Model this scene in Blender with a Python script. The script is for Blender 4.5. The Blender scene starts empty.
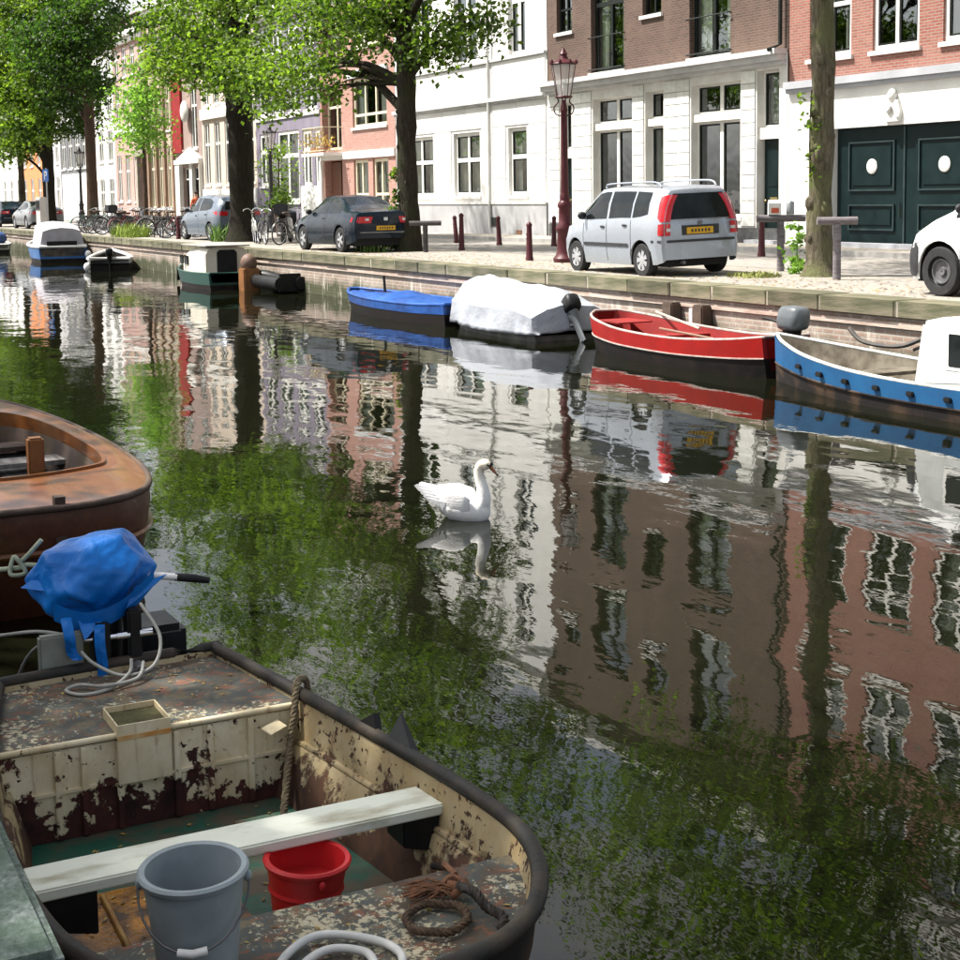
import bpy, bmesh, math, random
import numpy as np
from mathutils import Vector, Matrix
R = math.radians
rnd = random.Random(7)
sc = bpy.context.scene
col = sc.collection

# ------------------------------------------------------------------ camera
CAM_H, YAW, PITCH, ROLL = 2.41, math.atan(760/1500), R(5.915), R(0.85)
def make_camera():
    fw = Vector((-math.cos(YAW), math.sin(YAW), 0)); rt = Vector((math.sin(YAW), math.cos(YAW), 0)); up = Vector((0, 0, 1))
    f = fw*math.cos(PITCH) - up*math.sin(PITCH); u = up*math.cos(PITCH) + fw*math.sin(PITCH)
    r2 = rt*math.cos(ROLL) - u*math.sin(ROLL); u2 = rt*math.sin(ROLL) + u*math.cos(ROLL)
    cd = bpy.data.cameras.new('camera'); cam = bpy.data.objects.new('camera', cd); col.objects.link(cam)
    m = Matrix(((r2.x, u2.x, -f.x, 0), (r2.y, u2.y, -f.y, 0), (r2.z, u2.z, -f.z, CAM_H), (0, 0, 0, 1)))
    cam.matrix_world = m
    cd.sensor_width = 36; cd.lens = 36*1500/960; cd.shift_y = -130/960
    cd.clip_start = 0.1; cd.clip_end = 3000
    sc.camera = cam
make_camera()

# ------------------------------------------------------------------ sky, sun, exposure
TO_SUN = Vector((-0.30, -0.43, 0.86)).normalized()
w = bpy.data.worlds.new('World'); sc.world = w; w.use_nodes = True
nt = w.node_tree; nt.nodes.clear()
sky = nt.nodes.new('ShaderNodeTexSky'); sky.sky_type = 'NISHITA'; sky.sun_disc = False
sky.sun_elevation = math.asin(TO_SUN.z); sky.sun_rotation = math.atan2(TO_SUN.x, TO_SUN.y)
sky.air_density = 1.0; sky.dust_density = 3.0; sky.ozone_density = 1.0
tcw = nt.nodes.new('ShaderNodeTexCoord'); mpw = nt.nodes.new('ShaderNodeMapping'); mpw.inputs['Scale'].default_value = (1, 1, 2.2)
clw = nt.nodes.new('ShaderNodeTexNoise'); clw.inputs['Scale'].default_value = 2.6; clw.inputs['Detail'].default_value = 7; clw.inputs['Roughness'].default_value = .6
nt.links.new(tcw.outputs['Generated'], mpw.inputs[0]); nt.links.new(mpw.outputs[0], clw.inputs['Vector'])
crw = nt.nodes.new('ShaderNodeValToRGB'); crw.color_ramp.elements[0].position = .36; crw.color_ramp.elements[1].position = .58
nt.links.new(clw.outputs[0], crw.inputs[0])
gw = nt.nodes.new('ShaderNodeRGBToBW'); nt.links.new(sky.outputs[0], gw.inputs[0])
mlw = nt.nodes.new('ShaderNodeMix'); mlw.data_type = 'RGBA'; mlw.blend_type = 'MULTIPLY'; mlw.inputs[0].default_value = 1; mlw.inputs[7].default_value = (1.75, 1.72, 1.68, 1); nt.links.new(gw.outputs[0], mlw.inputs[6])
mxw = nt.nodes.new('ShaderNodeMix'); mxw.data_type = 'RGBA'; nt.links.new(crw.outputs[0], mxw.inputs[0]); nt.links.new(sky.outputs[0], mxw.inputs[6]); nt.links.new(mlw.outputs[2], mxw.inputs[7])
bg = nt.nodes.new('ShaderNodeBackground'); bg.inputs[1].default_value = 0.105
wo = nt.nodes.new('ShaderNodeOutputWorld')
nt.links.new(mxw.outputs[2], bg.inputs[0]); nt.links.new(bg.outputs[0], wo.inputs[0])
sl = bpy.data.lights.new('sun', 'SUN'); sl.energy = 5.0; sl.angle = R(0.8); sl.color = (1.0, 0.95, 0.87)
so = bpy.data.objects.new('sun', sl); col.objects.link(so); so.rotation_euler = TO_SUN.to_track_quat('Z', 'Y').to_euler()
so.location = (-20, -20, 40)
sc.view_settings.view_transform = 'Standard'; sc.view_settings.look = 'None'
sc.view_settings.gamma = 1.0; sc.view_settings.use_curve_mapping = False
sc.view_settings.exposure = 1.1
sc.cycles.max_bounces = 8; sc.cycles.transparent_max_bounces = 12
sc.cycles.caustics_reflective = False; sc.cycles.caustics_refractive = False
sc.cycles.use_denoising = True

# ------------------------------------------------------------------ helpers: objects
def tag(o, label=None, cat=None, group=None, kind=None):
    if label: o['label'] = label
    if cat: o['category'] = cat
    if group: o['group'] = group
    if kind: o['kind'] = kind
    return o
def thing(name, label, cat, loc=(0, 0, 0), rz=0, group=None):
    o = bpy.data.objects.new(name, None); col.objects.link(o)
    o.empty_display_size = .2
    o.location = loc; o.rotation_euler = (0, 0, rz)
    return tag(o, label, cat, group)
def link_mesh(name, me, parent=None, loc=None, rot=None, scale=None):
    o = bpy.data.objects.new(name, me); col.objects.link(o); o.parent = parent
    if loc is not None: o.location = loc
    if rot is not None: o.rotation_euler = rot
    if scale is not None: o.scale = scale
    return o
KIDS = {}
def copy_tree(o, parent=None):
    c = o.copy(); col.objects.link(c); c.parent = parent
    for ch in list(o.children): copy_tree(ch, c)
    return c

class MB:
    """collects shapes, builds ONE mesh object"""
    def __init__(s): s.v = []; s.f = []
    def add(s, vs, fs):
        n = len(s.v); s.v += [tuple(p) for p in vs]; s.f += [tuple(i+n for i in q) for q in fs]; return s
    def box(s, x0, x1, y0, y1, z0, z1):
        return s.add([(x0,y0,z0),(x1,y0,z0),(x1,y1,z0),(x0,y1,z0),(x0,y0,z1),(x1,y0,z1),(x1,y1,z1),(x0,y1,z1)],
                     [(0,3,2,1),(4,5,6,7),(0,1,5,4),(1,2,6,5),(2,3,7,6),(3,0,4,7)])
    def quad(s, a, b, c, d): return s.add([a, b, c, d], [(0,1,2,3)])
    def obox(s, c, ux, uy, uz):
        c = Vector(c); ux = Vector(ux); uy = Vector(uy); uz = Vector(uz)
        P = [c + ux*a + uy*b + uz*d for d in (-1, 1) for a, b in ((-1,-1),(1,-1),(1,1),(-1,1))]
        return s.add(P, [(0,3,2,1),(4,5,6,7),(0,1,5,4),(1,2,6,5),(2,3,7,6),(3,0,4,7)])
    def rings(s, rs, closed=False, cap0=True, cap1=True, ring_closed=True):
        n = len(rs[0]); b = len(s.v)
        for r in rs: s.v += [tuple(p) for p in r]
        m = len(rs); last = m if closed else m-1
        for i in range(last):
            j = (i+1) % m
            for k in range(n if ring_closed else n-1):
                l = (k+1) % n
                s.f.append((b+i*n+k, b+i*n+l, b+j*n+l, b+j*n+k))
        if not closed and ring_closed:
            if cap0: s.f.append(tuple(b+k for k in reversed(range(n))))
            if cap1: s.f.append(tuple(b+(m-1)*n+k for k in range(n)))
        return s
    def tube(s, pts, r, n=8, closed=False, caps=True):
        P = [Vector(p) for p in pts]; m = len(P); rs = []
        rr = r if hasattr(r, '__len__') else [r]*m
        prev = None
        for i, p in enumerate(P):
            if closed: t = P[(i+1) % m] - P[i-1]
            else: t = P[min(i+1, m-1)] - P[max(i-1, 0)]
            if t.length < 1e-9: t = Vector((0, 0, 1))
            t.normalize()
            if prev is None:
                a = Vector((0, 0, 1)) if abs(t.z) < .9 else Vector((1, 0, 0)); x = t.cross(a).normalized()
            else:
                x = (prev - t*prev.dot(t))
                x = x.normalized() if x.length > 1e-6 else t.orthogonal().normalized()
            prev = x; y = t.cross(x)
            rs.append([p + (x*math.cos(2*math.pi*k/n) + y*math.sin(2*math.pi*k/n))*rr[i] for k in range(n)])
        return s.rings(rs, closed, caps, caps)
    def cyl(s, a, b, r, n=12, r2=None): return s.tube([a, b], [r, r if r2 is None else r2], n)
    def lathe(s, prof, c=(0, 0, 0), n=16, axis='z', caps=True):
        rs = []
        for r, h in prof:
            ring = []
            for k in range(n):
                a = 2*math.pi*k/n; x, y = r*math.cos(a), r*math.sin(a)
                p = (x, y, h) if axis == 'z' else ((h, x, y) if axis == 'x' else (y, h, x))
                ring.append((c[0]+p[0], c[1]+p[1], c[2]+p[2]))
            rs.append(ring)
        return s.rings(rs, cap0=caps, cap1=caps)
    def ball(s, c, r, n=10, m=7):
        rx, ry, rz = r if hasattr(r, '__len__') else (r, r, r)
        rs = []
        for i in range(m+1):
            t = math.pi*(i/m); t = min(max(t, .02), math.pi-.02)
            rs.append([(c[0]+rx*math.sin(t)*math.cos(2*math.pi*k/n), c[1]+ry*math.sin(t)*math.sin(2*math.pi*k/n), c[2]-rz*math.cos(t)) for k in range(n)])
        return s.rings(rs)
    def prism(s, poly, d0, d1, axis='y'):
        """poly of 2-tuples; axis y: (x,z), axis x: (y,z), axis z: (x,y)"""
        def P(a, b, d): return (a, d, b) if axis == 'y' else ((d, a, b) if axis == 'x' else (a, b, d))
        n = len(poly)
        vs = [P(a, b, d0) for a, b in poly] + [P(a, b, d1) for a, b in poly]
        return s.add(vs, [tuple(range(n)), tuple(reversed(range(n, 2*n)))] + [(i, i+n, (i+1) % n+n, (i+1) % n) for i in range(n)])
    def mesh(s, name, m, smooth=None, org=None, bevel=0, fix=True):
        me = bpy.data.meshes.new(name)
        v = s.v if org is None else [(p[0]-org[0], p[1]-org[1], p[2]-org[2]) for p in s.v]
        me.from_pydata(v, [], s.f)
        if fix or bevel:
            bm = bmesh.new(); bm.from_mesh(me)
            if bevel:
                es = [e for e in bm.edges if len(e.link_faces) == 2 and e.calc_face_angle(0) > .5]
                bmesh.ops.bevel(bm, geom=es, offset=bevel, segments=2, affect='EDGES', clamp_overlap=True)
            if fix: bmesh.ops.recalc_face_normals(bm, faces=bm.faces)
            bm.to_mesh(me); bm.free()
        if smooth is not None:
            me.polygons.foreach_set('use_smooth', [True]*len(me.polygons))
            me.set_sharp_from_angle(angle=R(smooth))
        me.materials.append(m)
        return me
    def build(s, name, m, parent=None, smooth=None, org=None, bevel=0, loc=None, fix=True):
        if org is True: org = parent.location
        me = s.mesh(name, m, smooth, org, bevel, fix)
        return link_mesh(name, me, parent, loc)

def catmull(pts, closed=False, sub=6):
    P = [Vector(p) for p in pts]; n = len(P); out = []
    for i in range(n if closed else n-1):
        if closed: p0, p1, p2, p3 = P[i-1], P[i], P[(i+1) % n], P[(i+2) % n]
        else: p0, p1, p2, p3 = P[max(i-1, 0)], P[i], P[i+1], P[min(i+2, n-1)]
        for k in range(sub):
            t = k/sub
            out.append(0.5*((2*p1) + (p2-p0)*t + (2*p0-5*p1+4*p2-p3)*t*t + (3*p1-p0-3*p2+p3)*t**3))
    if not closed: out.append(P[-1])
    return out
def interp(tab, x):
    """tab: list of (x, a, b, ...) sorted"""
    if x <= tab[0][0]: return tab[0][1:]
    for a, b in zip(tab, tab[1:]):
        if x <= b[0]:
            t = (x-a[0])/(b[0]-a[0])
            return tuple(p+(q-p)*t for p, q in zip(a[1:], b[1:]))
    return tab[-1][1:]

# ------------------------------------------------------------------ helpers: materials
MATS = {}
class NT:
    def __init__(s, name):
        s.m = bpy.data.materials.new(name); s.m.use_nodes = True; s.t = s.m.node_tree
        s.t.nodes.clear(); s.out = s.t.nodes.new('ShaderNodeOutputMaterial'); MATS[name] = s.m
    def n(s, typ, **kw):
        nd = s.t.nodes.new('ShaderNode'+typ)
        for k, v in kw.items():
            if k[0] == '_': setattr(nd, k[1:], v)
            else:
                key = k.replace('__', ' ')
                nd.inputs[int(key[1:]) if key[0] == 'i' and key[1:].isdigit() else key].default_value = v
        return nd
    def l(s, a, b): s.t.links.new(a, b)
    def coords(s, scale=(1, 1, 1), kind='Object', loc=(0, 0, 0)):
        tc = s.n('TexCoord'); mp = s.n('Mapping'); mp.inputs['Scale'].default_value = scale; mp.inputs['Location'].default_value = loc
        s.l(tc.outputs[kind], mp.inputs[0]); return mp.outputs[0]
    def world(s, scale=(1, 1, 1)):
        g = s.n('NewGeometry'); mp = s.n('Mapping'); mp.inputs['Scale'].default_value = scale
        s.l(g.outputs['Position'], mp.inputs[0]); return mp.outputs[0]
    def noise(s, vec, scale=5, detail=4, rough=.55, dist=0):
        nd = s.n('TexNoise', Scale=scale, Detail=detail, Roughness=rough, Distortion=dist); s.l(vec, nd.inputs['Vector']); return nd.outputs['Fac']
    def ramp(s, fac, stops, interp='LINEAR'):
        r = s.n('ValToRGB'); r.color_ramp.interpolation = interp
        el = r.color_ramp.elements
        while len(el) < len(stops): el.new(.5)
        for e, (p, c) in zip(el, stops):
            e.position = p; e.color = (*c, 1) if hasattr(c, '__len__') else (c, c, c, 1)
        s.l(fac, r.inputs[0]); return r.outputs[0]
    def mix(s, fac, a, b, mode='MIX'):
        m = s.n('Mix', _data_type='RGBA', _blend_type=mode)
        for i, v in ((0, fac), (6, a), (7, b)):
            if isinstance(v, (int, float)): m.inputs[i].default_value = v
            elif isinstance(v, tuple): m.inputs[i].default_value = (*v, 1)
            else: s.l(v, m.inputs[i])
        return m.outputs[2]
    def math(s, op, a, b=0.0, clamp=False):
        m = s.n('Math', _operation=op, _use_clamp=clamp)
        for i, v in ((0, a), (1, b)):
            if isinstance(v, (int, float)): m.inputs[i].default_value = v
            else: s.l(v, m.inputs[i])
        return m.outputs[0]
    def bump(s, h, strength=.3, dist=.02):
        b = s.n('Bump', Strength=strength, Distance=dist); s.l(h, b.inputs['Height']); return b.outputs[0]
    def principled(s, base, rough=.6, metal=0, normal=None, spec=.5, coat=0, trans=0):
        p = s.n('BsdfPrincipled', Metallic=metal)
        p.inputs['Specular IOR Level'].default_value = spec; p.inputs['Coat Weight'].default_value = coat
        p.inputs['Coat Roughness'].default_value = .05
        for k, v in (('Base Color', base), ('Roughness', rough)):
            if isinstance(v, tuple): p.inputs[k].default_value = (*v, 1)
            elif isinstance(v, (int, float)): p.inputs[k].default_value = v
            else: s.l(v, p.inputs[k])
        if normal: s.l(normal, p.inputs['Normal'])
        s.l(p.outputs[0], s.out.inputs[0]); return p
def mat(name, c1, c2=None, scale=5, lo=.35, hi=.65, rough=.6, metal=0, bump=0, bscale=None, bdist=.01, spec=.3, coat=0, detail=5, stretch=(1, 1, 1), rand=0):
    """plain procedural material: two tones mixed by noise, optional bump and per-object variation"""
    if name in MATS: return MATS[name]
    t = NT(name); vec = t.coords(stretch)
    if c2 is None: c2 = tuple(x*.82 for x in c1)
    nz = t.noise(vec, scale, detail)
    c = t.ramp(nz, [(lo, c1), (hi, c2)])
    if rand:
        oi = t.n('ObjectInfo'); v = t.math('MULTIPLY_ADD', oi.outputs['Random'], rand); 
        v.node.inputs[2].default_value = 1-rand/2
        h = t.n('HueSaturation'); t.l(v, h.inputs['Value']); t.l(c, h.inputs['Color']); c = h.outputs[0]
    nrm = t.bump(t.noise(vec, bscale or scale*4, 4), bump, bdist) if bump else None
    rr = t.ramp(nz, [(.3, max(rough-.08, 0)), (.7, min(rough+.08, 1))])
    t.principled(c, rr, metal, nrm, spec, coat)
    return t.m
def brick_mat(name, c1, c2, mortar, bw=.22, bh=.065, m=.012, patch=(.5, .45, .4), patch_amt=.3, bump=.4, rough=.85):
    t = NT(name); tc = t.n('TexCoord'); sp = t.n('SeparateXYZ'); t.l(tc.outputs['Object'], sp.inputs[0])
    cb = t.n('CombineXYZ'); t.l(t.math('ADD', sp.outputs[0], sp.outputs[1]), cb.inputs[0]); t.l(sp.outputs[2], cb.inputs[1])
    b = t.n('TexBrick', Scale=1.0); b.inputs['Brick Width'].default_value = bw; b.inputs['Row Height'].default_value = bh
    b.inputs['Mortar Size'].default_value = m; b.inputs['Mortar Smooth'].default_value = .2
    b.inputs['Color1'].default_value = (*c1, 1); b.inputs['Color2'].default_value = (*c2, 1); b.inputs['Mortar'].default_value = (*mortar, 1)
    t.l(cb.outputs[0], b.inputs['Vector'])
    v = t.coords(); nz = t.noise(v, .55, 6, .65); nz2 = t.noise(v, 9, 4)
    c = t.mix(t.ramp(nz, [(.45, 0.0), (.75, patch_amt)]), b.outputs['Color'], patch)
    c = t.mix(t.ramp(nz2, [(.3, 0.0), (.8, .35)]), c, (.08, .06, .05))
    h = t.mix(.25, b.outputs['Fac'], nz2); inv = t.n('Invert'); t.l(h, inv.inputs['Color'])
    t.principled(c, rough, 0, t.bump(inv.outputs[0], bump, .012), .3)
    return t.m
# ------------------------------------------------------------------ the setting: water, quays, street
def water_material():
    t = NT('canal_water'); v = t.world((1, 1, 1))
    mp = t.world((.55, 1.0, 1.0))
    n1 = t.noise(mp, 1.1, 2, .5); n2 = t.noise(mp, 3.4, 2, .5, .3); n3 = t.noise(t.world((.25, .9, 1)), .22, 2)
    n4 = t.noise(t.world((.5, 1.0, 1.0)), 15, 2, .5)
    h = t.math('ADD', t.math('MULTIPLY', n1, .75), t.math('MULTIPLY', n2, t.ramp(n3, [(.35, .05), (.7, .17)])))
    h = t.math('ADD', h, t.math('MULTIPLY', n4, t.ramp(n3, [(.35, .018), (.7, .034)])))
    c = t.ramp(t.noise(v, .35, 3), [(.3, (.0035, .0045, .002)), (.7, (.006, .0065, .003))])
    p = t.principled(c, .015, 0, t.bump(h, 1.0, .016), .5)
    p.inputs['IOR'].default_value = 1.43
    return t.m
mb = MB(); mb.quad((-900, .3, 0), (160, .3, 0), (160, 13.4, 0), (-900, 13.4, 0))
tag(mb.build('water', water_material()), kind='structure')
def clinker_material(name, c1, c2, mortar, bw, bh):
    t = NT(name); v = t.coords((1, 1, 1))
    b = t.n('TexBrick', Scale=1.0); b.inputs['Brick Width'].default_value = bw; b.inputs['Row Height'].default_value = bh
    b.inputs['Mortar Size'].default_value = .009; b.inputs['Mortar Smooth'].default_value = .3
    b.inputs['Color1'].default_value = (*c1, 1); b.inputs['Color2'].default_value = (*c2, 1); b.inputs['Mortar'].default_value = (*mortar, 1)
    t.l(v, b.inputs['Vector'])
    n = t.noise(v, .7, 6, .7); n2 = t.noise(v, 7, 5)
    c = t.mix(t.ramp(n, [(.4, 0.0), (.68, .6)]), b.outputs['Color'], (.30, .275, .225))
    c = t.mix(t.ramp(n2, [(.5, 0.0), (.72, .55)]), c, (.13, .10, .07))
    t.principled(c, .85, 0, t.bump(n2, .5, .02), .3)
    return t.m
strip_m = clinker_material('parking_strip_bricks', (.245, .23, .21), (.30, .28, .255), (.20, .185, .16), .2, .1)
road_m = clinker_material('road_clinkers', (.24, .23, .22), (.285, .27, .26), (.18, .17, .16), .2, .1)
walk_m = clinker_material('pavement_tiles', (.34, .31, .28), (.38, .35, .31), (.2, .18, .15), .3, .3)
ground_m = mat('town_ground', (.16, .14, .12), (.11, .10, .09), .4)
def sheet(name, x0, x1, y0, y1, z, m, bumpy=0):
    mb = MB(); mb.quad((x0, y0, z), (x1, y0, z), (x1, y1, z), (x0, y1, z))
    return tag(mb.build(name, m), kind='structure')
sheet('ground', -1200, 1200, 13.75, 1500, .93, ground_m)
sheet('ground', -1200, 1200, -1200, -.3, .93, ground_m)
sheet('parking_strip', -400, 80, 13.6, 17.0, 1.000, strip_m)
sheet('road', -400, 80, 17.0, 21.2, 1.004, road_m)
sheet('near_pavement', -120, 80, -6.0, -.18, 1.002, strip_m)
mb = MB(); mb.box(-400, 80, 21.35, 23.6, .95, 1.10); tag(mb.build('pavement', walk_m), kind='structure')
mb = MB(); mb.box(-400, 80, 21.2, 21.35, .9, 1.115)
tag(mb.build('kerb', mat('kerb_stone', (.36, .35, .33), (.26, .25, .24), 3, bump=.2)), kind='structure')

def quay_wall_material():
    m = brick_mat('quay_wall_brick', (.27, .185, .145), (.33, .235, .185), (.36, .325, .28), .22, .07, .014, (.46, .42, .37), .8)
    nt = m.node_tree; p = [n for n in nt.nodes if n.type == 'BSDF_PRINCIPLED'][0]
    src = p.inputs['Base Color'].links[0].from_socket
    g = nt.nodes.new('ShaderNodeNewGeometry'); sp = nt.nodes.new('ShaderNodeSeparateXYZ'); nt.links.new(g.outputs['Position'], sp.inputs[0])
    nz = nt.nodes.new('ShaderNodeTexNoise'); nz.inputs['Scale'].default_value = 1.7; nz.inputs['Detail'].default_value = 5; nt.links.new(g.outputs['Position'], nz.inputs['Vector'])
    ma = nt.nodes.new('ShaderNodeMath'); ma.operation = 'MULTIPLY_ADD'; nt.links.new(nz.outputs[0], ma.inputs[0]); ma.inputs[1].default_value = -.55
    nt.links.new(sp.outputs[2], ma.inputs[2])
    rp = nt.nodes.new('ShaderNodeValToRGB'); rp.color_ramp.elements[0].position = -.0; rp.color_ramp.elements[0].color = (1, 1, 1, 1)
    rp.color_ramp.elements[1].position = .22; rp.color_ramp.elements[1].color = (0, 0, 0, 1); nt.links.new(ma.outputs[0], rp.inputs[0])
    mx = nt.nodes.new('ShaderNodeMix'); mx.data_type = 'RGBA'; nt.links.new(rp.outputs[0], mx.inputs[0]); nt.links.new(src, mx.inputs[6]); mx.inputs[7].default_value = (.055, .06, .03, 1)
    # white lime streaks
    mp = nt.nodes.new('ShaderNodeMapping'); mp.inputs['Scale'].default_value = (2.6, 2.6, .5); nt.links.new(g.outputs['Position'], mp.inputs[0])
    n2 = nt.nodes.new('ShaderNodeTexNoise'); n2.inputs['Scale'].default_value = 1.6; n2.inputs['Detail'].default_value = 6; n2.inputs['Roughness'].default_value = .7; nt.links.new(mp.outputs[0], n2.inputs['Vector'])
    r2 = nt.nodes.new('ShaderNodeValToRGB'); r2.color_ramp.elements[0].position = .55; r2.color_ramp.elements[0].color = (0, 0, 0, 1); r2.color_ramp.elements[1].position = .68; r2.color_ramp.elements[1].color = (.8, .8, .8, 1); nt.links.new(n2.outputs[0], r2.inputs[0])
    m2 = nt.nodes.new('ShaderNodeMix'); m2.data_type = 'RGBA'; nt.links.new(r2.outputs[0], m2.inputs[0]); nt.links.new(mx.outputs[2], m2.inputs[6]); m2.inputs[7].default_value = (.60, .55, .48, 1)
    nt.links.new(m2.outputs[2], p.inputs['Base Color'])
    return m
quay_m = quay_wall_material()
coping_m = mat('coping_stone', (.19, .165, .115), (.075, .08, .045), 1.7, .3, .62, rough=.9, bump=.6, bscale=12, rand=.6)
joint_m = mat('lime_mortar', (.42, .38, .31), (.22, .20, .16), 3, rough=.95)
qw = tag(MB().box(-400, 80, 13.2, 14.0, -1.5, .795).build('quay_wall', quay_m), kind='structure')
# coping: one stone after another
unit = MB().box(-.5, .5, -.5, .5, -.5, .5).mesh('coping_stone', coping_m, 40, bevel=.02)
x = -9.6; r_ = random.Random(3); stones = []
while x > -100:
    L = r_.uniform(1.05, 1.55)
    stones.append((x-L/2, L-.025, r_.uniform(-.012, .012), r_.uniform(-.006, .006))); x -= L
for cx, L, dy, dz in stones:
    link_mesh('coping_stone', unit, qw, (cx, 13.38+dy, .908+dz), (0, 0, r_.uniform(-.003, .003)), (L, .56, .206))
MB().box(x+.02, -9.6, 13.118, 13.64, .806, 1.001).build('mortar_bed', joint_m, qw)
rest = MB(); rest.box(-400, x-.02, 13.1, 13.66, .80, 1.01); rest.box(-9.58, 80, 13.1, 13.66, .80, 1.01)
tag(rest.build('coping_stretch', coping_m, qw), kind='stuff')
MB().box(-100, -9, 13.155, 13.199, .66, .735).build('brick_course', mat('red_course', (.34, .25, .20), (.50, .43, .37), 3, rough=.9, stretch=(1, 1, 6), bump=.4), qw)
# near quay with mossy granite coping
moss_m = NT('mossy_granite')
def _moss(t):
    v = t.coords(kind='Object'); w1 = t.world()
    n1 = t.noise(w1, 2.2, 6, .7); n2 = t.noise(w1, 60, 4, .7); n3 = t.noise(w1, 11, 5)
    c = t.ramp(n2, [(.3, (.05, .062, .058)), (.55, (.15, .175, .168)), (.75, (.31, .34, .33))])
    c = t.mix(t.ramp(t.mix(.4, n1, n3), [(.42, 0.0), (.62, .8)]), c, (.05, .088, .055))
    t.principled(c, .9, 0, t.bump(t.mix(.5, n2, n3), .7, .012), .25)
_moss(moss_m); moss_m = moss_m.m
nq = tag(MB().box(-120, 80, -.6, .43, -1.5, .8).build('near_quay_wall', quay_m), kind='structure')
for cx, L in ((-.55, 1.4), (-2.0, 1.46), (-3.47, 1.44), (-4.95, 1.5), (-6.4, 1.38), (-7.85, 1.48), (-9.35, 1.46), (.9, 1.46)):
    link_mesh('coping_stone', MB().box(-L/2, L/2, -.34, .34, -.105, .105).mesh('near_coping_stone', moss_m, 40, bevel=.022), nq, (cx, .165, .905), (0, 0, rnd.uniform(-.004, .004)))
# ------------------------------------------------------------------ buildings
FY = 23.2
def pane_material():
    t = NT('window_glass'); lw = t.n('LayerWeight', Blend=.25)
    tr = t.n('BsdfTransparent'); tr.inputs[0].default_value = (.55, .6, .58, 1)
    gl = t.n('BsdfGlossy'); gl.inputs[0].default_value = (.85, .9, .92, 1); gl.inputs['Roughness'].default_value = .02
    nz = t.noise(t.world(), 1.3, 2); t.l(t.bump(nz, .25, .03), gl.inputs['Normal'])
    f = t.math('MULTIPLY_ADD', lw.outputs['Facing'], .5); f.node.inputs[2].default_value = .10
    mx = t.n('MixShader'); t.l(f, mx.inputs[0]); t.l(tr.outputs[0], mx.inputs[1]); t.l(gl.outputs[0], mx.inputs[2]); t.l(mx.outputs[0], t.out.inputs[0])
    return t.m
glass_m = pane_material()
white_paint = mat('white_window_paint', (.80, .79, .76), (.70, .69, .66), 3, rough=.5)
cream_paint = mat('cream_window_paint', (.72, .66, .50), (.62, .56, .42), 3, rough=.5)
black_paint = mat('black_green_sash', (.010, .014, .013), (.018, .022, .02), 3, rough=.45, spec=.2)
curtain_m = mat('net_curtain', (.62, .60, .55), (.42, .40, .36), 7, rough=.9, stretch=(6, 1, .3))
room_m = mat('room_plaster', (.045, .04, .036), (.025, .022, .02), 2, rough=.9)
stone_grey = mat('grey_cornice', (.42, .43, .46), (.34, .35, .38), 1.5, rough=.8)
white_stucco = mat('white_stucco', (.80, .79, .77), (.70, .69, .67), 1.2, rough=.85, bump=.15, bscale=30)
white_stone = mat('white_stone_trim', (.78, .77, .74), (.64, .62, .58), 1.8, rough=.75)
grey_dado = mat('grey_dado_stone', (.42, .42, .43), (.30, .30, .31), 1.1, lo=.3, hi=.7, rough=.85, bump=.2)

def wall_holes(mb, x0, x1, z0, z1, y, depth, holes):
    xs = sorted({x0, x1, *[h[0] for h in holes], *[h[1] for h in holes]}); zs = sorted({z0, z1, *[h[2] for h in holes], *[h[3] for h in holes]})
    xs = [v for v in xs if x0 <= v <= x1]; zs = [v for v in zs if z0 <= v <= z1]
    for a, b in zip(xs, xs[1:]):
        run = None
        for c, d in zip(zs, zs[1:]):
            mx, mz = (a+b)/2, (c+d)/2
            inside = any(h[0] < mx < h[1] and h[2] < mz < h[3] for h in holes)
            if not inside: run = (run[0], d) if run else (c, d)
            if inside and run: mb.quad((a, y, run[0]), (b, y, run[0]), (b, y, run[1]), (a, y, run[1])); run = None
        if run: mb.quad((a, y, run[0]), (b, y, run[0]), (b, y, run[1]), (a, y, run[1]))
    for h in holes:
        a, b, c, d = max(h[0], x0), min(h[1], x1), max(h[2], z0), min(h[3], z1)
        if c >= d or a >= b: continue
        Y = y+depth
        mb.quad((a, y, c), (a, y, d), (a, Y, d), (a, Y, c)); mb.quad((b, y, c), (b, Y, c), (b, Y, d), (b, y, d))
        if h[3] <= z1: mb.quad((a, y, d), (b, y, d), (b, Y, d), (a, Y, d))
        if h[2] >= z0: mb.quad((a, y, c), (a, Y, c), (b, Y, c), (b, y, c))
    return mb
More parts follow.
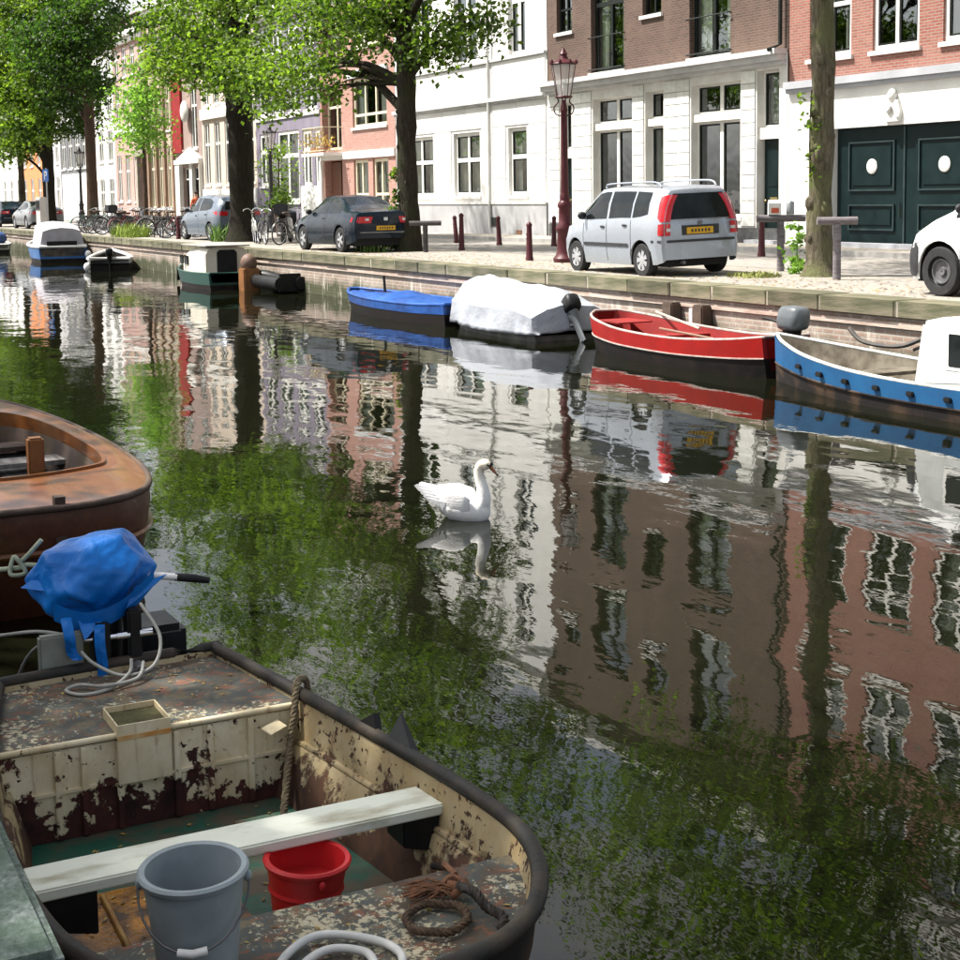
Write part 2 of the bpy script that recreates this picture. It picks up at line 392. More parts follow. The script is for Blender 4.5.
def window(root, x0, x1, z0, z1, cols=2, rows=(.38,), frame=None, rec=.12, fw=.07, sill=True, sash=None, curtain=0, y=FY, name='window', bar=.05):
    """frame with bars > panes, sill, curtain. rows = fractions (from the top) where a cross bar sits"""
    frame = frame or white_paint; o = root.location
    m = MB(); ya, yb = y+rec, y+rec+.07
    m.box(x0, x0+fw, ya, yb, z0, z1); m.box(x1-fw, x1, ya, yb, z0, z1)
    m.box(x0+fw, x1-fw, ya, yb, z1-fw, z1); m.box(x0+fw, x1-fw, ya, yb, z0, z0+fw)
    gx = [x0+fw + (x1-x0-2*fw)*i/cols for i in range(cols+1)]
    gz = [z1-fw] + [z1-(z1-z0)*r for r in rows] + [z0+fw]
    for g in gz[1:-1]: m.box(x0+fw, x1-fw, ya-.012, yb-.01, g-bar, g+bar)
    for g in gx[1:-1]: m.box(g-bar, g+bar, ya-.006, yb-.02, z0+fw, z1-fw)
    w_ = m.build(name, frame, root, org=o, fix=False)
    for i in range(cols):
        for j in range(len(gz)-1):
            a, b, c, d = gx[i], gx[i+1], gz[j+1], gz[j]
            pm = MB(); yy = ya+.04
            if sash:
                sm = MB(); s_ = .045
                A, B, C_, D = a+(bar if i else 0), b-(bar if i < cols-1 else 0), c+(bar if j < len(gz)-2 else 0), d-(bar if j else 0)
                sm.box(A, A+s_, ya+.015, yb-.015, C_, D); sm.box(B-s_, B, ya+.015, yb-.015, C_, D); sm.box(A+s_, B-s_, ya+.015, yb-.015, D-s_, D); sm.box(A+s_, B-s_, ya+.015, yb-.015, C_, C_+s_)
                link_mesh('sash', sm.mesh('sash', sash, org=o, fix=False), w_)
            pm.quad((a, yy, c), (b, yy, c), (b, yy, d), (a, yy, d))
            pm.build('pane', glass_m, w_, org=o, fix=False)
    if sill:
        MB().box(x0-.08, x1+.08, y-.07, y+rec-.002, z0-.1, z0-.004).build('sill', sill if not isinstance(sill, bool) else white_stone, w_, org=o, fix=False)
    if curtain:
        cm = MB(); W = x1-x0; yy = yb+.10
        for (a, b) in (((x0, x0+W*curtain), (x1-W*curtain, x1)) if curtain < .45 else ((x0, x1),)):
            n = max(4, int((b-a)/.06)); r1 = [(a+(b-a)*k/n, yy+.03*math.sin(k*2.1+x0), z0) for k in range(n+1)]; r2 = [(p[0], p[1], z1) for p in r1]
            cm.rings([r1, r2], ring_closed=False)
        cm.build('curtain', curtain_m, w_, org=o, fix=False)
    return w_
def building(name, label, x0, x1, top, wall_m, holes, base=1.0, y=FY, z0=None, group=None, depth=.30, gable=None):
    root = thing(name, label, 'building', ((x0+x1)/2, y, base), group=group); o = root.location
    mb = MB(); zb = base if z0 is None else z0
    wall_holes(mb, x0, x1, zb, top, y, depth, holes); mb.build('wall', wall_m, root, org=o, fix=False)
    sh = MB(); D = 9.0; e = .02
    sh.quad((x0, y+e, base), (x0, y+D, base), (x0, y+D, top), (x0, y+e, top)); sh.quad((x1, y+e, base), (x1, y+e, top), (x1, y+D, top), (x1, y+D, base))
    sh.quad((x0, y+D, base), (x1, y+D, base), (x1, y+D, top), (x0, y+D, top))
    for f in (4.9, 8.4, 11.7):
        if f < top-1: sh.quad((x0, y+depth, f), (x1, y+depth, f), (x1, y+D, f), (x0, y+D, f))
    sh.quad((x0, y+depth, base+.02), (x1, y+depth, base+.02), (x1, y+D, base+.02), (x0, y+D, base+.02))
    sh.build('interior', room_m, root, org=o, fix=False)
    rf = MB(); ov = .12; yr = y+D/2
    rf.add([(x0, y-ov, top), (x1, y-ov, top), (x1, y+D, top), (x0, y+D, top), (x0, yr, top+2.6), (x1, yr, top+2.6)], [(0, 1, 5, 4), (2, 3, 4, 5), (0, 4, 3), (1, 2, 5), (0, 3, 2, 1)])
    rf.build('roof', roof_m, root, org=o)
    cn = MB(); cn.box(x0+.01, x1-.01, y-.38, y-.001, top-.28, top+.06); cn.box(x0+.02, x1-.02, y-.2, y-.001, top-.62, top-.283)
    cn.build('cornice', white_stone, root, org=o)
    return root
roof_m = mat('roof_tiles', (.10, .055, .04), (.06, .04, .035), 3, rough=.8, bump=.4)
def trim(root, name, m, *boxes, bevel=0):
    mb = MB()
    for b in boxes: mb.box(*b)
    return mb.build(name, m, root, org=root.location, bevel=bevel)

# --- red brick house over a white ground floor with a green garage door
red_brick = brick_mat('red_house_brick', (.27, .08, .058), (.36, .135, .10), (.30, .22, .19), patch=(.40, .24, .20), patch_amt=.5)
def red_house():
    wins = [(-28.4+2.16*k, -26.95+2.16*k, z, z+h) for k in range(5) for z, h in ((5.45, 2.15), (8.75, 2.1), (11.7, 1.4))]
    R_ = building('red_brick_house', 'red brick house with white ground floor and dark green double garage doors', -29.15, -17.5, 13.9, red_brick, wins, z0=4.9)
    o = R_.location
    g = MB(); wall_holes(g, -29.15, -17.5, 1.0, 4.9, FY-.03, .34, [(-27.6, -23.1, 1.05, 3.8), (-21.9, -20.6, 1.1, 3.6)]); g.build('ground_floor_wall', white_stucco, R_, org=o, fix=False)
    trim(R_, 'string_course', stone_grey, (-29.14, -17.5, FY-.20, FY-.031, 4.80, 4.97), (-29.13, -17.51, FY-.13, FY-.031, 4.70, 4.797))
    for k in range(5):
        for z, h in ((5.45, 2.15), (8.75, 2.1), (11.7, 1.4)):
            a = -28.4+2.16*k
            window(R_, a, a+1.45, z, z+h, 2, (.45,) if h > 1.5 else (), white_paint, .06, .11, True, black_paint, .3 if (k+int(z)) % 2 else 0)
    gd = mat('garage_green', (.0035, .0125, .013), (.006, .017, .0175), 2.5, rough=.5, bump=.1, bscale=40, spec=.15)
    gl = mat('garage_green_edge', (.016, .032, .033), (.026, .044, .045), 4, rough=.4, spec=.3)
    for s, (a, b) in enumerate(((-27.58, -25.37), (-25.33, -23.12))):
        d = MB(); d.box(a, b, FY+.18, FY+.24, 1.10, 3.79); door = d.build('garage_door', gd, R_, org=o)
        for (pa, pb, pc, pd) in ((a+.42, b-.28, 2.36, 3.48), (a+.42, b-.28, 1.47, 2.06)):
            fr = MB(); t_ = .038
            fr.box(pa, pb, FY+.135, FY+.179, pd-t_, pd); fr.box(pa, pb, FY+.135, FY+.179, pc, pc+t_); fr.box(pa, pa+t_, FY+.137, FY+.179, pc+t_, pd-t_); fr.box(pb-t_, pb, FY+.137, FY+.179, pc+t_, pd-t_)
            fr.build('panel_moulding', gl, door, org=o)
            MB().box(pa+.12, pb-.12, FY+.155, FY+.179, pc+.12, pd-.12).build('panel', gd, door, org=o, bevel=.01)
        cx = (a+b)/2+.1
        MB().lathe([(.002, -.03), (.15, -.03), (.17, -.015), (.17, 0)], (cx, FY+.152, 2.91), 24, 'y').build('round_plate', white_paint, door, org=o, smooth=40)
    MB().box(-25.375, -25.325, FY+.15, FY+.19, 1.12, 3.77).build('meeting_strip', gl, R_, org=o)
    MB().cyl((-25.45, FY+.13, 1.75), (-25.45, FY+.13, 2.1), .02).build('bolt', black_paint, R_, org=o)
    trim(R_, 'step', stone_grey, (-27.7, -23.0, FY-.35, FY-.035, 1.08, 1.2))
    trim(R_, 'left_strip', mat('grey_strip', (.20, .21, .22), (.28, .29, .30), 3), (-27.72, -27.6, FY-.05, FY-.031, 1.1, 3.8))  # darker grey strip along the left edge of the garage opening
    # carved stone emblem above the doors
    em = MB(); cx = -25.5
    em.prism([(cx-.22, 3.87), (cx+.24, 3.87), (cx+.28, 4.1), (cx+.2, 4.34), (cx-.16, 4.34), (cx-.24, 4.1)], FY-.12, FY-.031); em.ball((cx+.02, FY-.1, 4.44), (.12, .09, .14))
    em.tube(catmull([(cx-.2, FY-.12, 4.3), (cx-.05, FY-.16, 4.1), (cx+.1, FY-.15, 4.2), (cx+.22, FY-.12, 3.95)]), .04, 6)
    em.build('carved_emblem', mat('emblem_stone', (.62, .62, .6), (.74, .73, .7), 9), R_, 50, org=o)
    MB().box(-21.88, -20.62, FY+.1, FY+.16, 1.1, 3.58).build('door', gd, R_, org=o, bevel=.01)
red_house()

# --- brown brick house over a white tiled shop front
brown_brick = brick_mat('brown_house_brick', (.078, .042, .033), (.125, .07, .054), (.13, .105, .09), patch=(.20, .135, .105), patch_amt=.7)
def brown_house():
    fr = [(-38.3, -36.5), (-33.3, -31.5)]; sm = [(-40.3, -39.38), (-35.55, -34.62)]
    holes = []
    for dz in (0, 3.55):
        holes += [(a, b, 5.9+dz, 8.6+dz) for a, b in fr] + [(a, b, 7.25+dz, 8.6+dz) for a, b in sm]
    R_ = building('brown_brick_house', 'dark brown brick house over a white tiled shop front with tall black windows', -40.88, -29.18, 14.1, brown_brick, holes, z0=5.7)
    o = R_.location
    sh = [(-40.08, -39.43, 1.15, 5.13), (-38.2, -36.07, 1.75, 5.13), (-35.4, -34.5, 1.75, 5.16), (-33.2, -31.05, 1.75, 5.18), (-30.38, -29.5, 1.15, 5.34)]
    g = MB(); wall_holes(g, -40.88, -29.18, 1.0, 5.7, FY-.02, .34, sh); g.build('shop_front_wall', white_stone, R_, org=o, fix=False)
    trim(R_, 'shop_cornice', mat('shop_cornice_paint', (.62, .62, .62), (.5, .5, .51), 1.5, rough=.7), (-40.86, -29.2, FY-.42, FY-.021, 5.66, 5.79), (-40.84, -29.22, FY-.30, FY-.021, 5.52, 5.657), (-40.82, -29.24, FY-.16, FY-.021, 5.42, 5.517))
    MB().box(-40.8, -29.25, FY-.06, FY-.021, 1.1, 1.48).build('dark_plinth', mat('plinth_granite', (.05, .05, .052), (.09, .09, .09), 9), R_, org=o)
    for i, (a, b, c, d) in enumerate(sh[1:4]):
        window(R_, a, b, 4.42, d, 1 if b-a < 1.2 else 2, (), white_paint, .2, .06, False, black_paint, 0, bar=.07)
        trim(R_, 'transom_beam', white_paint, (a-.02, b+.02, FY+.05, FY+.3, 4.22, 4.418))
        window(R_, a, b, c, 4.218, 1 if b-a < 1.2 else 2, (), white_paint, .2, .06, True, black_paint, .5 if i == 1 else 0, bar=.07)
    for a, b, c, d in (sh[0], sh[4]):
        zt = 3.95 if a > -35 else 3.75
        window(R_, a, b, zt, d, 1, (), white_paint, .2, .06, False, black_paint, .5)
        trim(R_, 'door_transom', white_paint, (a-.02, b+.02, FY+.05, FY+.3, zt-.28, zt-.004))
        dr = MB().box(a+.05, b-.05, FY+.2, FY+.25, 1.2, zt-.285).build('door', mat('front_door_dark_green', (.005, .013, .013), (.008, .018, .018), 3, rough=.4, spec=.15), R_, org=o)
        MB().box(a+.2, b-.2, FY+.185, FY+.199, 1.4, 2.0).box(a+.2, b-.2, FY+.185, FY+.199, 2.5, zt-.45).build('panel', MATS['front_door_dark_green'], dr, org=o, bevel=.006)
        MB().box((a+b)/2-.14, (a+b)/2+.14, FY+.17, FY+.199, 2.18, 2.24).build('letter_slot', mat('brass', (.5, .38, .15), metal=.9, rough=.35), dr, org=o)
        MB().ball((a+.14, FY+.16, 2.15), .035).build('knob', MATS['brass'], dr, 40, org=o)
        trim(R_, 'step', stone_grey, (a-.15, b+.15, FY-.3, FY+.28, 1.09, 1.19))
    # glazed tiles on the piers, each one its own piece
    tile_m = mat('white_glazed_tile', (.80, .80, .77), (.68, .68, .65), 2.5, rough=.18, rand=.16)
    grout = mat('tile_grout', (.30, .30, .29), (.4, .4, .38), 4)
    tu = MB().box(-.5, .5, -.5, .5, -.5, .5).mesh('tile', tile_m, 40, bevel=.012)
    for a, b in ((-40.84, -40.14), (-39.37, -38.26), (-36.02, -35.45), (-34.45, -33.26), (-31.0, -30.43)):
        n = max(1, round((b-a)/.55)); wd = (b-a)/n
        MB().box(a, b, FY-.03, FY-.0205, 1.5, 5.38).build('grout_bed', grout, R_, org=o)
        z = 1.52
        while z < 5.3:
            for k in range(n):
                link_mesh('tile', tu, R_, (a+wd*(k+.5)-o[0], FY-.035-o[1], z+.155-o[2]), (rnd.uniform(-.004, .004), 0, rnd.uniform(-.004, .004)), (wd-.02, .022, .30))
            z += .322
    # upper floors
    for dz in (0, 3.55):
        for a, b in fr:
            window(R_, a, b, 5.9+dz, 8.6+dz, 2, (.28,), black_paint, .16, .09, True, None, .3, bar=.06)
            rl = MB(); yb = FY-.10
            for z in (5.98, 6.9): rl.tube([(a-.04, FY+.05, z+dz), (a-.04, yb, z+dz), (b+.04, yb, z+dz), (b+.04, FY+.05, z+dz)], .016, 5)
            for k in range(2): rl.cyl((a+(b-a)*(k+1)/3, yb, 5.98+dz), (a+(b-a)*(k+1)/3, yb, 6.9+dz), .010, 5)
            rl.build('balcony_rail', black_paint, R_, org=o)
        for a, b in sm: window(R_, a, b, 7.25+dz, 8.6+dz, 2, (.5,), black_paint, .12, .07, True, None, 0, bar=.03)
    MB().tube([(-29.35, FY-.12, 14), (-29.35, FY-.12, 5.9), (-29.32, FY-.5, 5.75)], .05, 8).build('drain_pipe', black_paint, R_, 40, org=o)
brown_house()

# --- white stucco house with grey stone base
def white_house():
    gw = [(-51.58, -49.28, 2.37, 4.53), (-47.6, -45.57, 2.37, 4.53), (-43.53, -42.28, 2.37, 4.55)]
    uw = [(-51.4, -49.45, 6.88, 9.5), (-47.45, -45.7, 6.88, 9.5), (-43.45, -42.3, 6.88, 9.5), (-51.4, -49.45, 10.4, 12.4), (-47.45, -45.7, 10.4, 12.4), (-43.45, -42.3, 10.4, 12.4)]
    R_ = building('white_stucco_house', 'white stucco house with scored blocks and plain grey stone base', -52.58, -40.92, 13.6, white_stucco, gw+uw)
    o = R_.location
    MB().box(-52.56, -40.94, FY-.07, FY-.002, 1.0, 2.09).build('stone_base', grey_dado, R_, org=o)
    trim(R_, 'base_ledge', white_stone, (-52.56, -40.94, FY-.10, FY-.002, 2.092, 2.15))
    trim(R_, 'string_course', mat('weathered_course', (.60, .60, .60), (.45, .45, .46), 2), (-52.56, -40.94, FY-.17, FY-.002, 5.44, 5.56), (-52.56, -40.94, FY-.09, FY-.002, 5.36, 5.437))
    trim(R_, 'upper_ledge', MATS['weathered_course'], (-52.56, -40.94, FY-.10, FY-.002, 6.74, 6.82))
    blk = mat('stucco_block', (.80, .79, .77), (.66, .65, .64), 1.1, rough=.85, bump=.1, bscale=25, rand=.10)
    bu = MB().box(-.5, .5, -.5, .5, -.5, .5).mesh('block', blk, 40, bevel=.012)
    def row(z0, z1, segs):
        for a, b in segs: link_mesh('stucco_block', bu, R_, ((a+b)/2-o[0], FY-.014-o[1], (z0+z1)/2-o[2]), None, (b-a-.022, .03, z1-z0-.022))
    piers = [(-52.5, -51.75), (-49.1, -48.4), (-48.4, -47.76), (-45.42, -44.75), (-44.6, -43.68), (-42.13, -41.0)]
    for z0, z1 in ((2.16, 2.92), (2.92, 3.68), (3.68, 4.62)): row(z0, z1, piers)
    row(4.62, 5.35, [(-52.5, -50.4), (-50.4, -48.4), (-48.4, -46.6), (-46.6, -44.75), (-44.6, -42.9), (-42.9, -41.0)])
    row(5.58, 6.72, [(-52.5, -48.4), (-48.4, -44.75), (-44.6, -41.0)])
    for i, (a, b, c, d) in enumerate(gw): window(R_, a, b, c, d, 2 if b-a > 1.5 else 1, (.43,), white_paint, .10, .12, True, black_paint, .5 if i == 1 else .35, bar=.07)
    for a, b, c, d in uw: window(R_, a, b, c, d, 2, (.35,), white_paint, .12, .10, False, black_paint, .25, bar=.09)
    MB().tube([(-44.68, FY-.12, 13.4), (-44.68, FY-.12, 1.3)], .05, 8).build('drain_pipe', mat('white_pipe', (.62, .62, .60), (.5, .5, .48), 2), R_, 40, org=o)
    MB().box(-44.6, -44.3, FY-.09, FY-.0715, 1.35, 1.65).build('vent', black_paint, R_, org=o)
    MB().box(-42.9, -42.55, FY-.09, FY-.0715, 1.1, 1.25).build('vent', mat('rusty_grate', (.2, .1, .06)), R_, org=o)
white_house()

# --- salmon brick house with entrance recess and balcony
salmon = brick_mat('salmon_house_brick', (.40, .17, .135), (.47, .235, .19), (.40, .29, .25), patch=(.5, .36, .33), patch_amt=.35)
def salmon_house():
    hs = [(-56.85, -53.4, 5.15, 7.08), (-56.85, -55.35, 1.95, 3.87), (-54.88, -53.35, 1.95, 3.87), (-56.85, -53.4, 8.3, 10.2), (-56.85, -53.4, 11.2, 12.8), (-60.1, -58.1, 1.05, 3.9), (-60.3, -58.1, 4.35, 6.9), (-60.3, -58.1, 7.8, 10.2)]
    R_ = building('salmon_brick_house', 'salmon pink brick house with one wide cream window above two narrow ones', -60.48, -52.62, 13.2, salmon, hs); o = R_.location
    trim(R_, 'concrete_band', white_stucco, (-60.46, -52.64, FY-.08, FY-.002, 3.93, 4.22))
    trim(R_, 'window_head', mat('bluish_head', (.62, .66, .68), (.52, .56, .58), 2), (-57.2, -53.2, FY-.10, FY-.002, 7.12, 7.42))
    window(R_, -56.85, -53.4, 5.15, 7.08, 3, (.75,), cream_paint, .08, .12, True, None, .3)
    for a, b in ((-56.85, -55.35), (-54.88, -53.35)): window(R_, a, b, 1.95, 3.87, 2, (.72,), cream_paint, .08, .12, True, None, .5)
    for z, h in ((8.3, 1.9), (11.2, 1.6)): window(R_, -56.85, -53.4, z, z+h, 3, (.75,), cream_paint, .08, .12, True, None, .3)
    window(R_, -60.3, -58.1, 4.35, 6.9, 2, (.3,), cream_paint, .28, .12, False); window(R_, -60.3, -58.1, 7.8, 10.2, 2, (.3,), cream_paint, .28, .12, True)
    MB().box(-60.0, -58.9, FY+.26, FY+.30, 1.1, 3.85).build('door', mat('brown_door', (.10, .04, .025), (.15, .06, .035), 3, rough=.5), R_, org=o)
    MB().box(-60.47, -60.25, FY-.12, FY-.002, 1.0, 3.92).build('door_post', white_paint, R_, org=o)
    bl = MB(); bl.box(-60.45, -57.9, FY-.9, FY-.082, 4.1, 4.22); bl.build('balcony_floor', white_stucco, R_, org=o)
    rl = MB(); iron = mat('cream_iron', (.55, .50, .36), (.45, .4, .28), 6, rough=.5)
    for z in (4.3, 5.25): rl.tube([(-60.4, FY-.02, z), (-60.4, FY-.86, z), (-57.95, FY-.86, z), (-57.95, FY-.02, z)], .022, 5)
    for k in range(14): x_ = -60.4+2.45*k/13; rl.cyl((x_, FY-.86, 4.3), (x_, FY-.86, 5.25), .011, 4)
    rl.build('balcony_rail', iron, R_, org=o)
salmon_house()

# --- lavender grey house with white windows
def lavender_house():
    lav = mat('lavender_render', (.24, .215, .27), (.19, .17, .22), 1.3, rough=.85)
    hs = [(-68.5, -67.1, 2.95, 5.38), (-66.0, -63.2, 2.2, 5.4), (-62.72, -61.62, 2.9, 5.32), (-61.2, -60.6, 2.9, 5.3)] + [(-68.4+2.05*k, -67.0+2.05*k, 6.2, 8.2) for k in range(4)] + [(-68.4+2.05*k, -67.0+2.05*k, 9.0, 10.3) for k in range(4)]
    R_ = building('lavender_house', 'lavender grey plastered house with big white windows and a white base', -69.0, -60.5, 10.95, lav, hs); o = R_.location
    MB().box(-62.8, -60.52, FY-.10, FY-.002, 1.0, 2.85).build('white_base', white_stucco, R_, org=o)
    for i, h in enumerate(hs): window(R_, *h, 2 if h[1]-h[0] > .9 else 1, (.35,), white_paint, .04, .16 if i < 4 else .1, True, None, .3, bar=.09)
    trim(R_, 'pale_band', white_stone, (-68.98, -60.52, FY-.06, FY-.002, 5.95, 6.1))
lavender_house()

# --- the plainer houses further along
def row_house(name, label, x0, x1, top, wall_m, cols, floors, trim_m=None, wfrac=.6, extra=None, y=FY, curtain=.25):
    W = (x1-x0)/cols; hs = []
    for z0, z1 in floors:
        for k in range(cols):
            c = x0+W*(k+.5); hs.append((c-W*wfrac/2, c+W*wfrac/2, z0, z1))
    skip = extra.get('skip', set()) if extra else set()
    hs = [h for i, h in enumerate(hs) if i not in skip]
    if extra and 'door' in extra: hs.append(extra['door'])
    R_ = building(name, label, x0+.02, x1-.02, top, wall_m, hs, y=y)
    for h in hs:
        if extra and h == extra.get('door'):
            MB().box(h[0]+.05, h[1]-.05, y+.2, y+.25, h[2], h[3]-.7).build('door', extra.get('door_m', black_paint), R_, org=R_.location)
            window(R_, h[0], h[1], h[3]-.66, h[3], 2, (), trim_m or white_paint, .14, .07, False)
        else: window(R_, *h, 2, (.35,), trim_m or white_paint, .05, .10, True, None, curtain, bar=.06, y=y)
    return R_
cream_r = mat('cream_render', (.70, .60, .50), (.58, .48, .40), 1.0, rough=.85)
F_ = row_house('cream_house', 'cream plastered house with slim tall windows between the lavender and red trimmed houses', -77.9, -69.0, 13.4, cream_r, 5, ((3.1, 6.35), (7.2, 9.3), (10.2, 12.2)), wfrac=.55)
trim(F_, 'pale_band', white_stone, (-77.85, -69.05, FY-.12, FY-.002, 6.5, 7.05)); MB().box(-77.86, -69.04, FY-.08, FY-.002, 1.0, 2.9).build('white_base', white_stucco, F_, org=F_.location)
taupe = mat('taupe_render', (.36, .27, .24), (.28, .21, .19), 1.1, rough=.85)
def red_trim_house():
    G = row_house('red_trimmed_house', 'narrow taupe house with tall red painted panel and grand white doorway', -83.4, -77.9, 13.0, taupe, 2, ((5.1, 8.6), (9.6, 11.8)), wfrac=.42, extra={'door': (-81.7, -77.95, 1.2, 4.1)})
    o = G.location
    MB().box(-83.2, -81.5, FY-.12, FY-.002, 4.95, 9.5).build('red_panel', mat('red_panel_paint', (.30, .010, .012), (.24, .008, .010), 2, rough=.5), G, org=o)
    d = MB(); d.box(-82.6, -81.75, FY-.22, FY-.001, 1.0, 4.3); d.box(-78.0, -77.93, FY-.22, FY-.001, 1.0, 4.3); d.box(-82.7, -77.92, FY-.25, FY-.001, 4.3, 4.55); d.box(-80.2, -79.7, FY-.1, FY+.1, 1.2, 4.29)
    d.prism([(-82.4, 4.55), (-78.0, 4.55), (-79.2, 4.95), (-80.0, 5.15), (-80.8, 4.95)], FY-.2, FY-.001); d.build('white_door_surround', white_stone, G, org=o)
    MB().ball((-80.2, FY-.25, 7.1), (.55, .2, .6)).build('white_cartouche', white_stone, G, 50, org=o)
red_trim_house()
H_ = row_house('beige_house', 'beige house with brown pilasters beside the red painted panel', -89.0, -83.4, 13.6, mat('beige_render', (.52, .42, .34), (.44, .35, .28), 1.2), 3, ((1.9, 5.4), (6.3, 8.8), (9.8, 12)), cream_paint, .5)
for k in range(4): trim(H_, 'pilaster', mat('brown_pilaster', (.30, .20, .14), (.24, .16, .11), 2), (-88.9+1.78*k, -88.55+1.78*k, FY-.14, FY-.002, 1.0, 12.8))
def pink_house():
    pink = brick_mat('pink_house_brick', (.50, .27, .24), (.56, .34, .30), (.5, .4, .36), patch=(.6, .45, .42), patch_amt=.3)
    I = row_house('pink_house', 'pink brick house with three tall dark windows and carved stone doorway', -97.2, -89.0, 12.6, pink, 4, ((2.3, 5.2), (7.2, 9.2), (10, 11.8)), wfrac=.5, extra={'skip': {3}, 'door': (-91.0, -89.3, 1.1, 4.6)}, curtain=0)
    o = I.location; MB().box(-91.5, -91.0, FY-.2, FY-.001, 1, 5).box(-89.3, -89.02, FY-.2, FY-.001, 1, 5).box(-91.6, -89.02, FY-.3, FY-.001, 5.0, 5.4).build('stone_doorway', mat('doorway_stone', (.30, .26, .22), (.4, .35, .3), 3), I, org=o)
    MB().lathe([(.02, -.06), (.5, -.06), (.55, 0)], (-90.2, FY-.002, 5.75), 20, 'y').build('oval_window', black_paint, I, org=o)
    trim(I, 'pale_band', white_stone, (-97.15, -89.05, FY-.16, FY-.002, 6.55, 7.0))
pink_house()
J_ = row_house('white_shop_house', 'white house with orange brown shutters at street level beside the pink house', -105.0, -97.2, 12.9, white_stucco, 3, ((1.3, 3.8), (4.9, 6.9), (7.8, 9.6), (10.4, 12)), wfrac=.5)
for bx_ in ((-104.0, -102.6, FY-.09, FY-.002, 1.25, 3.7), (-103.9, -102.7, FY-.09, FY-.002, 4.9, 6.9)): trim(J_, 'orange_shutter', mat('orange_shutter', (.52, .24, .12), (.42, .18, .09), 2), bx_)
K_ = row_house('dark_grey_house', 'dark slate grey house with bright white window frames and white shop', -114.4, -105.0, 13.2, mat('slate_render', (.11, .115, .12), (.16, .165, .17), 1.4), 4, ((4.7, 7.2), (8.2, 10.4), (11.2, 12.4)), wfrac=.6)
trim(K_, 'white_shop_front', white_stucco, (-113.5, -105.4, FY-.1, FY-.002, 1.0, 4.3))
L_ = row_house('grey_white_house', 'pale grey house with plain windows between the orange and slate houses', -121.2, -114.4, 11.8, mat('pale_grey_render', (.55, .54, .55), (.46, .45, .46), 1.2), 3, ((1.6, 4.2), (5.2, 7.2), (8.2, 10)), wfrac=.5)
O_ = row_house('orange_house', 'bright orange plastered house near the end of the row', -130.4, -121.2, 12.6, mat('orange_render', (.62, .25, .09), (.55, .20, .08), 1.1), 3, ((1.5, 4.2), (5.2, 7.4), (8.4, 10.4)), wfrac=.4)
N_ = row_house('plain_white_house', 'plain white house at the end of the row beyond the orange house', -147, -130.4, 12.2, white_stucco, 5, ((2.0, 4.2), (5.4, 7.4), (8.4, 10.4)), wfrac=.4)
# ------------------------------------------------------------------ trees
def leaf_material(name, dark, light, trans):
    t = NT(name); at = t.n('Attribute'); at.attribute_name = 'tint'
    c = t.ramp(at.outputs['Fac'], [(.0, dark), (1.0, light)])
    p = t.principled(c, .5, 0, None, .35)
    tl = t.n('BsdfTranslucent'); t.l(t.mix(1.0, c, trans, 'MULTIPLY'), tl.inputs[0])
    mx = t.n('MixShader'); mx.inputs[0].default_value = .5
    t.l(p.outputs[0], mx.inputs[1]); t.l(tl.outputs[0], mx.inputs[2]); t.l(mx.outputs[0], t.out.inputs[0])
    return t.m
leaf_elm = leaf_material('elm_leaf', (.014, .038, .006), (.15, .235, .034), (1.9, 2.0, .85))
leaf_dark = leaf_material('dark_elm_leaf', (.010, .032, .008), (.075, .135, .024), (1.7, 1.9, .9))
leaf_young = leaf_material('young_leaf', (.09, .18, .03), (.20, .33, .06), (1.5, 1.7, .9))
def bark_material(name, c1, c2, moss):
    t = NT(name); v = t.coords((1, 1, .22)); n = t.noise(v, 16, 6, .7, .6); n2 = t.noise(t.coords(), 2.2, 5)
    c = t.ramp(n, [(.3, c1), (.7, c2)])
    c = t.mix(t.ramp(n2, [(.42, 0.0), (.62, .75)]), c, moss)
    t.principled(c, .95, 0, t.bump(n, 1.0, .08), .15)
    return t.m
bark_m = bark_material('elm_bark', (.022, .017, .012), (.105, .085, .06), (.075, .085, .035))
bark_moss = bark_material('mossy_bark', (.045, .038, .026), (.22, .19, .135), (.14, .15, .065))
bark_mid = bark_material('brown_bark', (.014, .011, .008), (.065, .052, .04), (.035, .04, .018))
bark_red = bark_material('reddish_bark', (.05, .03, .02), (.13, .085, .062), (.08, .06, .04))
bark_dark = bark_material('dark_bark', (.010, .008, .006), (.038, .030, .023), (.024, .025, .014))
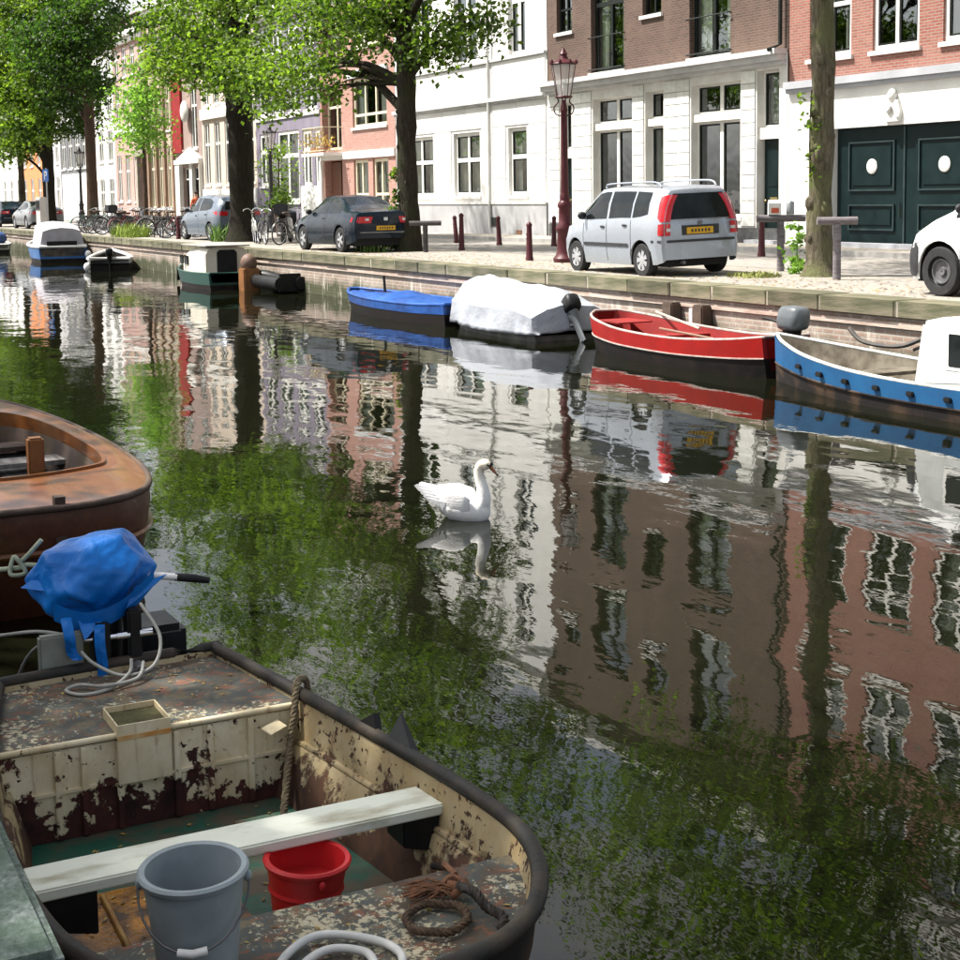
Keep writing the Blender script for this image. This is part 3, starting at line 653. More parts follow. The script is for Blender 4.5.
def leaf_mesh(name, blobs, m, size, seed, org, sig=(.22, .52), dens=1.0):
    """blobs: (cx,cy,cz,rx,ry,rz,n_leaves); one mesh of folded leaf-sized faces, in clumps with gaps between"""
    g = np.random.default_rng(seed); P = []; T = []; S = []
    for cx, cy, cz, rx, ry, rz, n in blobs:
        n = int(n*dens); k = max(3, int(n/48)); d = g.normal(size=(k, 3)); d /= np.linalg.norm(d, axis=1)[:, None]
        rad = g.uniform(0, 1, k)**.42
        cc = np.array([cx, cy, cz]) + d*rad[:, None]*np.array([rx, ry, rz])
        ct = g.uniform(-.36, .36, k)
        idx = g.integers(0, k, n); sg = g.uniform(sig[0], sig[1], k)[idx][:, None]
        off = g.normal(size=(n, 3))*sg*np.array([1, 1, .55])
        P.append(cc[idx]+off); T.append(np.clip(.5+ct[idx]+g.normal(size=n)*.16, 0, 1)); S.append(size*g.uniform(.6, 1.3, n))
    P = np.concatenate(P); T = np.concatenate(T); S = np.concatenate(S); n = len(P)
    nr = g.normal(size=(n, 3))*.75 + np.array([-.1, -.15, .75]); nr /= np.linalg.norm(nr, axis=1)[:, None]
    a = np.cross(nr, g.normal(size=(n, 3))); a /= np.linalg.norm(a, axis=1)[:, None]; b = np.cross(nr, a)
    L = S[:, None]; W = L*.36; fold = nr*L*.10
    V = np.stack([P-a*L*.5, P-b*W+fold+a*L*.02, P+a*L*.55-nr*L*.08, P+b*W+fold+a*L*.02], 1).reshape(-1, 3) - np.array(org)
    me = bpy.data.meshes.new(name)
    me.vertices.add(4*n); me.vertices.foreach_set('co', V.astype(np.float32).ravel())
    base = np.arange(n)[:, None]*4
    tri = np.concatenate([base+np.array([0, 2, 1]), base+np.array([0, 3, 2])], 1).reshape(-1)
    me.loops.add(6*n); me.loops.foreach_set('vertex_index', tri.astype(np.int32))
    me.polygons.add(2*n); me.polygons.foreach_set('loop_start', (np.arange(2*n)*3).astype(np.int32))
    at = me.attributes.new('tint', 'FLOAT', 'POINT'); at.data.foreach_set('value', np.repeat(T, 4).astype(np.float32))
    me.update(); me.validate(); me.materials.append(m)
    return me
def tree(label, x, y, base, trunk, blobs, leaf, bark, size=.13, seed=1, limbs=None, group='elms along the canal', name='elm_tree', flare=1.5, sub=5, burls=0):
    """trunk: list of (dx,dy,z,r); blobs relative to x,y; limbs: (start z, blob index, r)"""
    root = thing(name, label, 'tree', (x, y, base), group=group); o = root.location; g = random.Random(seed)
    tm = MB(); pts = []; rad = []
    tr = catmull([(x+dx, y+dy, z) for dx, dy, z, r in trunk], sub=5); zs = [t[2] for t in trunk]; rs = [t[3] for t in trunk]
    for p in tr:
        r = float(np.interp(p.z, zs, rs)); h = p.z-base
        r *= 1+(flare-1)*math.exp(-max(h, 0)/.22)
        pts.append(p); rad.append(r*(1+.05*math.sin(p.z*5+seed)+.05*math.sin(p.z*11.3+seed*2)))
    tm.tube(pts, rad, 14)
    def at(z):
        return min(tr, key=lambda p: abs(p.z-z)).copy()
    for i, bl in enumerate(blobs):
        c = Vector((x+bl[0], y+bl[1], bl[2])); zt = min(max(zs[0]+1.5, bl[2]-.45*math.hypot(bl[0], bl[1])-.6), zs[-1]-.3)
        if limbs and i in limbs: zt = limbs[i]
        s = at(zt); r0 = float(np.interp(zt, zs, rs))*.55*min(1, (bl[3]/1.5)**1.2)
        mid = s.lerp(c, .5)+Vector((g.uniform(-.2, .2), g.uniform(-.2, .2), .25))
        path = catmull([s, mid, c], sub=5); n = len(path)
        tm.tube(path, [r0*(1-.8*k/(n-1)) for k in range(n)], 7)
        for _ in range(sub):
            k = g.randint(n//3, n-1); a = path[k]
            e = c+Vector((g.gauss(0, .55)*bl[3], g.gauss(0, .55)*bl[4], g.gauss(0, .5)*bl[5]))
            m2 = a.lerp(e, .5)+Vector((0, 0, .15)); rr = max(r0*(1-.8*k/(n-1))*.6, .015)
            tm.tube(catmull([a, m2, e], sub=3), [rr*(1-.85*q/6) for q in range(7)], 5)
    for _ in range(burls):
        z = g.uniform(zs[0]+.6, min(zs[-1], zs[0]+6)); p = at(z); r = float(np.interp(z, zs, rs)); a = g.uniform(2.6, 6.6); s_ = g.uniform(.035, .075)
        tm.ball((p.x+math.cos(a)*r*.93, p.y+math.sin(a)*r*.93, z), (s_, s_, s_*g.uniform(1.0, 1.8)), 8, 6)
    tm.build('trunk', bark, root, 60, org=o)
    link_mesh('crown', leaf_mesh('crown', [(x+b[0], y+b[1], *b[2:]) for b in blobs], leaf, size, seed, o, dens=.80 if x > -50 else .88), root)
    return root
EG = 'elms along the canal'
# the tree by the garage doors: bare trunk, crown above
tree('mossy bare-trunked elm in front of the green garage doors', -19.35, 16.05, .98, [(0, 0, .98, .225), (-.02, 0, 2, .20), (.05, 0, 4, .19), (.02, 0, 6.2, .18), (.1, .1, 9, .13), (.2, 0, 12, .06)],
     [(-2.6, -.6, 8.3, 2.3, 2.2, 1.6, 4200), (1.6, -1.2, 8.0, 2.4, 2.2, 1.5, 4200), (.3, 1.8, 9.0, 2.4, 2, 1.7, 2600), (-.6, -1.0, 10.4, 2.8, 2.5, 1.8, 4200), (.6, 0, 12.4, 2.0, 2, 1.4, 2400), (3.4, -.6, 9.6, 1.7, 1.7, 1.2, 2200), (-4.4, .4, 9.4, 1.6, 1.5, 1.1, 2000), (-5.0, -.2, 11.3, 2.2, 2.0, 1.5, 1700), (-2.4, 0, 13.4, 2.4, 2.2, 1.5, 1500), (2.6, .2, 13.0, 2.4, 2.2, 1.5, 1400), (4.6, 0, 11.4, 2, 2, 1.4, 1300)],
     leaf_elm, bark_moss, .13, 11, burls=34)
# the slim ivy-footed elm with long limbs to the left
tree('slim elm with ivy on its foot and long low limb over the road', -35.0, 15.75, .98, [(0, 0, .98, .30), (.02, 0, 2, .27), (-.05, 0, 3.5, .25), (.02, 0, 5.2, .24), (-.1, 0, 7.5, .19), (0, .1, 10, .12), (.1, 0, 12.5, .05)],
     [(-2.4, -1.2, 5.9, 1.3, 1.1, .75, 1000), (-4.4, -1.5, 6.2, 1.5, 1.2, .9, 950), (-6.4, -1.6, 5.9, 1.3, 1.1, .85, 900), (-4.3, -1.5, 5.0, .55, .5, .4, 260), (-6.2, -1.5, 5.05, .6, .5, .4, 300), (-2.9, -1.2, 5.2, .4, .4, .3, 160), (-3.4, -.6, 7.3, 1.7, 1.5, .9, 1300), (-5.8, -.6, 7.6, 1.7, 1.5, .9, 1200), (.8, .4, 6.1, .9, .9, .55, 1300), (1.9, .9, 6.6, 1.0, .9, .55, 900), (-.6, -.4, 7.0, 1.4, 1.3, .8, 2200), (0, 0, 9.4, 2.8, 2.6, 1.6, 5200), (-2.6, 0, 9.6, 2.4, 2.2, 1.5, 3800), (0, .3, 12.0, 2.3, 2.2, 1.5, 3200), (2.8, 0, 8.8, 1.5, 1.4, 1.0, 1500), (4.2, -.3, 10.6, 2.2, 2.0, 1.5, 2000), (6.4, -.2, 10.2, 1.8, 1.7, 1.3, 1500), (3.6, 0, 13.2, 2.4, 2.2, 1.5, 1600), (6.6, 0, 12.8, 2.0, 1.9, 1.3, 1200), (-3.4, 0, 12.4, 2.4, 2.2, 1.5, 2600)],
     leaf_elm, bark_mid, .15, 12, {0: 5.2, 1: 5.3, 2: 5.2, 3: 5.25, 4: 5.25, 5: 5.2, 6: 5.6, 8: 5.2, 9: 5.4}, burls=16)
# the stout forked one
tree('stout old elm with thick dark forked trunk behind the cabin boat', -47.3, 15.35, .98, [(0, 0, .98, .44), (0, 0, 2.2, .40), (.05, 0, 4.2, .40), (.0, 0, 5.6, .43), (-.1, 0, 7, .30), (0, 0, 9.5, .2), (0, 0, 13, .06)],
     [(-3.0, -.6, 7.0, 2.0, 1.8, 1.1, 2600), (-1.0, -1.4, 6.9, 1.7, 1.3, 1.0, 1700), (1.6, -.9, 6.6, 1.6, 1.4, 1.0, 1600), (2.8, -.7, 5.9, 1.1, 1.0, .7, 1200), (-4.6, -.2, 8.3, 1.9, 1.7, 1.2, 3000), (0, 0, 9.0, 3.0, 2.6, 1.5, 5200), (0, 0, 11.6, 3.0, 2.7, 1.8, 4800), (3.2, .4, 9.2, 1.8, 1.6, 1.2, 2600), (-1.8, .8, 13.2, 2, 2, 1.2, 1800)],
     leaf_elm, bark_dark, .17, 13, {0: 5.4, 1: 5.6, 2: 5.5, 3: 5.2})
# the small fresh green one among the bicycles
tree('young tree with airy bright light green crown behind the bicycles', -59.8, 15.4, .98, [(0, 0, .98, .09), (.05, 0, 3, .08), (0, 0, 5, .06), (.1, 0, 7.4, .03)],
     [(-.2, 0, 4.7, .9, .9, .5, 600), (1.0, -.2, 5.3, .9, .8, .45, 600), (-1.0, .1, 5.8, .8, .8, .45, 520), (.3, 0, 6.4, 1.0, .9, .5, 620), (1.3, -.2, 6.3, .8, .8, .4, 420), (0, 0, 7.5, .7, .7, .5, 420)],
     leaf_young, bark_red, .17, 14, group=None, name='young_tree')
tree('tall elm with straight reddish brown trunk rising behind the bicycles', -71.5, 15.9, .98, [(0, 0, .98, .29), (.05, 0, 4, .25), (0, 0, 7.0, .22), (0, 0, 10, .18), (0, 0, 14, .06)],
     [(-2.4, -.3, 7.6, 2.0, 1.8, 1.2, 2600), (2.2, -.8, 7.8, 2.0, 1.6, 1.2, 2400), (1.2, -1.6, 9.3, 2.4, 2.0, 1.4, 3200), (-1.2, -.8, 10.0, 2.8, 2.4, 1.6, 3600), (3.2, -.6, 10.4, 2.2, 2.0, 1.4, 2600), (0, 0, 12.6, 3.0, 2.6, 1.6, 3200), (-3.2, .4, 6.2, 1.2, 1.1, .8, 900), (4.0, 0, 12.3, 2.0, 1.8, 1.3, 1600), (0, -.5, 14.8, 3.0, 2.6, 1.4, 2400)],
     leaf_dark, bark_red, .20, 15)
tree('elm with nearly black trunk behind the white canopied boat', -77.6, 15.1, .98, [(0, 0, .98, .34), (0, 0, 3, .30), (.05, 0, 6, .27), (0, 0, 10, .18), (0, 0, 14, .06)],
     [(-2.6, -.6, 6.0, 1.8, 1.6, 1.2, 2600), (1.8, -.9, 6.0, 1.6, 1.3, 1.1, 2200), (-.6, -1.2, 7.6, 2.4, 2.0, 1.4, 3600), (-3.8, -.4, 8.4, 2.2, 2.0, 1.5, 2800), (2.6, -.4, 8.6, 2.0, 1.8, 1.4, 2600), (0, 0, 10.4, 3.2, 2.8, 1.7, 4200), (-.4, 0, 13, 3.0, 2.6, 1.5, 3000), (-1.6, -1.4, 4.9, .9, .8, .6, 700), (-3.2, -1.8, 11.6, 3.0, 2.4, 1.8, 3600), (3.0, -1.2, 12.0, 2.6, 2.2, 1.8, 3000), (-5.0, -1.0, 9.0, 2.0, 1.8, 1.6, 2200), (0, -1, 14.8, 3.2, 2.6, 1.5, 2600)],
     leaf_elm, bark_dark, .20, 16)
tree('thin elm standing before the plain white house', -90.2, 16.0, .98, [(0, 0, .98, .22), (.1, 0, 4, .18), (0, 0, 7, .14), (0, 0, 11, .05)],
     [(-1.8, -.3, 6.3, 1.7, 1.5, 1.0, 1700), (1.8, -.3, 6.6, 1.7, 1.5, 1.0, 1700), (0, 0, 8.4, 2.6, 2.2, 1.5, 2800), (0, 0, 11, 2.8, 2.4, 1.7, 2800), (3.4, 0, 8.8, 2, 1.8, 1.4, 1800)], leaf_elm, bark_m, .22, 17)
tree('far elm beyond the parked grey car at the end of the quay', -101.5, 15.8, .98, [(0, 0, .98, .28), (0, 0, 5, .24), (0, 0, 12, .06)],
     [(-1.5, 0, 6.4, 2.2, 2, 1.4, 1800), (1.8, 0, 7.2, 2.2, 2, 1.4, 1800), (0, 0, 9.6, 3.2, 2.8, 2, 2800), (0, 0, 12, 2.6, 2.4, 1.5, 1800)], leaf_elm, bark_dark, .24, 18)
tree('elm to the right of the white van', -5.5, 16.1, .98, [(0, 0, .98, .26), (0, 0, 4, .22), (0, 0, 8, .16), (0, 0, 12, .05)],
     [(-2.6, -.6, 8.0, 2.3, 2.2, 1.5, 2600), (2, -.6, 8.6, 2.3, 2.2, 1.6, 2000), (0, 0, 10.6, 2.8, 2.5, 1.8, 2800)], leaf_elm, bark_m, .17, 19)
# trees on the near bank, behind the viewer; they shade the old boat
for k, (tx, ty, lab) in enumerate(((-8.2, -3.5, 'near bank elm behind the wooden boat'), (-15.6, -3.5, 'near bank elm further along past the wooden boat'))):
    tree(lab, tx, ty, .98, [(0, 0, .98, .32), (0, 0, 4, .27), (0, 0, 8, .2), (0, 0, 12.5, .06)],
         [(-2, .4, 7.8, 2.0, 1.9, 1.2, 1300), (2, .4, 8.0, 2.0, 1.9, 1.2, 1300), (0, -.8, 9.4, 2.6, 2.3, 1.4, 1700), (0, .5, 10.8, 2.4, 2.2, 1.4, 1500)], leaf_dark, bark_m, .24, 30+k, group='elms on the near bank')

# low plants
def tuft(label, x, y, z, n, h, r, m, seed, cat='plant', name='weed_tuft'):
    g = random.Random(seed); mb = MB()
    root = thing(name, label, cat, (x, y, z))
    for _ in range(n):
        a = g.uniform(0, 6.283); d = r*math.sqrt(g.random()); px, py = d*math.cos(a), d*math.sin(a); hh = h*g.uniform(.4, 1.1)
        lx, ly = g.gauss(0, .3)*hh, g.gauss(0, .3)*hh; wd = .007+.010*g.random(); c, s = math.cos(a+1.3)*wd, math.sin(a+1.3)*wd
        mb.add([(px-c, py-s, -.02), (px+c, py+s, -.02), (px+lx*.5+c*1.4, py+ly*.5+s*1.4, hh*.6), (px+lx*.5-c*1.4, py+ly*.5-s*1.4, hh*.6), (px+lx, py+ly, hh)], [(0, 1, 2, 3), (3, 2, 4)])
    mb.build('leaves', m, root, fix=False)
    return root
weed_m = mat('weed_green', (.10, .20, .04), (.18, .30, .06), 9, rough=.6)
tuft('fern-like green weed at the left foot of the stout elm', -48.0, 14.75, 1.0, 110, .62, .28, weed_m, 1)
tuft('bright green grass clump at the quay edge beside the bicycles', -56.6, 14.0, 1.0, 420, .55, .8, mat('lime_grass', (.24, .34, .05), (.30, .38, .08), 9), 2, 'grass', 'grass_clump')
tuft('green weed at the foot of the ivy-clad slim elm', -35.5, 15.0, 1.0, 160, .28, .5, weed_m, 3)
wd_ = thing('weed', 'leafy green weed growing between the log rail and the mossy elm', 'plant', (-20.2, 16.25, 1.0))
link_mesh('leaves', leaf_mesh('leaves', [(-20.2, 16.25, 1.25, .16, .16, .25, 110), (-20.15, 16.25, 1.65, .12, .12, .25, 80), (-20.05, 16.2, 1.12, .25, .2, .1, 60)], leaf_young, .10, 77, wd_.location, (.05, .1)), wd_)
MB().tube([(0, 0, 0), (.03, 0, .5), (.06, 0, .85)], .012, 5).build('stem', weed_m, wd_)
tuft('low yellow green moss tuft on the quay edge before the mossy elm', -19.9, 15.15, 1.0, 240, .09, .45, mat('moss_yellow', (.26, .28, .08), (.20, .22, .06), 9), 6)
def ivy(label, x, y, z0, z1, r, n, seed):
    g = np.random.default_rng(seed); root = thing('ivy', label, 'ivy', (x, y, z0))
    bl = [(x-r*.55, y-r*.75, z0+(z1-z0)*f, r*.6, r*.45, (z1-z0)*.12, int(n/5)) for f in (.08, .28, .5, .7, .9)]
    me = leaf_mesh('leaves', bl, leaf_elm, .10, seed, root.location, (.06, .12)); link_mesh('leaves', me, root)
    MB().tube(catmull([(-r*.8, -r*.4, 0), (-r*.9, -r*.5, (z1-z0)*.5), (-r*.7, -r*.4, z1-z0)]), .012, 5).build('stem', bark_m, root)
ivy('green ivy climbing the foot of the slim elm', -35.0, 15.75, 1.0, 3.1, .34, 420, 5)
ivy('small ivy leaves clinging to the mossy elm trunk', -19.2, 15.85, 2.6, 4.0, .12, 70, 6)
# leaf litter
def litter():
    g = np.random.default_rng(9); n = 1500
    P = np.stack([g.uniform(-40, -12, n), 13.75+np.abs(g.normal(size=n))*1.1, np.full(n, 1.006)], 1); P[:, 1] = np.minimum(P[:, 1], 16.8)
    a = g.uniform(0, 6.28, n); s = g.uniform(.02, .05, n)
    V = np.stack([P+np.stack([np.cos(a+k*1.571)*s*(1 if k % 2 else .6), np.sin(a+k*1.571)*s*(1 if k % 2 else .6), g.uniform(0, .015, n)], 1) for k in range(4)], 1).reshape(-1, 3)
    me = bpy.data.meshes.new('leaf_litter'); me.from_pydata(V.tolist(), [], (np.arange(n)[:, None]*4+np.arange(4)).tolist())
    me.materials.append(mat('dry_leaf', (.30, .22, .09), (.16, .10, .05), 1.5, lo=.45, hi=.55))
    tag(link_mesh('leaf_litter', me), 'dry leaf litter along the quay edge', 'leaves', kind='stuff')
litter()

# ------------------------------------------------------------------ street furniture
maroon = mat('maroon_iron', (.050, .009, .013), (.075, .017, .020), 6, rough=.42, bump=.1, spec=.25)
lamp_glass = None
def lamp_glass_m():
    t = NT('lantern_glass'); tr = t.n('BsdfTransparent'); tr.inputs[0].default_value = (.92, .92, .9, 1)
    df = t.n('BsdfDiffuse'); df.inputs[0].default_value = (.75, .74, .72, 1); mx = t.n('MixShader'); mx.inputs[0].default_value = .35
    t.l(tr.outputs[0], mx.inputs[1]); t.l(df.outputs[0], mx.inputs[2]); t.l(mx.outputs[0], t.out.inputs[0]); return t.m
lamp_glass = lamp_glass_m()
def crown_lamp(label, x, y, m, group=None):
    L = thing('street_lamp', label, 'street lamp', (x, y, 1.0), group=group)
    MB().lathe([(.24, 0), (.25, .08), (.2, .14), (.17, .22), (.16, .62), (.19, .66), (.19, .72), (.13, .8), (.125, 1.1), (.15, 1.14), (.15, 1.2), (.10, 1.26), (.105, 1.34), (.08, 1.42)], n=20).build('base', m, L, 40)
    MB().lathe([(.085, 1.40), (.075, 2.2), (.066, 3.05), (.075, 3.07), (.075, 3.12), (.05, 3.15), (.045, 3.3)], n=16).build('post', m, L, 40)
    br = MB()
    for k in range(4):
        a = math.pi/4+k*math.pi/2; c, s = math.cos(a), math.sin(a)
        br.tube(catmull([(c*.05, s*.05, 2.98), (c*.17, s*.17, 3.02), (c*.21, s*.21, 3.15), (c*.12, s*.12, 3.26), (c*.14, s*.14, 3.34)], sub=4), .014, 5)
    br.tube([(.16*math.cos(a*.5236), .16*math.sin(a*.5236), 3.36) for a in range(12)], .022, 6, closed=True); br.build('bracket', m, L, 40)
    MB().lathe([(.14, 3.37), (.25, 4.0)], n=8).build('lantern_glass', lamp_glass, L)
    fr = MB()
    for k in range(8):
        a = k*math.pi/4; c, s = math.cos(a), math.sin(a); fr.cyl((c*.145, s*.145, 3.36), (c*.255, s*.255, 4.01), .009, 5)
    fr.tube([(.26*math.cos(a*.3927), .26*math.sin(a*.3927), 4.02) for a in range(16)], .02, 6, closed=True)
    for k in range(8):
        a = k*math.pi/4; fr.lathe([(.03, 4.02), (.035, 4.06), (.008, 4.11)], (.27*math.cos(a), .27*math.sin(a), 0), 6)
    fr.build('lantern_frame', m, L, 40)
    MB().lathe([(.26, 4.03), (.17, 4.09), (.1, 4.12), (.07, 4.2), (.09, 4.22), (.06, 4.26), (.02, 4.34)], n=12).build('crown_cap', m, L, 40)
    MB().lathe([(.02, 3.36), (.045, 3.42), (.05, 3.6), (.02, 3.66)], n=10).build('bulb', white_paint, L, 40)
    return L
crown_lamp('maroon crown-topped lamp post beside the silver hatchback', -26.75, 15.55, maroon)
crown_lamp('black lamp post in front of the lavender house', -58.4, 20.2, mat('black_iron', (.018, .018, .02), (.035, .033, .035), 6, rough=.45))
crown_lamp('far black lamp post before the white shop house', -84.6, 18.2, MATS['black_iron'])
def bollard(label, x, y, tilt=(0, 0), h=.82, group=None, m=None):
    B = thing('bollard', label, 'bollard', (x, y, 1.0), group=group); B.rotation_euler = (tilt[0], tilt[1], 0)
    MB().lathe([(.085, -.03), (.085, .06), (.075, .08), (.055, h-.1), (.065, h-.09), (.065, h-.05), (.05, h-.03), (.015, h)], n=14).build('post', m or maroon, B, 40)
    for k in range(3): MB().box(-.012, .012, -.068, -.045, .35+k*.09, .40+k*.09).build('cross', m or maroon, B)
    return B
bollard('leaning maroon bollard farthest from the lamp, near the white house', -39.7, 19.4, (0, -.16))
bollard('stout upright maroon bollard next to the slim elm', -34.5, 17.0, h=.95)
bollard('slightly tilted maroon bollard in front of the white house drain pipe', -37.0, 19.4, (0, -.08))
bollard('maroon bollard standing at the quay edge left of the lamp post', -28.0, 15.4)
bollard('maroon bollard half hidden behind the lamp post', -35.0, 20.0, (0, .03))
bollard('maroon bollard before the dark green front door', -25.9, 19.9, (0, .02))
bollard('short maroon bollard between the bicycles and the pale blue hatchback', -52.3, 14.6)
rail_m = mat('weathered_log', (.20, .18, .19), (.12, .105, .11), 5, rough=.9, bump=.4, stretch=(1, 1, 4))
def log_rail(label, x, y, rz, L=.62, h=.92):
    G = thing('log_rail', label, 'rail', (x, y, 1.0), rz, group='log rails guarding the elms')
    MB().lathe([(.065, -.05), (.062, h-.06), (.05, h-.05)], n=12).build('post', rail_m, G, 40)
    MB().tube([(-L/2, 0, h), (L/2, 0, h)], .062, 12).build('crossbar', rail_m, G, 40)
    return G
log_rail('log rail on the left of the mossy elm, carrying two cartons', -21.0, 16.55, R(62), .85)
log_rail('log rail on the right of the mossy elm', -18.4, 15.6, R(60), .62)
rail_m = mat('dark_log', (.045, .04, .04), (.08, .07, .07), 5, rough=.85, bump=.4)
log_rail('low dark log rail beside the slim elm', -34.0, 15.75, R(60), .8, .72)
ct = thing('juice_carton', 'white carton with red marks left on the log rail', 'carton', (-21.05, 16.45, 1.985), R(60))
MB().box(-.11, .11, -.05, .05, 0, .2).prism([(-.05, .2), (.05, .2), (0, .26)], -.11, .11, 'x').build('box', white_paint, ct)
MB().box(-.06, .07, -.054, -.0505, .03, .12).build('red_mark', mat('carton_red', (.55, .06, .03), (.6, .15, .08), 20), ct)
c2_ = thing('tin', 'small grey tin beside the white carton on the log rail', 'tin', (-20.93, 16.70, 1.985))
MB().lathe([(.065, 0), (.07, .01), (.07, .2), (.06, .22), (.03, .24)], n=14).build('can', mat('tin_grey', (.35, .37, .38), metal=.5, rough=.5), c2_, 40)
# ticket machine and parking sign
pm = thing('ticket_machine', 'tall pale ticket machine beside the parked grey saloon', 'parking meter', (-74.5, 14.1, 1.0), R(20))
MB().box(-.22, .22, -.18, .18, 0, 1.6).build('cabinet', mat('pale_cabinet', (.60, .58, .56), (.5, .48, .47), 3), pm, bevel=.03)
MB().box(-.14, .14, -.2, -.181, 1.05, 1.4).build('screen', black_paint, pm)
MB().box(-.16, .16, -.196, -.181, .98, 1.46).build('front_plate', mat('dark_plate', (.10, .08, .09)), pm)
ps = thing('parking_sign', 'blue square parking sign on slim pole by the ticket machine', 'sign', (-75.0, 14.5, 1.0), R(20))
MB().cyl((0, 0, 0), (0, 0, 3.0), .035, 8).build('pole', mat('galvanised', (.45, .46, .47), metal=.6, rough=.5), ps)
MB().box(-.26, .26, -.05, -.03, 2.35, 2.95).build('board', mat('sign_blue', (.03, .14, .45), (.025, .12, .40), 3, rough=.4), ps)
MB().box(-.11, -.045, -.056, -.0505, 2.45, 2.85).box(-.045, .08, -.056, -.0505, 2.79, 2.85).box(-.045, .08, -.056, -.0505, 2.62, 2.68).box(.06, .12, -.0555, -.0505, 2.64, 2.83).build('letter', white_paint, ps)
# planter with shrub
pl = thing('planter', 'dark planter with bushy green shrub in front of the lavender house', 'planter', (-51.6, 18.2, 1.0))
MB().lathe([(.18, 0), (.22, .5), (.3, 1.0), (.34, 1.05), (.3, 1.06)], n=14).build('pot', mat('brown_pot', (.10, .06, .05), (.06, .04, .035), 4), pl, 40)
link_mesh('shrub', leaf_mesh('shrub', [(-51.6, 18.2, 2.35, .40, .40, .28, 420)], leaf_elm, .12, 40, pl.location, (.08, .16)), pl)
for k, (bx, by, bz, rr, nn, lab) in enumerate(((-62.2, 21.9, 2.6, .7, 900, 'tall climbing shrub against the lavender house'),)):
    sh = thing('shrub', lab, 'shrub', (bx, by, 1.1)); link_mesh('foliage', leaf_mesh('foliage', [(bx, by, 2.0, .6, .5, .7, 500), (bx-.3, by, 3.2, .5, .4, .8, 500), (bx+.1, by, 4.2, .35, .3, .6, 260)], leaf_elm, .14, 50+k, sh.location), sh)
    MB().tube([(0, 0, 0), (-.1, 0, 1.5), (0, 0, 3)], .04, 6).build('stem', bark_m, sh)
fb = thing('flower_box', 'box of yellow orange flowers on the salmon house balcony', 'flower box', (-59.4, FY-.55, 4.222))
MB().box(-.6, .6, -.12, .12, 0, .22).build('box', mat('terracotta', (.35, .14, .07)), fb)
tag(link_mesh('flowers', leaf_mesh('flowers', [(-59.4, FY-.55, 4.65, .6, .15, .22, 260)], mat('flower_orange', (.55, .30, .05), (.35, .36, .06), 6), .12, 60, fb.location), fb), kind='stuff')

# ------------------------------------------------------------------ people (small, far away)
skin_m = mat('skin', (.50, .30, .22), (.44, .26, .19), 6, rough=.6); hair_m = mat('dark_hair', (.03, .022, .018), (.05, .035, .03), 9, rough=.7)
def person(label, x, y, rz, top_m, leg_m, z=1.0):
    P = thing('person', label, 'person', (x, y, z), rz)
    J = {'pel': (0, 0, .94, .15), 'che': (0, 0, 1.30, .17), 'nek': (0, .01, 1.47, .07), 'hd': (0, .02, 1.60, .09), 'hd2': (0, .02, 1.70, .08),
         'lh': (.09, 0, .88, .10), 'lk': (.10, .06, .50, .07), 'la': (.10, -.02, .09, .045), 'lt': (.11, .14, .04, .04), 'rh': (-.09, 0, .88, .10), 'rk': (-.10, -.01, .50, .07), 'ra': (-.10, -.14, .10, .045), 'rt': (-.11, .02, .04, .04),
         'ls': (.19, 0, 1.40, .065), 'le': (.25, -.03, 1.12, .05), 'lw': (.24, .06, .88, .035), 'lf': (.235, .09, .79, .03), 'rs': (-.19, 0, 1.40, .065), 're': (-.25, -.02, 1.12, .05), 'rw': (-.24, .08, .89, .035), 'rf': (-.235, .11, .80, .03)}
    E_ = [('pel', 'che'), ('che', 'nek'), ('nek', 'hd'), ('hd', 'hd2'), ('pel', 'lh'), ('lh', 'lk'), ('lk', 'la'), ('la', 'lt'), ('pel', 'rh'), ('rh', 'rk'), ('rk', 'ra'), ('ra', 'rt'), ('che', 'ls'), ('ls', 'le'), ('le', 'lw'), ('lw', 'lf'), ('che', 'rs'), ('rs', 're'), ('re', 'rw'), ('rw', 'rf')]
    ks = list(J); me = bpy.data.meshes.new('body'); me.from_pydata([J[k][:3] for k in ks], [(ks.index(a), ks.index(b)) for a, b in E_], [])
    o = link_mesh('body', me, P); sk = o.modifiers.new('skin', 'SKIN')
    for i, k in enumerate(ks):
        sv = me.skin_vertices[0].data[i]; sv.radius = (J[k][3], J[k][3]*.8); sv.use_root = (k == 'pel')
    sb = o.modifiers.new('sub', 'SUBSURF'); sb.levels = 2; sb.render_levels = 2
    t = NT('clothes_'+top_m.name+leg_m.name); tc = t.coords(); sp = t.n('SeparateXYZ'); t.l(tc, sp.inputs[0])
    g1 = t.math('GREATER_THAN', sp.outputs[2], .92); g2 = t.math('GREATER_THAN', sp.outputs[2], 1.47)
    def base(m): return tuple(m.node_tree.nodes['Color Ramp'].color_ramp.elements[0].color[:3])
    c = t.mix(g1, base(leg_m), base(top_m)); c = t.mix(g2, c, base(skin_m)); t.principled(c, .8); me.materials.append(t.m)
    MB().ball((0, -.005, 1.68), (.088, .10, .09), 12, 8).build('hair', hair_m, P, 60)
    fc = MB(); fc.ball((0, .115, 1.60), (.016, .025, .03), 6, 5); fc.build('nose', skin_m, P, 60)
    return P
person('pedestrian in a blue top and brownish trousers by the dark trunk', -80.6, 15.7, R(200), mat('blue_top', (.05, .12, .26)), mat('brown_trousers', (.22, .11, .08)))
person('pedestrian in an orange red top before the white doorway', -62.6, 18.3, R(100), mat('orange_top', (.52, .12, .05)), mat('pale_trousers', (.6, .58, .54)))
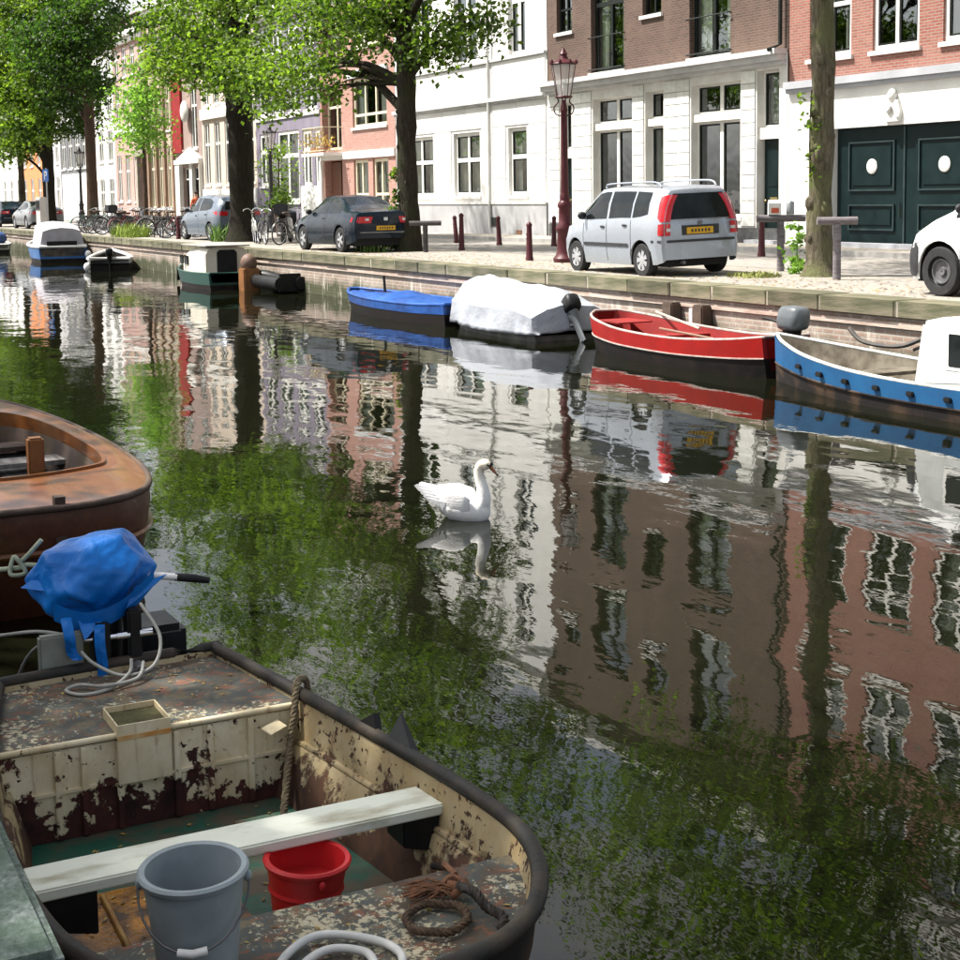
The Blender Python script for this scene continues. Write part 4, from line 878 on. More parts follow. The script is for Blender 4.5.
# ------------------------------------------------------------------ cars
tyre_m = mat('tyre_rubber', (.018, .018, .019), (.03, .03, .03), 12, rough=.85)
alloy_m = mat('alloy_rim', (.60, .61, .63), (.50, .51, .53), 8, rough=.35, metal=.6)
steel_m = mat('grey_steel_rim', (.16, .16, .17), (.10, .10, .105), 8, rough=.5, metal=.4)
carglass_m = mat('car_glass', (.006, .008, .009), (.018, .022, .022), 2.0, rough=.05, spec=.14)
under_m = mat('car_underside', (.012, .012, .012), (.02, .02, .02), 5, rough=.9)
plate_m = mat('yellow_plate', (.62, .36, .02), (.55, .30, .02), 10, rough=.5)
blacktrim_m = mat('black_trim', (.022, .023, .026), (.035, .036, .04), 8, rough=.6)
lamp_red = mat('red_lamp', (.55, .012, .018), (.42, .01, .015), 6, rough=.2, coat=.6)
lamp_clear = mat('clear_lamp', (.62, .64, .66), (.5, .52, .54), 6, rough=.15, coat=.6)
def wheel(parent, x, y, r, side, style, wdt=.18):
    W = MB().lathe([(r*.60, 0), (r*.62, -wdt/2), (r*.94, -wdt/2), (r, -wdt*.35), (r, wdt*.35), (r*.94, wdt/2), (r*.62, wdt/2), (r*.60, 0)], (0, 0, 0), 26, 'y', caps=False).build('wheel', tyre_m, parent, 50, loc=(x, y, r))
    m = MB(); f = side*wdt*.42
    if style == 'steel':
        m.lathe([(.01, f*.55), (r*.16, f*.6), (r*.2, f*.2), (r*.42, f*.35), (r*.46, f*.75), (r*.5, f*.75), (r*.52, f*.1), (r*.63, f*.5), (r*.65, f)], n=24, axis='y', caps=False); m.build('rim', steel_m, W, 40)
    else:
        n = 7 if style == 'cap' else 5
        m.lathe([(r*.66, f*1.08), (r*.60, f*1.1), (r*.58, f*.6)], n=26, axis='y', caps=False); m.lathe([(.005, f*1.12), (r*.2, f*1.08), (r*.22, f*.7)], n=14, axis='y')
        for k in range(n):
            a = 2*math.pi*k/n; c, s = math.cos(a), math.sin(a); w1, w2 = (r*.085, r*.16) if style == 'cap' else (r*.07, r*.10)
            m.add([(c*r*.15-s*w1, f*1.06, s*r*.15+c*w1), (c*r*.15+s*w1, f*1.06, s*r*.15-c*w1), (c*r*.62+s*w2, f*1.04, s*r*.62-c*w2), (c*r*.62-s*w2, f*1.04, s*r*.62+c*w2),
                   (c*r*.15-s*w1, f*.7, s*r*.15+c*w1), (c*r*.15+s*w1, f*.7, s*r*.15-c*w1), (c*r*.62+s*w2, f*.7, s*r*.62-c*w2), (c*r*.62-s*w2, f*.7, s*r*.62+c*w2)], [(0, 1, 2, 3), (0, 4, 5, 1), (1, 5, 6, 2), (2, 6, 7, 3), (3, 7, 4, 0)])
        m.build('rim', alloy_m, W, 40)
        MB().lathe([(.005, f*.4), (r*.62, f*.4)], n=20, axis='y').build('brake', under_m, W)
    return W
class Car:
    def __init__(s, label, loc, rz, paint, st, wheels, r, name='parked_car', cat='car', style='cap', lean=.0, flean=0.0, ra=None, track=None):
        s.st = st; s.lean = lean; s.xr = st[0][0]; s.root = thing(name, label, cat, loc, rz); s.zb = st[0][2]
        ra = ra or r+.06; s.W = max(t[4] for t in st)
        xs = {t[0] for t in st}
        for xw in wheels:
            for q in (1.0, .96, .86, .7, .5, .25, 0): xs |= {xw+ra*q, xw-ra*q}
            xs |= {xw+ra+.004, xw-ra-.004}
        xs |= {st[0][0]+(st[-1][0]-st[0][0])*k/26 for k in range(27)}
        xs = sorted(round(v, 4) for v in xs if st[0][0] <= v <= st[-1][0]); rs = []
        for x_ in xs:
            h = s.half(x_); zl = h[0][1]
            for xw in wheels:
                d = abs(x_-xw)
                if d <= ra: zl = max(zl, r+math.sqrt(max(ra*ra-d*d, 0)))
            h = [(w_, max(z_, zl)) for w_, z_ in h]; h[0] = (h[0][0], zl)
            ring = [(s.sh(x_, z_), w_, z_) for w_, z_ in h] + [(s.sh(x_, z_), -w_, z_) for w_, z_ in reversed(h[:-1])]
            rs.append(ring)
        mb = MB(); mb.rings(rs, ring_closed=False)
        n = len(rs[0]); mb.f.append(tuple(range(n))); mb.f.append(tuple(len(mb.v)-n+k for k in range(n)))
        s.body = mb.build('body', paint, s.root, 32)
        ub = MB(); ub.box(s.xr+.12, st[-1][0]-.12, -s.W+.24, s.W-.24, .17, .75); ub.build('underbody', under_m, s.root)
        for xw in wheels:
            for sd in (1, -1): wheel(s.root, xw, sd*(s.W-.10), r, sd, style)
    def half(s, x):
        zl, zb, zt, wl, wb, wt = interp(s.st, x); wm = max(wl, wb)+.008
        return [(wl*.97, zl), (wm, zl+.30*(zb-zl)), (wm, zl+.72*(zb-zl)), (wb, zb), (wb*.52+wt*.48+.012, zb+.5*(zt-zb)), (wt+.012, zt-.14*(zt-zb)), (wt-.03, zt-.035*(zt-zb)), (wt-.14, zt), (0, zt+.018)]
    def sh(s, x, z):
        k = max(0, min(1, (s.xr+.7-x)/.7)); return x+s.lean*max(0, z-s.zb)*k
    def w(s, x, z):
        h = s.half(x)
        for (a, c), (b, d) in zip(h, h[1:]):
            if c <= z <= d and d > c: return a+(b-a)*(z-c)/(d-c)
        return h[-2][0]
    def side_pane(s, name, prof, m, off=.006, sides=(1, -1), nz=4, parent=None):
        """prof: list of (x, zbottom, ztop)"""
        for sd in sides:
            rs = []
            for x_, a, b in prof:
                rs.append([(s.sh(x_, a+(b-a)*k/nz), sd*(s.w(x_, a+(b-a)*k/nz)+off), a+(b-a)*k/nz) for k in range(nz+1)])
            mb = MB(); mb.rings(rs, ring_closed=False); mb.build(name, m, parent or s.body, 40)
    def rear(s, name, m, y0, y1, z0, z1, off=.012, d=None, tr=0):
        xa = lambda z: s.sh(s.xr, z)-off
        mb = MB(); ya, yb = y0+tr, y1-tr
        mb.add([(xa(z0), y0, z0), (xa(z0), y1, z0), (xa(z1), yb, z1), (xa(z1), ya, z1), (xa(z0)+off+.03, y0, z0), (xa(z0)+off+.03, y1, z0), (xa(z1)+off+.03, yb, z1), (xa(z1)+off+.03, ya, z1)], [(0, 1, 2, 3), (0, 4, 5, 1), (1, 5, 6, 2), (2, 6, 7, 3), (3, 7, 4, 0)])
        return mb.build(name, m, s.body)
    def rear_light(s, name, m, sd, z0, z1, wd, off=.012):
        a0, a1 = s.w(s.xr, z0), s.w(s.xr, z1); x0, x1 = s.sh(s.xr, z0)-off, s.sh(s.xr, z1)-off; n = 5; rs = []
        for k in range(n+1):
            z = z0+(z1-z0)*k/n; y = s.w(s.xr, z)-.004; x = s.sh(s.xr, z)
            rs.append([(x+.02, sd*y, z), (x-off*.4, sd*y, z), (x-off, sd*(y-.02), z), (x-off, sd*(y-wd), z), (x+.02, sd*(y-wd), z)])
        MB().rings(rs).build(name, m, s.body, 40)
    def plate(s, z, y=0):
        p = s.rear('number_plate', plate_m, y-.26, y+.26, z, z+.11, .02)
        mk = MB(); xx = s.sh(s.xr, z)-.0235
        for k in range(6): MB().box(xx, xx+.004, y-.19+k*.066, y-.158+k*.066, z+.03, z+.08).build('plate_mark', blacktrim_m, p)
    def mirror(s, x, z):
        for sd in (1, -1):
            MB().ball((x, sd*(s.w(x, z)+.09), z+.04), (.05, .09, .07), 10, 6).build('mirror', blacktrim_m, s.body, 50)
    def handle(s, x, z):
        for sd in (1, -1):
            y_ = sd*(s.w(x, z)+.012); MB().ball((x, y_, z), (.085, .018, .022), 10, 6).build('door_handle', blacktrim_m, s.body, 50)
    def seam(s, x, z0, z1, dx=0):
        s.side_pane('door_seam', [(x, z0, z1), (x+.012, z0, z1)], under_m, .003, nz=8)

silver_m = mat('silver_paint', (.36, .39, .435), (.33, .36, .405), 3, rough=.3, metal=.35, coat=.4)
navy_m = mat('navy_paint', (.006, .012, .022), (.004, .009, .016), 3, rough=.25, spec=.2, coat=.2)
pale_m = mat('pale_blue_paint', (.15, .18, .225), (.125, .155, .195), 3, rough=.3, metal=.3, coat=.5)
whitecar_m = mat('white_van_paint', (.78, .79, .78), (.72, .73, .72), 2, rough=.35, coat=.5)
grey_m = mat('grey_paint', (.22, .23, .24), (.18, .19, .20), 3, rough=.3, metal=.3, coat=.5)

def panda():
    st = [(-1.77, .30, .95, 1.40, .70, .70, .52), (-1.74, .26, .96, 1.45, .745, .735, .56), (-1.6, .22, .96, 1.50, .785, .775, .60), (-.9, .19, .95, 1.52, .79, .785, .61), (0, .19, .93, 1.53, .79, .785, .62), (.42, .19, .92, 1.50, .79, .78, .61), (.7, .19, .91, 1.37, .79, .775, .60), (1.08, .19, .90, 1.08, .79, .77, .62), (1.22, .19, .88, .97, .785, .755, .63), (1.52, .21, .82, .88, .75, .71, .56), (1.70, .26, .72, .76, .68, .62, .48), (1.77, .34, .60, .64, .58, .52, .40)]
    c = Car('silver hatchback with tall red tail lights and roof rails beside the lamp post', (-22.50, 14.75, 1.0), R(178.5), silver_m, st, (1.17, -1.13), .285, style='cap', lean=.16)
    c.root.rotation_euler = (R(-1.5), 0, R(178))
    c.side_pane('front_side_window', [(.02, .98, 1.44), (.2, .975, 1.44), (.42, .97, 1.41), (.62, .965, 1.30), (.82, .96, 1.15), (.98, .96, 1.02)], carglass_m)
    c.side_pane('rear_side_window', [(-.80, 1.0, 1.44), (-.5, 1.0, 1.445), (-.06, .985, 1.445)], carglass_m)
    c.side_pane('quarter_window', [(-1.34, 1.06, 1.42), (-1.1, 1.02, 1.43), (-.86, 1.0, 1.44)], carglass_m)
    c.rear('rear_window', carglass_m, -.57, .57, .97, 1.39, .010, tr=.085)
    for sd in (1, -1):
        c.rear_light('tail_light', lamp_red, sd, .93, 1.37, .10, .016)
        c.side_pane('tail_light_side', [(-1.768, .93, 1.37), (-1.74, .93, 1.37), (-1.70, .94, 1.36), (-1.65, 1.0, 1.34)], lamp_red, .009, (sd,), 6)
        c.rear_light('tail_light_low', lamp_red, sd, .70, .90, .10, .016); c.side_pane('tail_light_low_side', [(-1.768, .70, .90), (-1.74, .70, .90), (-1.67, .71, .89)], lamp_red, .009, (sd,))
        y2, y3 = sorted((sd*.60, sd*.68)); c.rear('reversing_lamp', lamp_clear, y2, y3, .77, .82, .018)
    c.rear('hatch_recess', blacktrim_m, -.36, .36, .70, .86, .008); c.plate(.715, .02); c.rear('bumper_strip', blacktrim_m, -.66, .66, .585, .625, .022)
    MB().ball((c.sh(-1.77, .9)-.015, 0, .905), (.015, .035, .035)).build('badge', steel_m, c.body, 40)
    c.side_pane('side_strip', [(-.74, .50, .56), (.8, .50, .56)], blacktrim_m, .014, nz=1)
    c.side_pane('bumper_strip', [(-1.74, .585, .625), (-1.48, .585, .625)], blacktrim_m, .012, nz=1)
    for x_ in (.0, -.82): c.seam(x_, .25, .96)
    c.seam(.84, .25, .9); c.mirror(.80, .99); c.handle(.14, .84); c.handle(-.62, .87)
    for sd in (1, -1):
        MB().tube(catmull([(.35, sd*.55, 1.50), (.25, sd*.55, 1.57), (-1.0, sd*.54, 1.59), (-1.35, sd*.54, 1.57), (-1.45, sd*.54, 1.50)], sub=4), .018, 6).build('roof_rail', silver_m, c.body, 50)
    MB().cyl((-1.70, .35, .25), (-1.80, .35, .245), .03, 10).build('exhaust', steel_m, c.body)
    c.side_pane('windscreen_edge', [(.78, 1.0, 1.16), (1.0, .98, 1.02)], blacktrim_m, .003)
    ws = MB(); ws.add([(.50, -.52, 1.49), (.50, .52, 1.49), (1.12, .60, 1.09), (1.12, -.60, 1.09)], [(0, 1, 2, 3)]); ws.build('windscreen', carglass_m, c.body)
panda()
def saloon(label, loc, rz, paint, style='alloy', full=True):
    st = [(-2.2, .36, .90, .96, .76, .72, .60), (-2.16, .30, .95, 1.01, .82, .77, .65), (-2.0, .24, .97, 1.05, .87, .81, .68), (-1.55, .19, .97, 1.09, .885, .83, .68), (-1.2, .19, .96, 1.19, .885, .83, .64), (-.65, .19, .95, 1.40, .885, .82, .58), (-.1, .19, .94, 1.44, .885, .82, .58), (.35, .19, .93, 1.41, .885, .82, .58), (.85, .19, .92, 1.17, .885, .825, .61), (1.08, .19, .91, 1.00, .885, .82, .70), (1.7, .21, .83, .90, .86, .78, .62), (2.05, .27, .71, .76, .77, .69, .52), (2.2, .36, .58, .62, .6, .55, .42)]
    c = Car(label, loc, rz, paint, st, (1.30, -1.28), .32, style=style, lean=.05)
    c.side_pane('front_side_window', [(-.28, .99, 1.36), (.0, .985, 1.37), (.3, .98, 1.34), (.6, .975, 1.22), (.9, .97, 1.06)], carglass_m)
    c.side_pane('rear_side_window', [(-1.15, 1.01, 1.12), (-.95, 1.0, 1.22), (-.7, .995, 1.31), (-.36, .99, 1.36)], carglass_m)
    MB().add([(-1.32, -.58, 1.145), (-1.32, .58, 1.145), (-.70, .50, 1.395), (-.70, -.50, 1.395)], [(0, 1, 2, 3)]).build('rear_window', carglass_m, c.body)
    MB().add([(.42, -.5, 1.405), (.42, .5, 1.405), (1.02, .6, 1.055), (1.02, -.6, 1.055)], [(0, 1, 2, 3)]).build('windscreen', carglass_m, c.body)
    for sd in (1, -1):
        c.rear_light('tail_light', lamp_red, sd, .74, .90, .36, .014); c.side_pane('tail_light_side', [(-2.195, .76, .90), (-2.0, .77, .89)], lamp_red, .010, (sd,))
        y2, y3 = sorted((sd*.46, sd*.56)); c.rear('reversing_lamp', lamp_clear, y2, y3, .80, .86, .018)
    c.plate(.56); c.rear('badge', lamp_clear, -.05, .05, .80, .88, .016)
    c.rear('bumper_strip', MATS['tin_grey'], -.7, .7, .50, .515, .015); c.mirror(.78, .98); c.handle(-.15, .86); c.seam(-.32, .26, .97); c.seam(.86, .26, .9)
    return c
saloon('dark navy saloon parked between the slim elm and the bicycles', (-36.98, 14.98, 1.0), R(181), navy_m)
def hatch(label, loc, rz, paint):
    st = [(-1.95, .36, .98, 1.30, .70, .70, .48), (-1.9, .30, .99, 1.36, .76, .75, .53), (-1.7, .22, .99, 1.45, .83, .81, .58), (-1.0, .19, .97, 1.51, .85, .83, .60), (-.2, .19, .94, 1.53, .85, .83, .60), (.3, .19, .92, 1.48, .85, .83, .60), (.85, .19, .9, 1.17, .85, .82, .6), (1.15, .19, .88, 1.0, .84, .8, .66), (1.55, .21, .8, .88, .80, .74, .58), (1.83, .27, .68, .72, .7, .62, .48), (1.95, .36, .56, .6, .56, .5, .38)]
    c = Car(label, loc, rz, paint, st, (1.22, -1.25), .30, style='alloy', lean=.32)
    c.side_pane('front_side_window', [(-.2, .99, 1.43), (.1, .98, 1.43), (.4, .97, 1.36), (.8, .96, 1.14), (.98, .95, 1.02)], carglass_m); c.side_pane('rear_side_window', [(-1.35, 1.08, 1.3), (-1.0, 1.02, 1.40), (-.3, 1.0, 1.43)], carglass_m)
    c.rear('rear_window', carglass_m, -.52, .52, 1.04, 1.31, .010, tr=.05)
    for sd in (1, -1):
        c.rear_light('tail_light', lamp_red, sd, .84, .98, .25, .014); c.side_pane('tail_light_side', [(-1.945, .84, .98), (-1.8, .86, .99), (-1.62, .93, .97)], lamp_red, .010, (sd,))
    c.plate(.66); c.rear('bumper_dark', blacktrim_m, -.62, .62, .38, .52, .012); c.mirror(.8, .98); c.handle(-.05, .84); c.seam(-.25, .25, .97); c.seam(.86, .25, .9); c.handle(-.95, .88); c.seam(-1.1, .5, .98)
    MB().add([(.4, -.52, 1.48), (.4, .52, 1.48), (1.05, .6, 1.06), (1.05, -.6, 1.06)], [(0, 1, 2, 3)]).build('windscreen', carglass_m, c.body)
hatch('pale blue hatchback half hidden by the stout elm trunk', (-50.35, 15.5, 1.0), R(184), pale_m)
def van():
    st = [(-2.05, .36, .98, 1.70, .74, .74, .62), (-2.0, .26, .98, 1.78, .82, .81, .68), (-1.8, .2, .98, 1.82, .86, .85, .70), (0, .19, .97, 1.84, .86, .85, .70), (.55, .19, .96, 1.76, .86, .84, .68), (1.0, .19, .95, 1.38, .86, .83, .64), (1.28, .19, .94, 1.12, .86, .82, .66), (1.6, .20, .90, 1.01, .84, .79, .62), (1.85, .22, .80, .90, .80, .74, .56), (2.0, .26, .66, .74, .70, .64, .48), (2.06, .32, .52, .56, .60, .55, .40)]
    c = Car('white van with black front bumper and bare steel wheel', (-13.40, 15.05, 1.0), R(181), whitecar_m, st, (1.33, -1.36), .325, name='delivery_van', cat='van', style='steel', ra=.40)
    c.side_pane('front_side_window', [(.05, 1.05, 1.62), (.4, 1.04, 1.62), (.8, 1.03, 1.42), (1.1, 1.02, 1.18)], carglass_m)
    c.side_pane('front_bumper', [(1.735, .30, .66), (1.8, .24, .70), (1.9, .25, .70), (1.98, .27, .66), (2.05, .33, .50)], blacktrim_m, .018, nz=5)
    MB().box(1.98, 2.10, -.58, .58, .28, .56).build('front_bumper', blacktrim_m, c.body, 30, bevel=.03)
    c.side_pane('headlight', [(1.74, .70, .82), (1.85, .66, .84), (1.96, .64, .72)], lamp_clear, .010)
    c.side_pane('side_strip', [(-.9, .46, .58), (.86, .46, .58)], blacktrim_m, .014, nz=1); c.seam(.95, .25, .95); c.seam(.0, .25, .98); c.mirror(.95, 1.1); c.handle(.15, .88)
    MB().add([(.62, -.58, 1.745), (.62, .58, 1.745), (1.24, .62, 1.17), (1.24, -.62, 1.17)], [(0, 1, 2, 3)]).build('windscreen', carglass_m, c.body)
van()
saloon('grey saloon seen from behind next to the ticket machine', (-80.5, 15.0, 1.0), R(183), grey_m, full=False)
saloon('dark saloon parked farthest along the quay beyond the grey one', (-88.0, 14.9, 1.0), R(180), navy_m, full=False)

# ------------------------------------------------------------------ bicycles
def make_bicycle(label, paint, seat_m, group, name='bicycle'):
    B = thing(name, label, 'bicycle', (0, 0, 0), group=group)
    for x_ in (-.53, .53):
        W = MB().tube([(.335*math.cos(a*.314), 0, .335*math.sin(a*.314)) for a in range(20)], .021, 6, closed=True).build('wheel', tyre_m, B, 60, loc=(x_, 0, .355))
        MB().tube([(.312*math.cos(a*.314), 0, .312*math.sin(a*.314)) for a in range(20)], .011, 4, closed=True).build('rim', alloy_m, W, 60)
        sp = MB()
        for k in range(14): a = k*.4488; sp.cyl((0, .02*(-1)**k, 0), (.31*math.cos(a), 0, .31*math.sin(a)), .0022, 3)
        sp.cyl((0, -.05, 0), (0, .05, 0), .025, 8); sp.build('spokes', alloy_m, W)
        MB().rings([[(x_+.372*math.cos(t), y_, .355+.372*math.sin(t)) for y_ in (-.028, 0, .028)] for t in [R(d) for d in (range(20, 190, 17) if x_ < 0 else range(15, 160, 17))]], ring_closed=False).build('mudguard', paint, B, 60)
    f = MB(); bb = (-.08, 0, .28); hd = (.36, 0, .80); st = (-.25, 0, .80)
    f.tube([bb, hd], .019, 7); f.tube([bb, st], .017, 7); f.tube([(.33, 0, .62), (.1, 0, .42), (-.18, 0, .6)], .016, 6); f.tube([(-.53, .03, .355), st], .010, 5); f.tube([(-.53, -.03, .355), (-.24, -.02, .72)], .010, 5); f.tube([bb, (-.53, 0, .355)], .013, 5)
    f.tube([(.35, 0, .92), hd, (.43, 0, .6), (.53, .035, .355)], .016, 6); f.build('frame', paint, B, 60)
    MB().tube(catmull([(.18, .28, 1.02), (.3, .24, 1.06), (.37, .1, 1.08), (.36, 0, 1.0), (.37, -.1, 1.08), (.3, -.24, 1.06), (.18, -.28, 1.02)], sub=3), .013, 6).cyl((.35, 0, .9), (.36, 0, 1.02), .014, 6).build('handlebar', alloy_m, B, 60)
    MB().ball((-.29, 0, .95), (.14, .085, .04), 10, 6).cyl((-.25, 0, .8), (-.28, 0, .94), .014, 6).build('saddle', seat_m, B, 60)
    rk = MB(); 
    for y_ in (-.06, 0, .06): rk.cyl((-.42, y_, .76), (-.80, y_, .76), .008, 4)
    rk.cyl((-.6, -.06, .76), (-.53, -.03, .36), .006, 4); rk.cyl((-.6, .06, .76), (-.53, .03, .36), .006, 4); rk.build('luggage_rack', blacktrim_m, B)
    MB().lathe([(.075, -.01), (.085, 0), (.075, .01)], (-.08, -.03, .28), 12, 'y').cyl((-.08, -.1, .28), (-.0, -.1, .18), .009, 5).box(-.04, .04, -.15, -.07, .165, .185).build('crank', steel_m, B)
    return B
bikeblack = mat('black_bike_enamel', (.02, .02, .022), (.035, .034, .036), 8, rough=.4)
bikegreen = mat('mint_bike_enamel', (.12, .32, .26), (.10, .27, .22), 8, rough=.4)
bikered = mat('wine_bike_enamel', (.20, .025, .03), (.16, .02, .025), 8, rough=.4)
bikewhite = mat('white_bike_enamel', (.66, .66, .64), (.58, .58, .56), 8, rough=.4)
saddle_m = mat('saddle_leather', (.03, .02, .016), (.06, .04, .03), 9, rough=.6)
GB = 'bicycles parked along the quay'
LB = 'black city bicycle parked in the crowded row along the quay'
b0 = make_bicycle(LB, bikeblack, saddle_m, GB); b1 = make_bicycle('mint green bicycle at the left end of the bicycle row', bikegreen, saddle_m, GB)
b2 = make_bicycle('wine red bicycle in the crowded row along the quay', bikered, saddle_m, GB); b3 = make_bicycle('white framed bicycle in the crowded row along the quay', bikewhite, saddle_m, GB)
def place(b, x, y, rz, tilt=.06, label=None):
    b.location = (x, y, 1.006); b.rotation_euler = (tilt, 0, rz)
    if label: b['label'] = label
spots = [(-66.8, 14.7, 100, 1), (-65.9, 14.9, 70, 1), (-64.9, 14.6, 105, 0), (-64.1, 14.8, 80, 0), (-63.2, 14.5, 95, 0), (-62.3, 14.7, 75, 3), (-61.4, 14.5, 100, 0), (-60.4, 14.8, 60, 0), (-59.2, 14.6, 95, 2), (-58.2, 14.9, 100, 0), (-57.4, 15.3, 75, 3), (-56.4, 15.0, 95, 0), (-55.6, 14.6, 165, 0), (-54.9, 15.3, 100, 0), (-54.2, 14.5, 170, 0), (-53.4, 15.0, 80, 2), (-52.9, 15.6, 95, 0), (-60.0, 16.2, 90, 0), (-62.0, 16.4, 85, 0), (-57.0, 16.6, 100, 0), (-65.3, 15.4, 60, 0), (-63.6, 15.5, 120, 3), (-58.7, 15.7, 40, 0), (-55.9, 15.9, 130, 0), (-53.9, 15.8, 60, 0), (-64.4, 16.3, 80, 2)]
used = [False]*4; pro = [b0, b1, b2, b3]
for i, (x_, y_, a, k) in enumerate(spots):
    b = copy_tree(pro[k]) if used[k] else pro[k]; used[k] = True
    place(b, x_, y_, R(a), rnd.uniform(-.12, .12))
b1['label'] = 'mint green bicycle at the very end of the bicycle row'
# the two by the lavender house
nb = copy_tree(b0); place(nb, -43.6, 14.75, R(172), .05, 'black bicycle with pale wheels leaning near the navy saloon'); nb['group'] = 'bicycles by the stout elm'
nb2 = copy_tree(b3); place(nb2, -45.0, 15.0, R(165), -.06, 'white bicycle just right of the stout elm trunk'); nb2['group'] = 'bicycles by the stout elm'
nb3 = copy_tree(b0); place(nb3, -42.6, 15.3, R(120), .08, 'black bicycle with front wheel turned, close to the navy saloon bonnet'); nb3['group'] = 'bicycles by the stout elm'
# scooter with black box
sc_ = thing('motor_scooter', 'black motor scooter with luggage box behind the pale wheeled bicycle', 'scooter', (-44.6, 15.9, 1.0), R(150))
for x_ in (-.6, .62): MB().lathe([(.13, -.05), (.25, -.05), (.27, 0), (.25, .05), (.13, .05)], n=18, axis='y').build('wheel', tyre_m, sc_, 50, loc=(x_, 0, .27))
MB().rings([[(x_, s*w_, z_) for s, z_ in ((1, zl), (1, zt), (-1, zt), (-1, zl))] for x_, w_, zl, zt in ((-.85, .10, .55, .78), (-.5, .2, .35, .82), (0, .18, .25, .75), (.12, .2, .25, .36), (.4, .22, .28, .36), (.48, .24, .4, .95), (.6, .12, .45, 1.0), (.7, .06, .5, .7))]).build('body', mat('scooter_black', (.016, .016, .018), rough=.3, coat=.6), sc_, 40, bevel=.02)
MB().tube([(.5, .36, 1.06), (.55, .12, 1.08), (.52, -.12, 1.08), (.5, -.36, 1.06)], .02, 6).cyl((.62, 0, .3), (.5, 0, 1.05), .03, 8).build('handlebar', blacktrim_m, sc_)
MB().box(-.65, .0, -.15, .15, .82, .90).build('seat', saddle_m, sc_, bevel=.03); MB().box(-1.0, -.6, -.22, .22, .88, 1.22).build('luggage_box', blacktrim_m, sc_, bevel=.04)
sc2 = copy_tree(sc_); sc2.location = (-61.6, 15.2, 1.0); sc2.rotation_euler = (0, 0, R(100)); sc2['label'] = 'black motor scooter parked among the bicycle row'
sc3 = copy_tree(sc_); sc3.location = (-55.2, 16.1, 1.0); sc3.rotation_euler = (0, 0, R(170)); sc3['label'] = 'black motor scooter behind the right end of the bicycle row'
# ------------------------------------------------------------------ moored boats
from mathutils import noise as mnoise
def boat_hull(root, st, upper_m, lower_m, inner_m, rail_m, split=.45, floor=.12, rail_r=.025, thick=.05, rub=None):
    """st: (x, half beam, sheer z, half beam at the waterline); local x towards the bow"""
    def dens(st):
        n = 22; x0, x1 = st[0][0], st[-1][0]; xs = sorted({round(x0+(x1-x0)*k/n, 4) for k in range(n+1)} | {s[0] for s in st})
        P = catmull([(s[0], s[1], s[2]) for s in st], sub=8); Q = catmull([(s[0], s[3], 0) for s in st], sub=8)
        return [(p.x, max(p.y, .015), p.z, max(q.y, .01)) for p, q in zip(P, Q)]
    D = dens(st)
    def width(b, zg, bl, z): t = (z+.15)/(zg+.15); return bl+(b-bl)*(t**.8)
    lo, up, inn = [], [], []
    for x, b, zg, bl in D:
        zs = [-.15, -.02, zg*split*.55, zg*split]; h = [(width(b, zg, bl, z), z) for z in zs]
        lo.append([(x, w_, z) for w_, z in reversed(h)] + [(x, -w_, z) for w_, z in h])
        zs = [zg*split, zg*(split+1)/2, zg]; up.append([(width(b, zg, bl, z)+.006, z) for z in zs])
        fb = max(width(b, zg, bl, floor)-thick-.03, .005)
        inn.append([(x, max(b-thick, .004), zg-.004), (x, max(width(b, zg, bl, zg*.6)-thick, .004), zg*.6), (x, fb, floor), (x, 0, floor-.005), (x, -fb, floor), (x, -max(width(b, zg, bl, zg*.6)-thick, .004), zg*.6), (x, -max(b-thick, .004), zg-.004)])
    m = MB(); m.rings(lo, ring_closed=False); n = len(lo[0]); m.f += [tuple(range(n)), tuple(len(m.v)-n+k for k in range(n))]; m.build('hull_bottom', lower_m, root, 40)
    m = MB()
    for sd in (1, -1): m.rings([[(d[0], sd*w_, z) for w_, z in u] for d, u in zip(D, up)], ring_closed=False)
    for i in (0, -1): m.add([(D[i][0], w_, z) for w_, z in up[i]]+[(D[i][0], -w_, z) for w_, z in reversed(up[i])], [tuple(range(6))])
    m.build('hull_side', upper_m, root, 40)
    m = MB(); m.rings(inn, ring_closed=False); n = len(inn[0]); m.f += [tuple(range(n)), tuple(len(m.v)-n+k for k in range(n))]; m.build('interior', inner_m, root, 40)
    path = [(x, b-thick*.4, zg+.004) for x, b, zg, bl in D] + [(x, -b+thick*.4, zg+.004) for x, b, zg, bl in reversed(D)]
    MB().tube(path, rail_r, 8, closed=True).build('gunwale', rail_m, root, 50)
    if rub:
        for sd in (1, -1): MB().tube([(x, sd*(width(b, zg, bl, zg*split)+.008), zg*split) for x, b, zg, bl in D], .012, 5).build('rubbing_strake', rub, root, 50)
    return D
def sgn(v, e): return math.copysign(abs(v)**e, v)
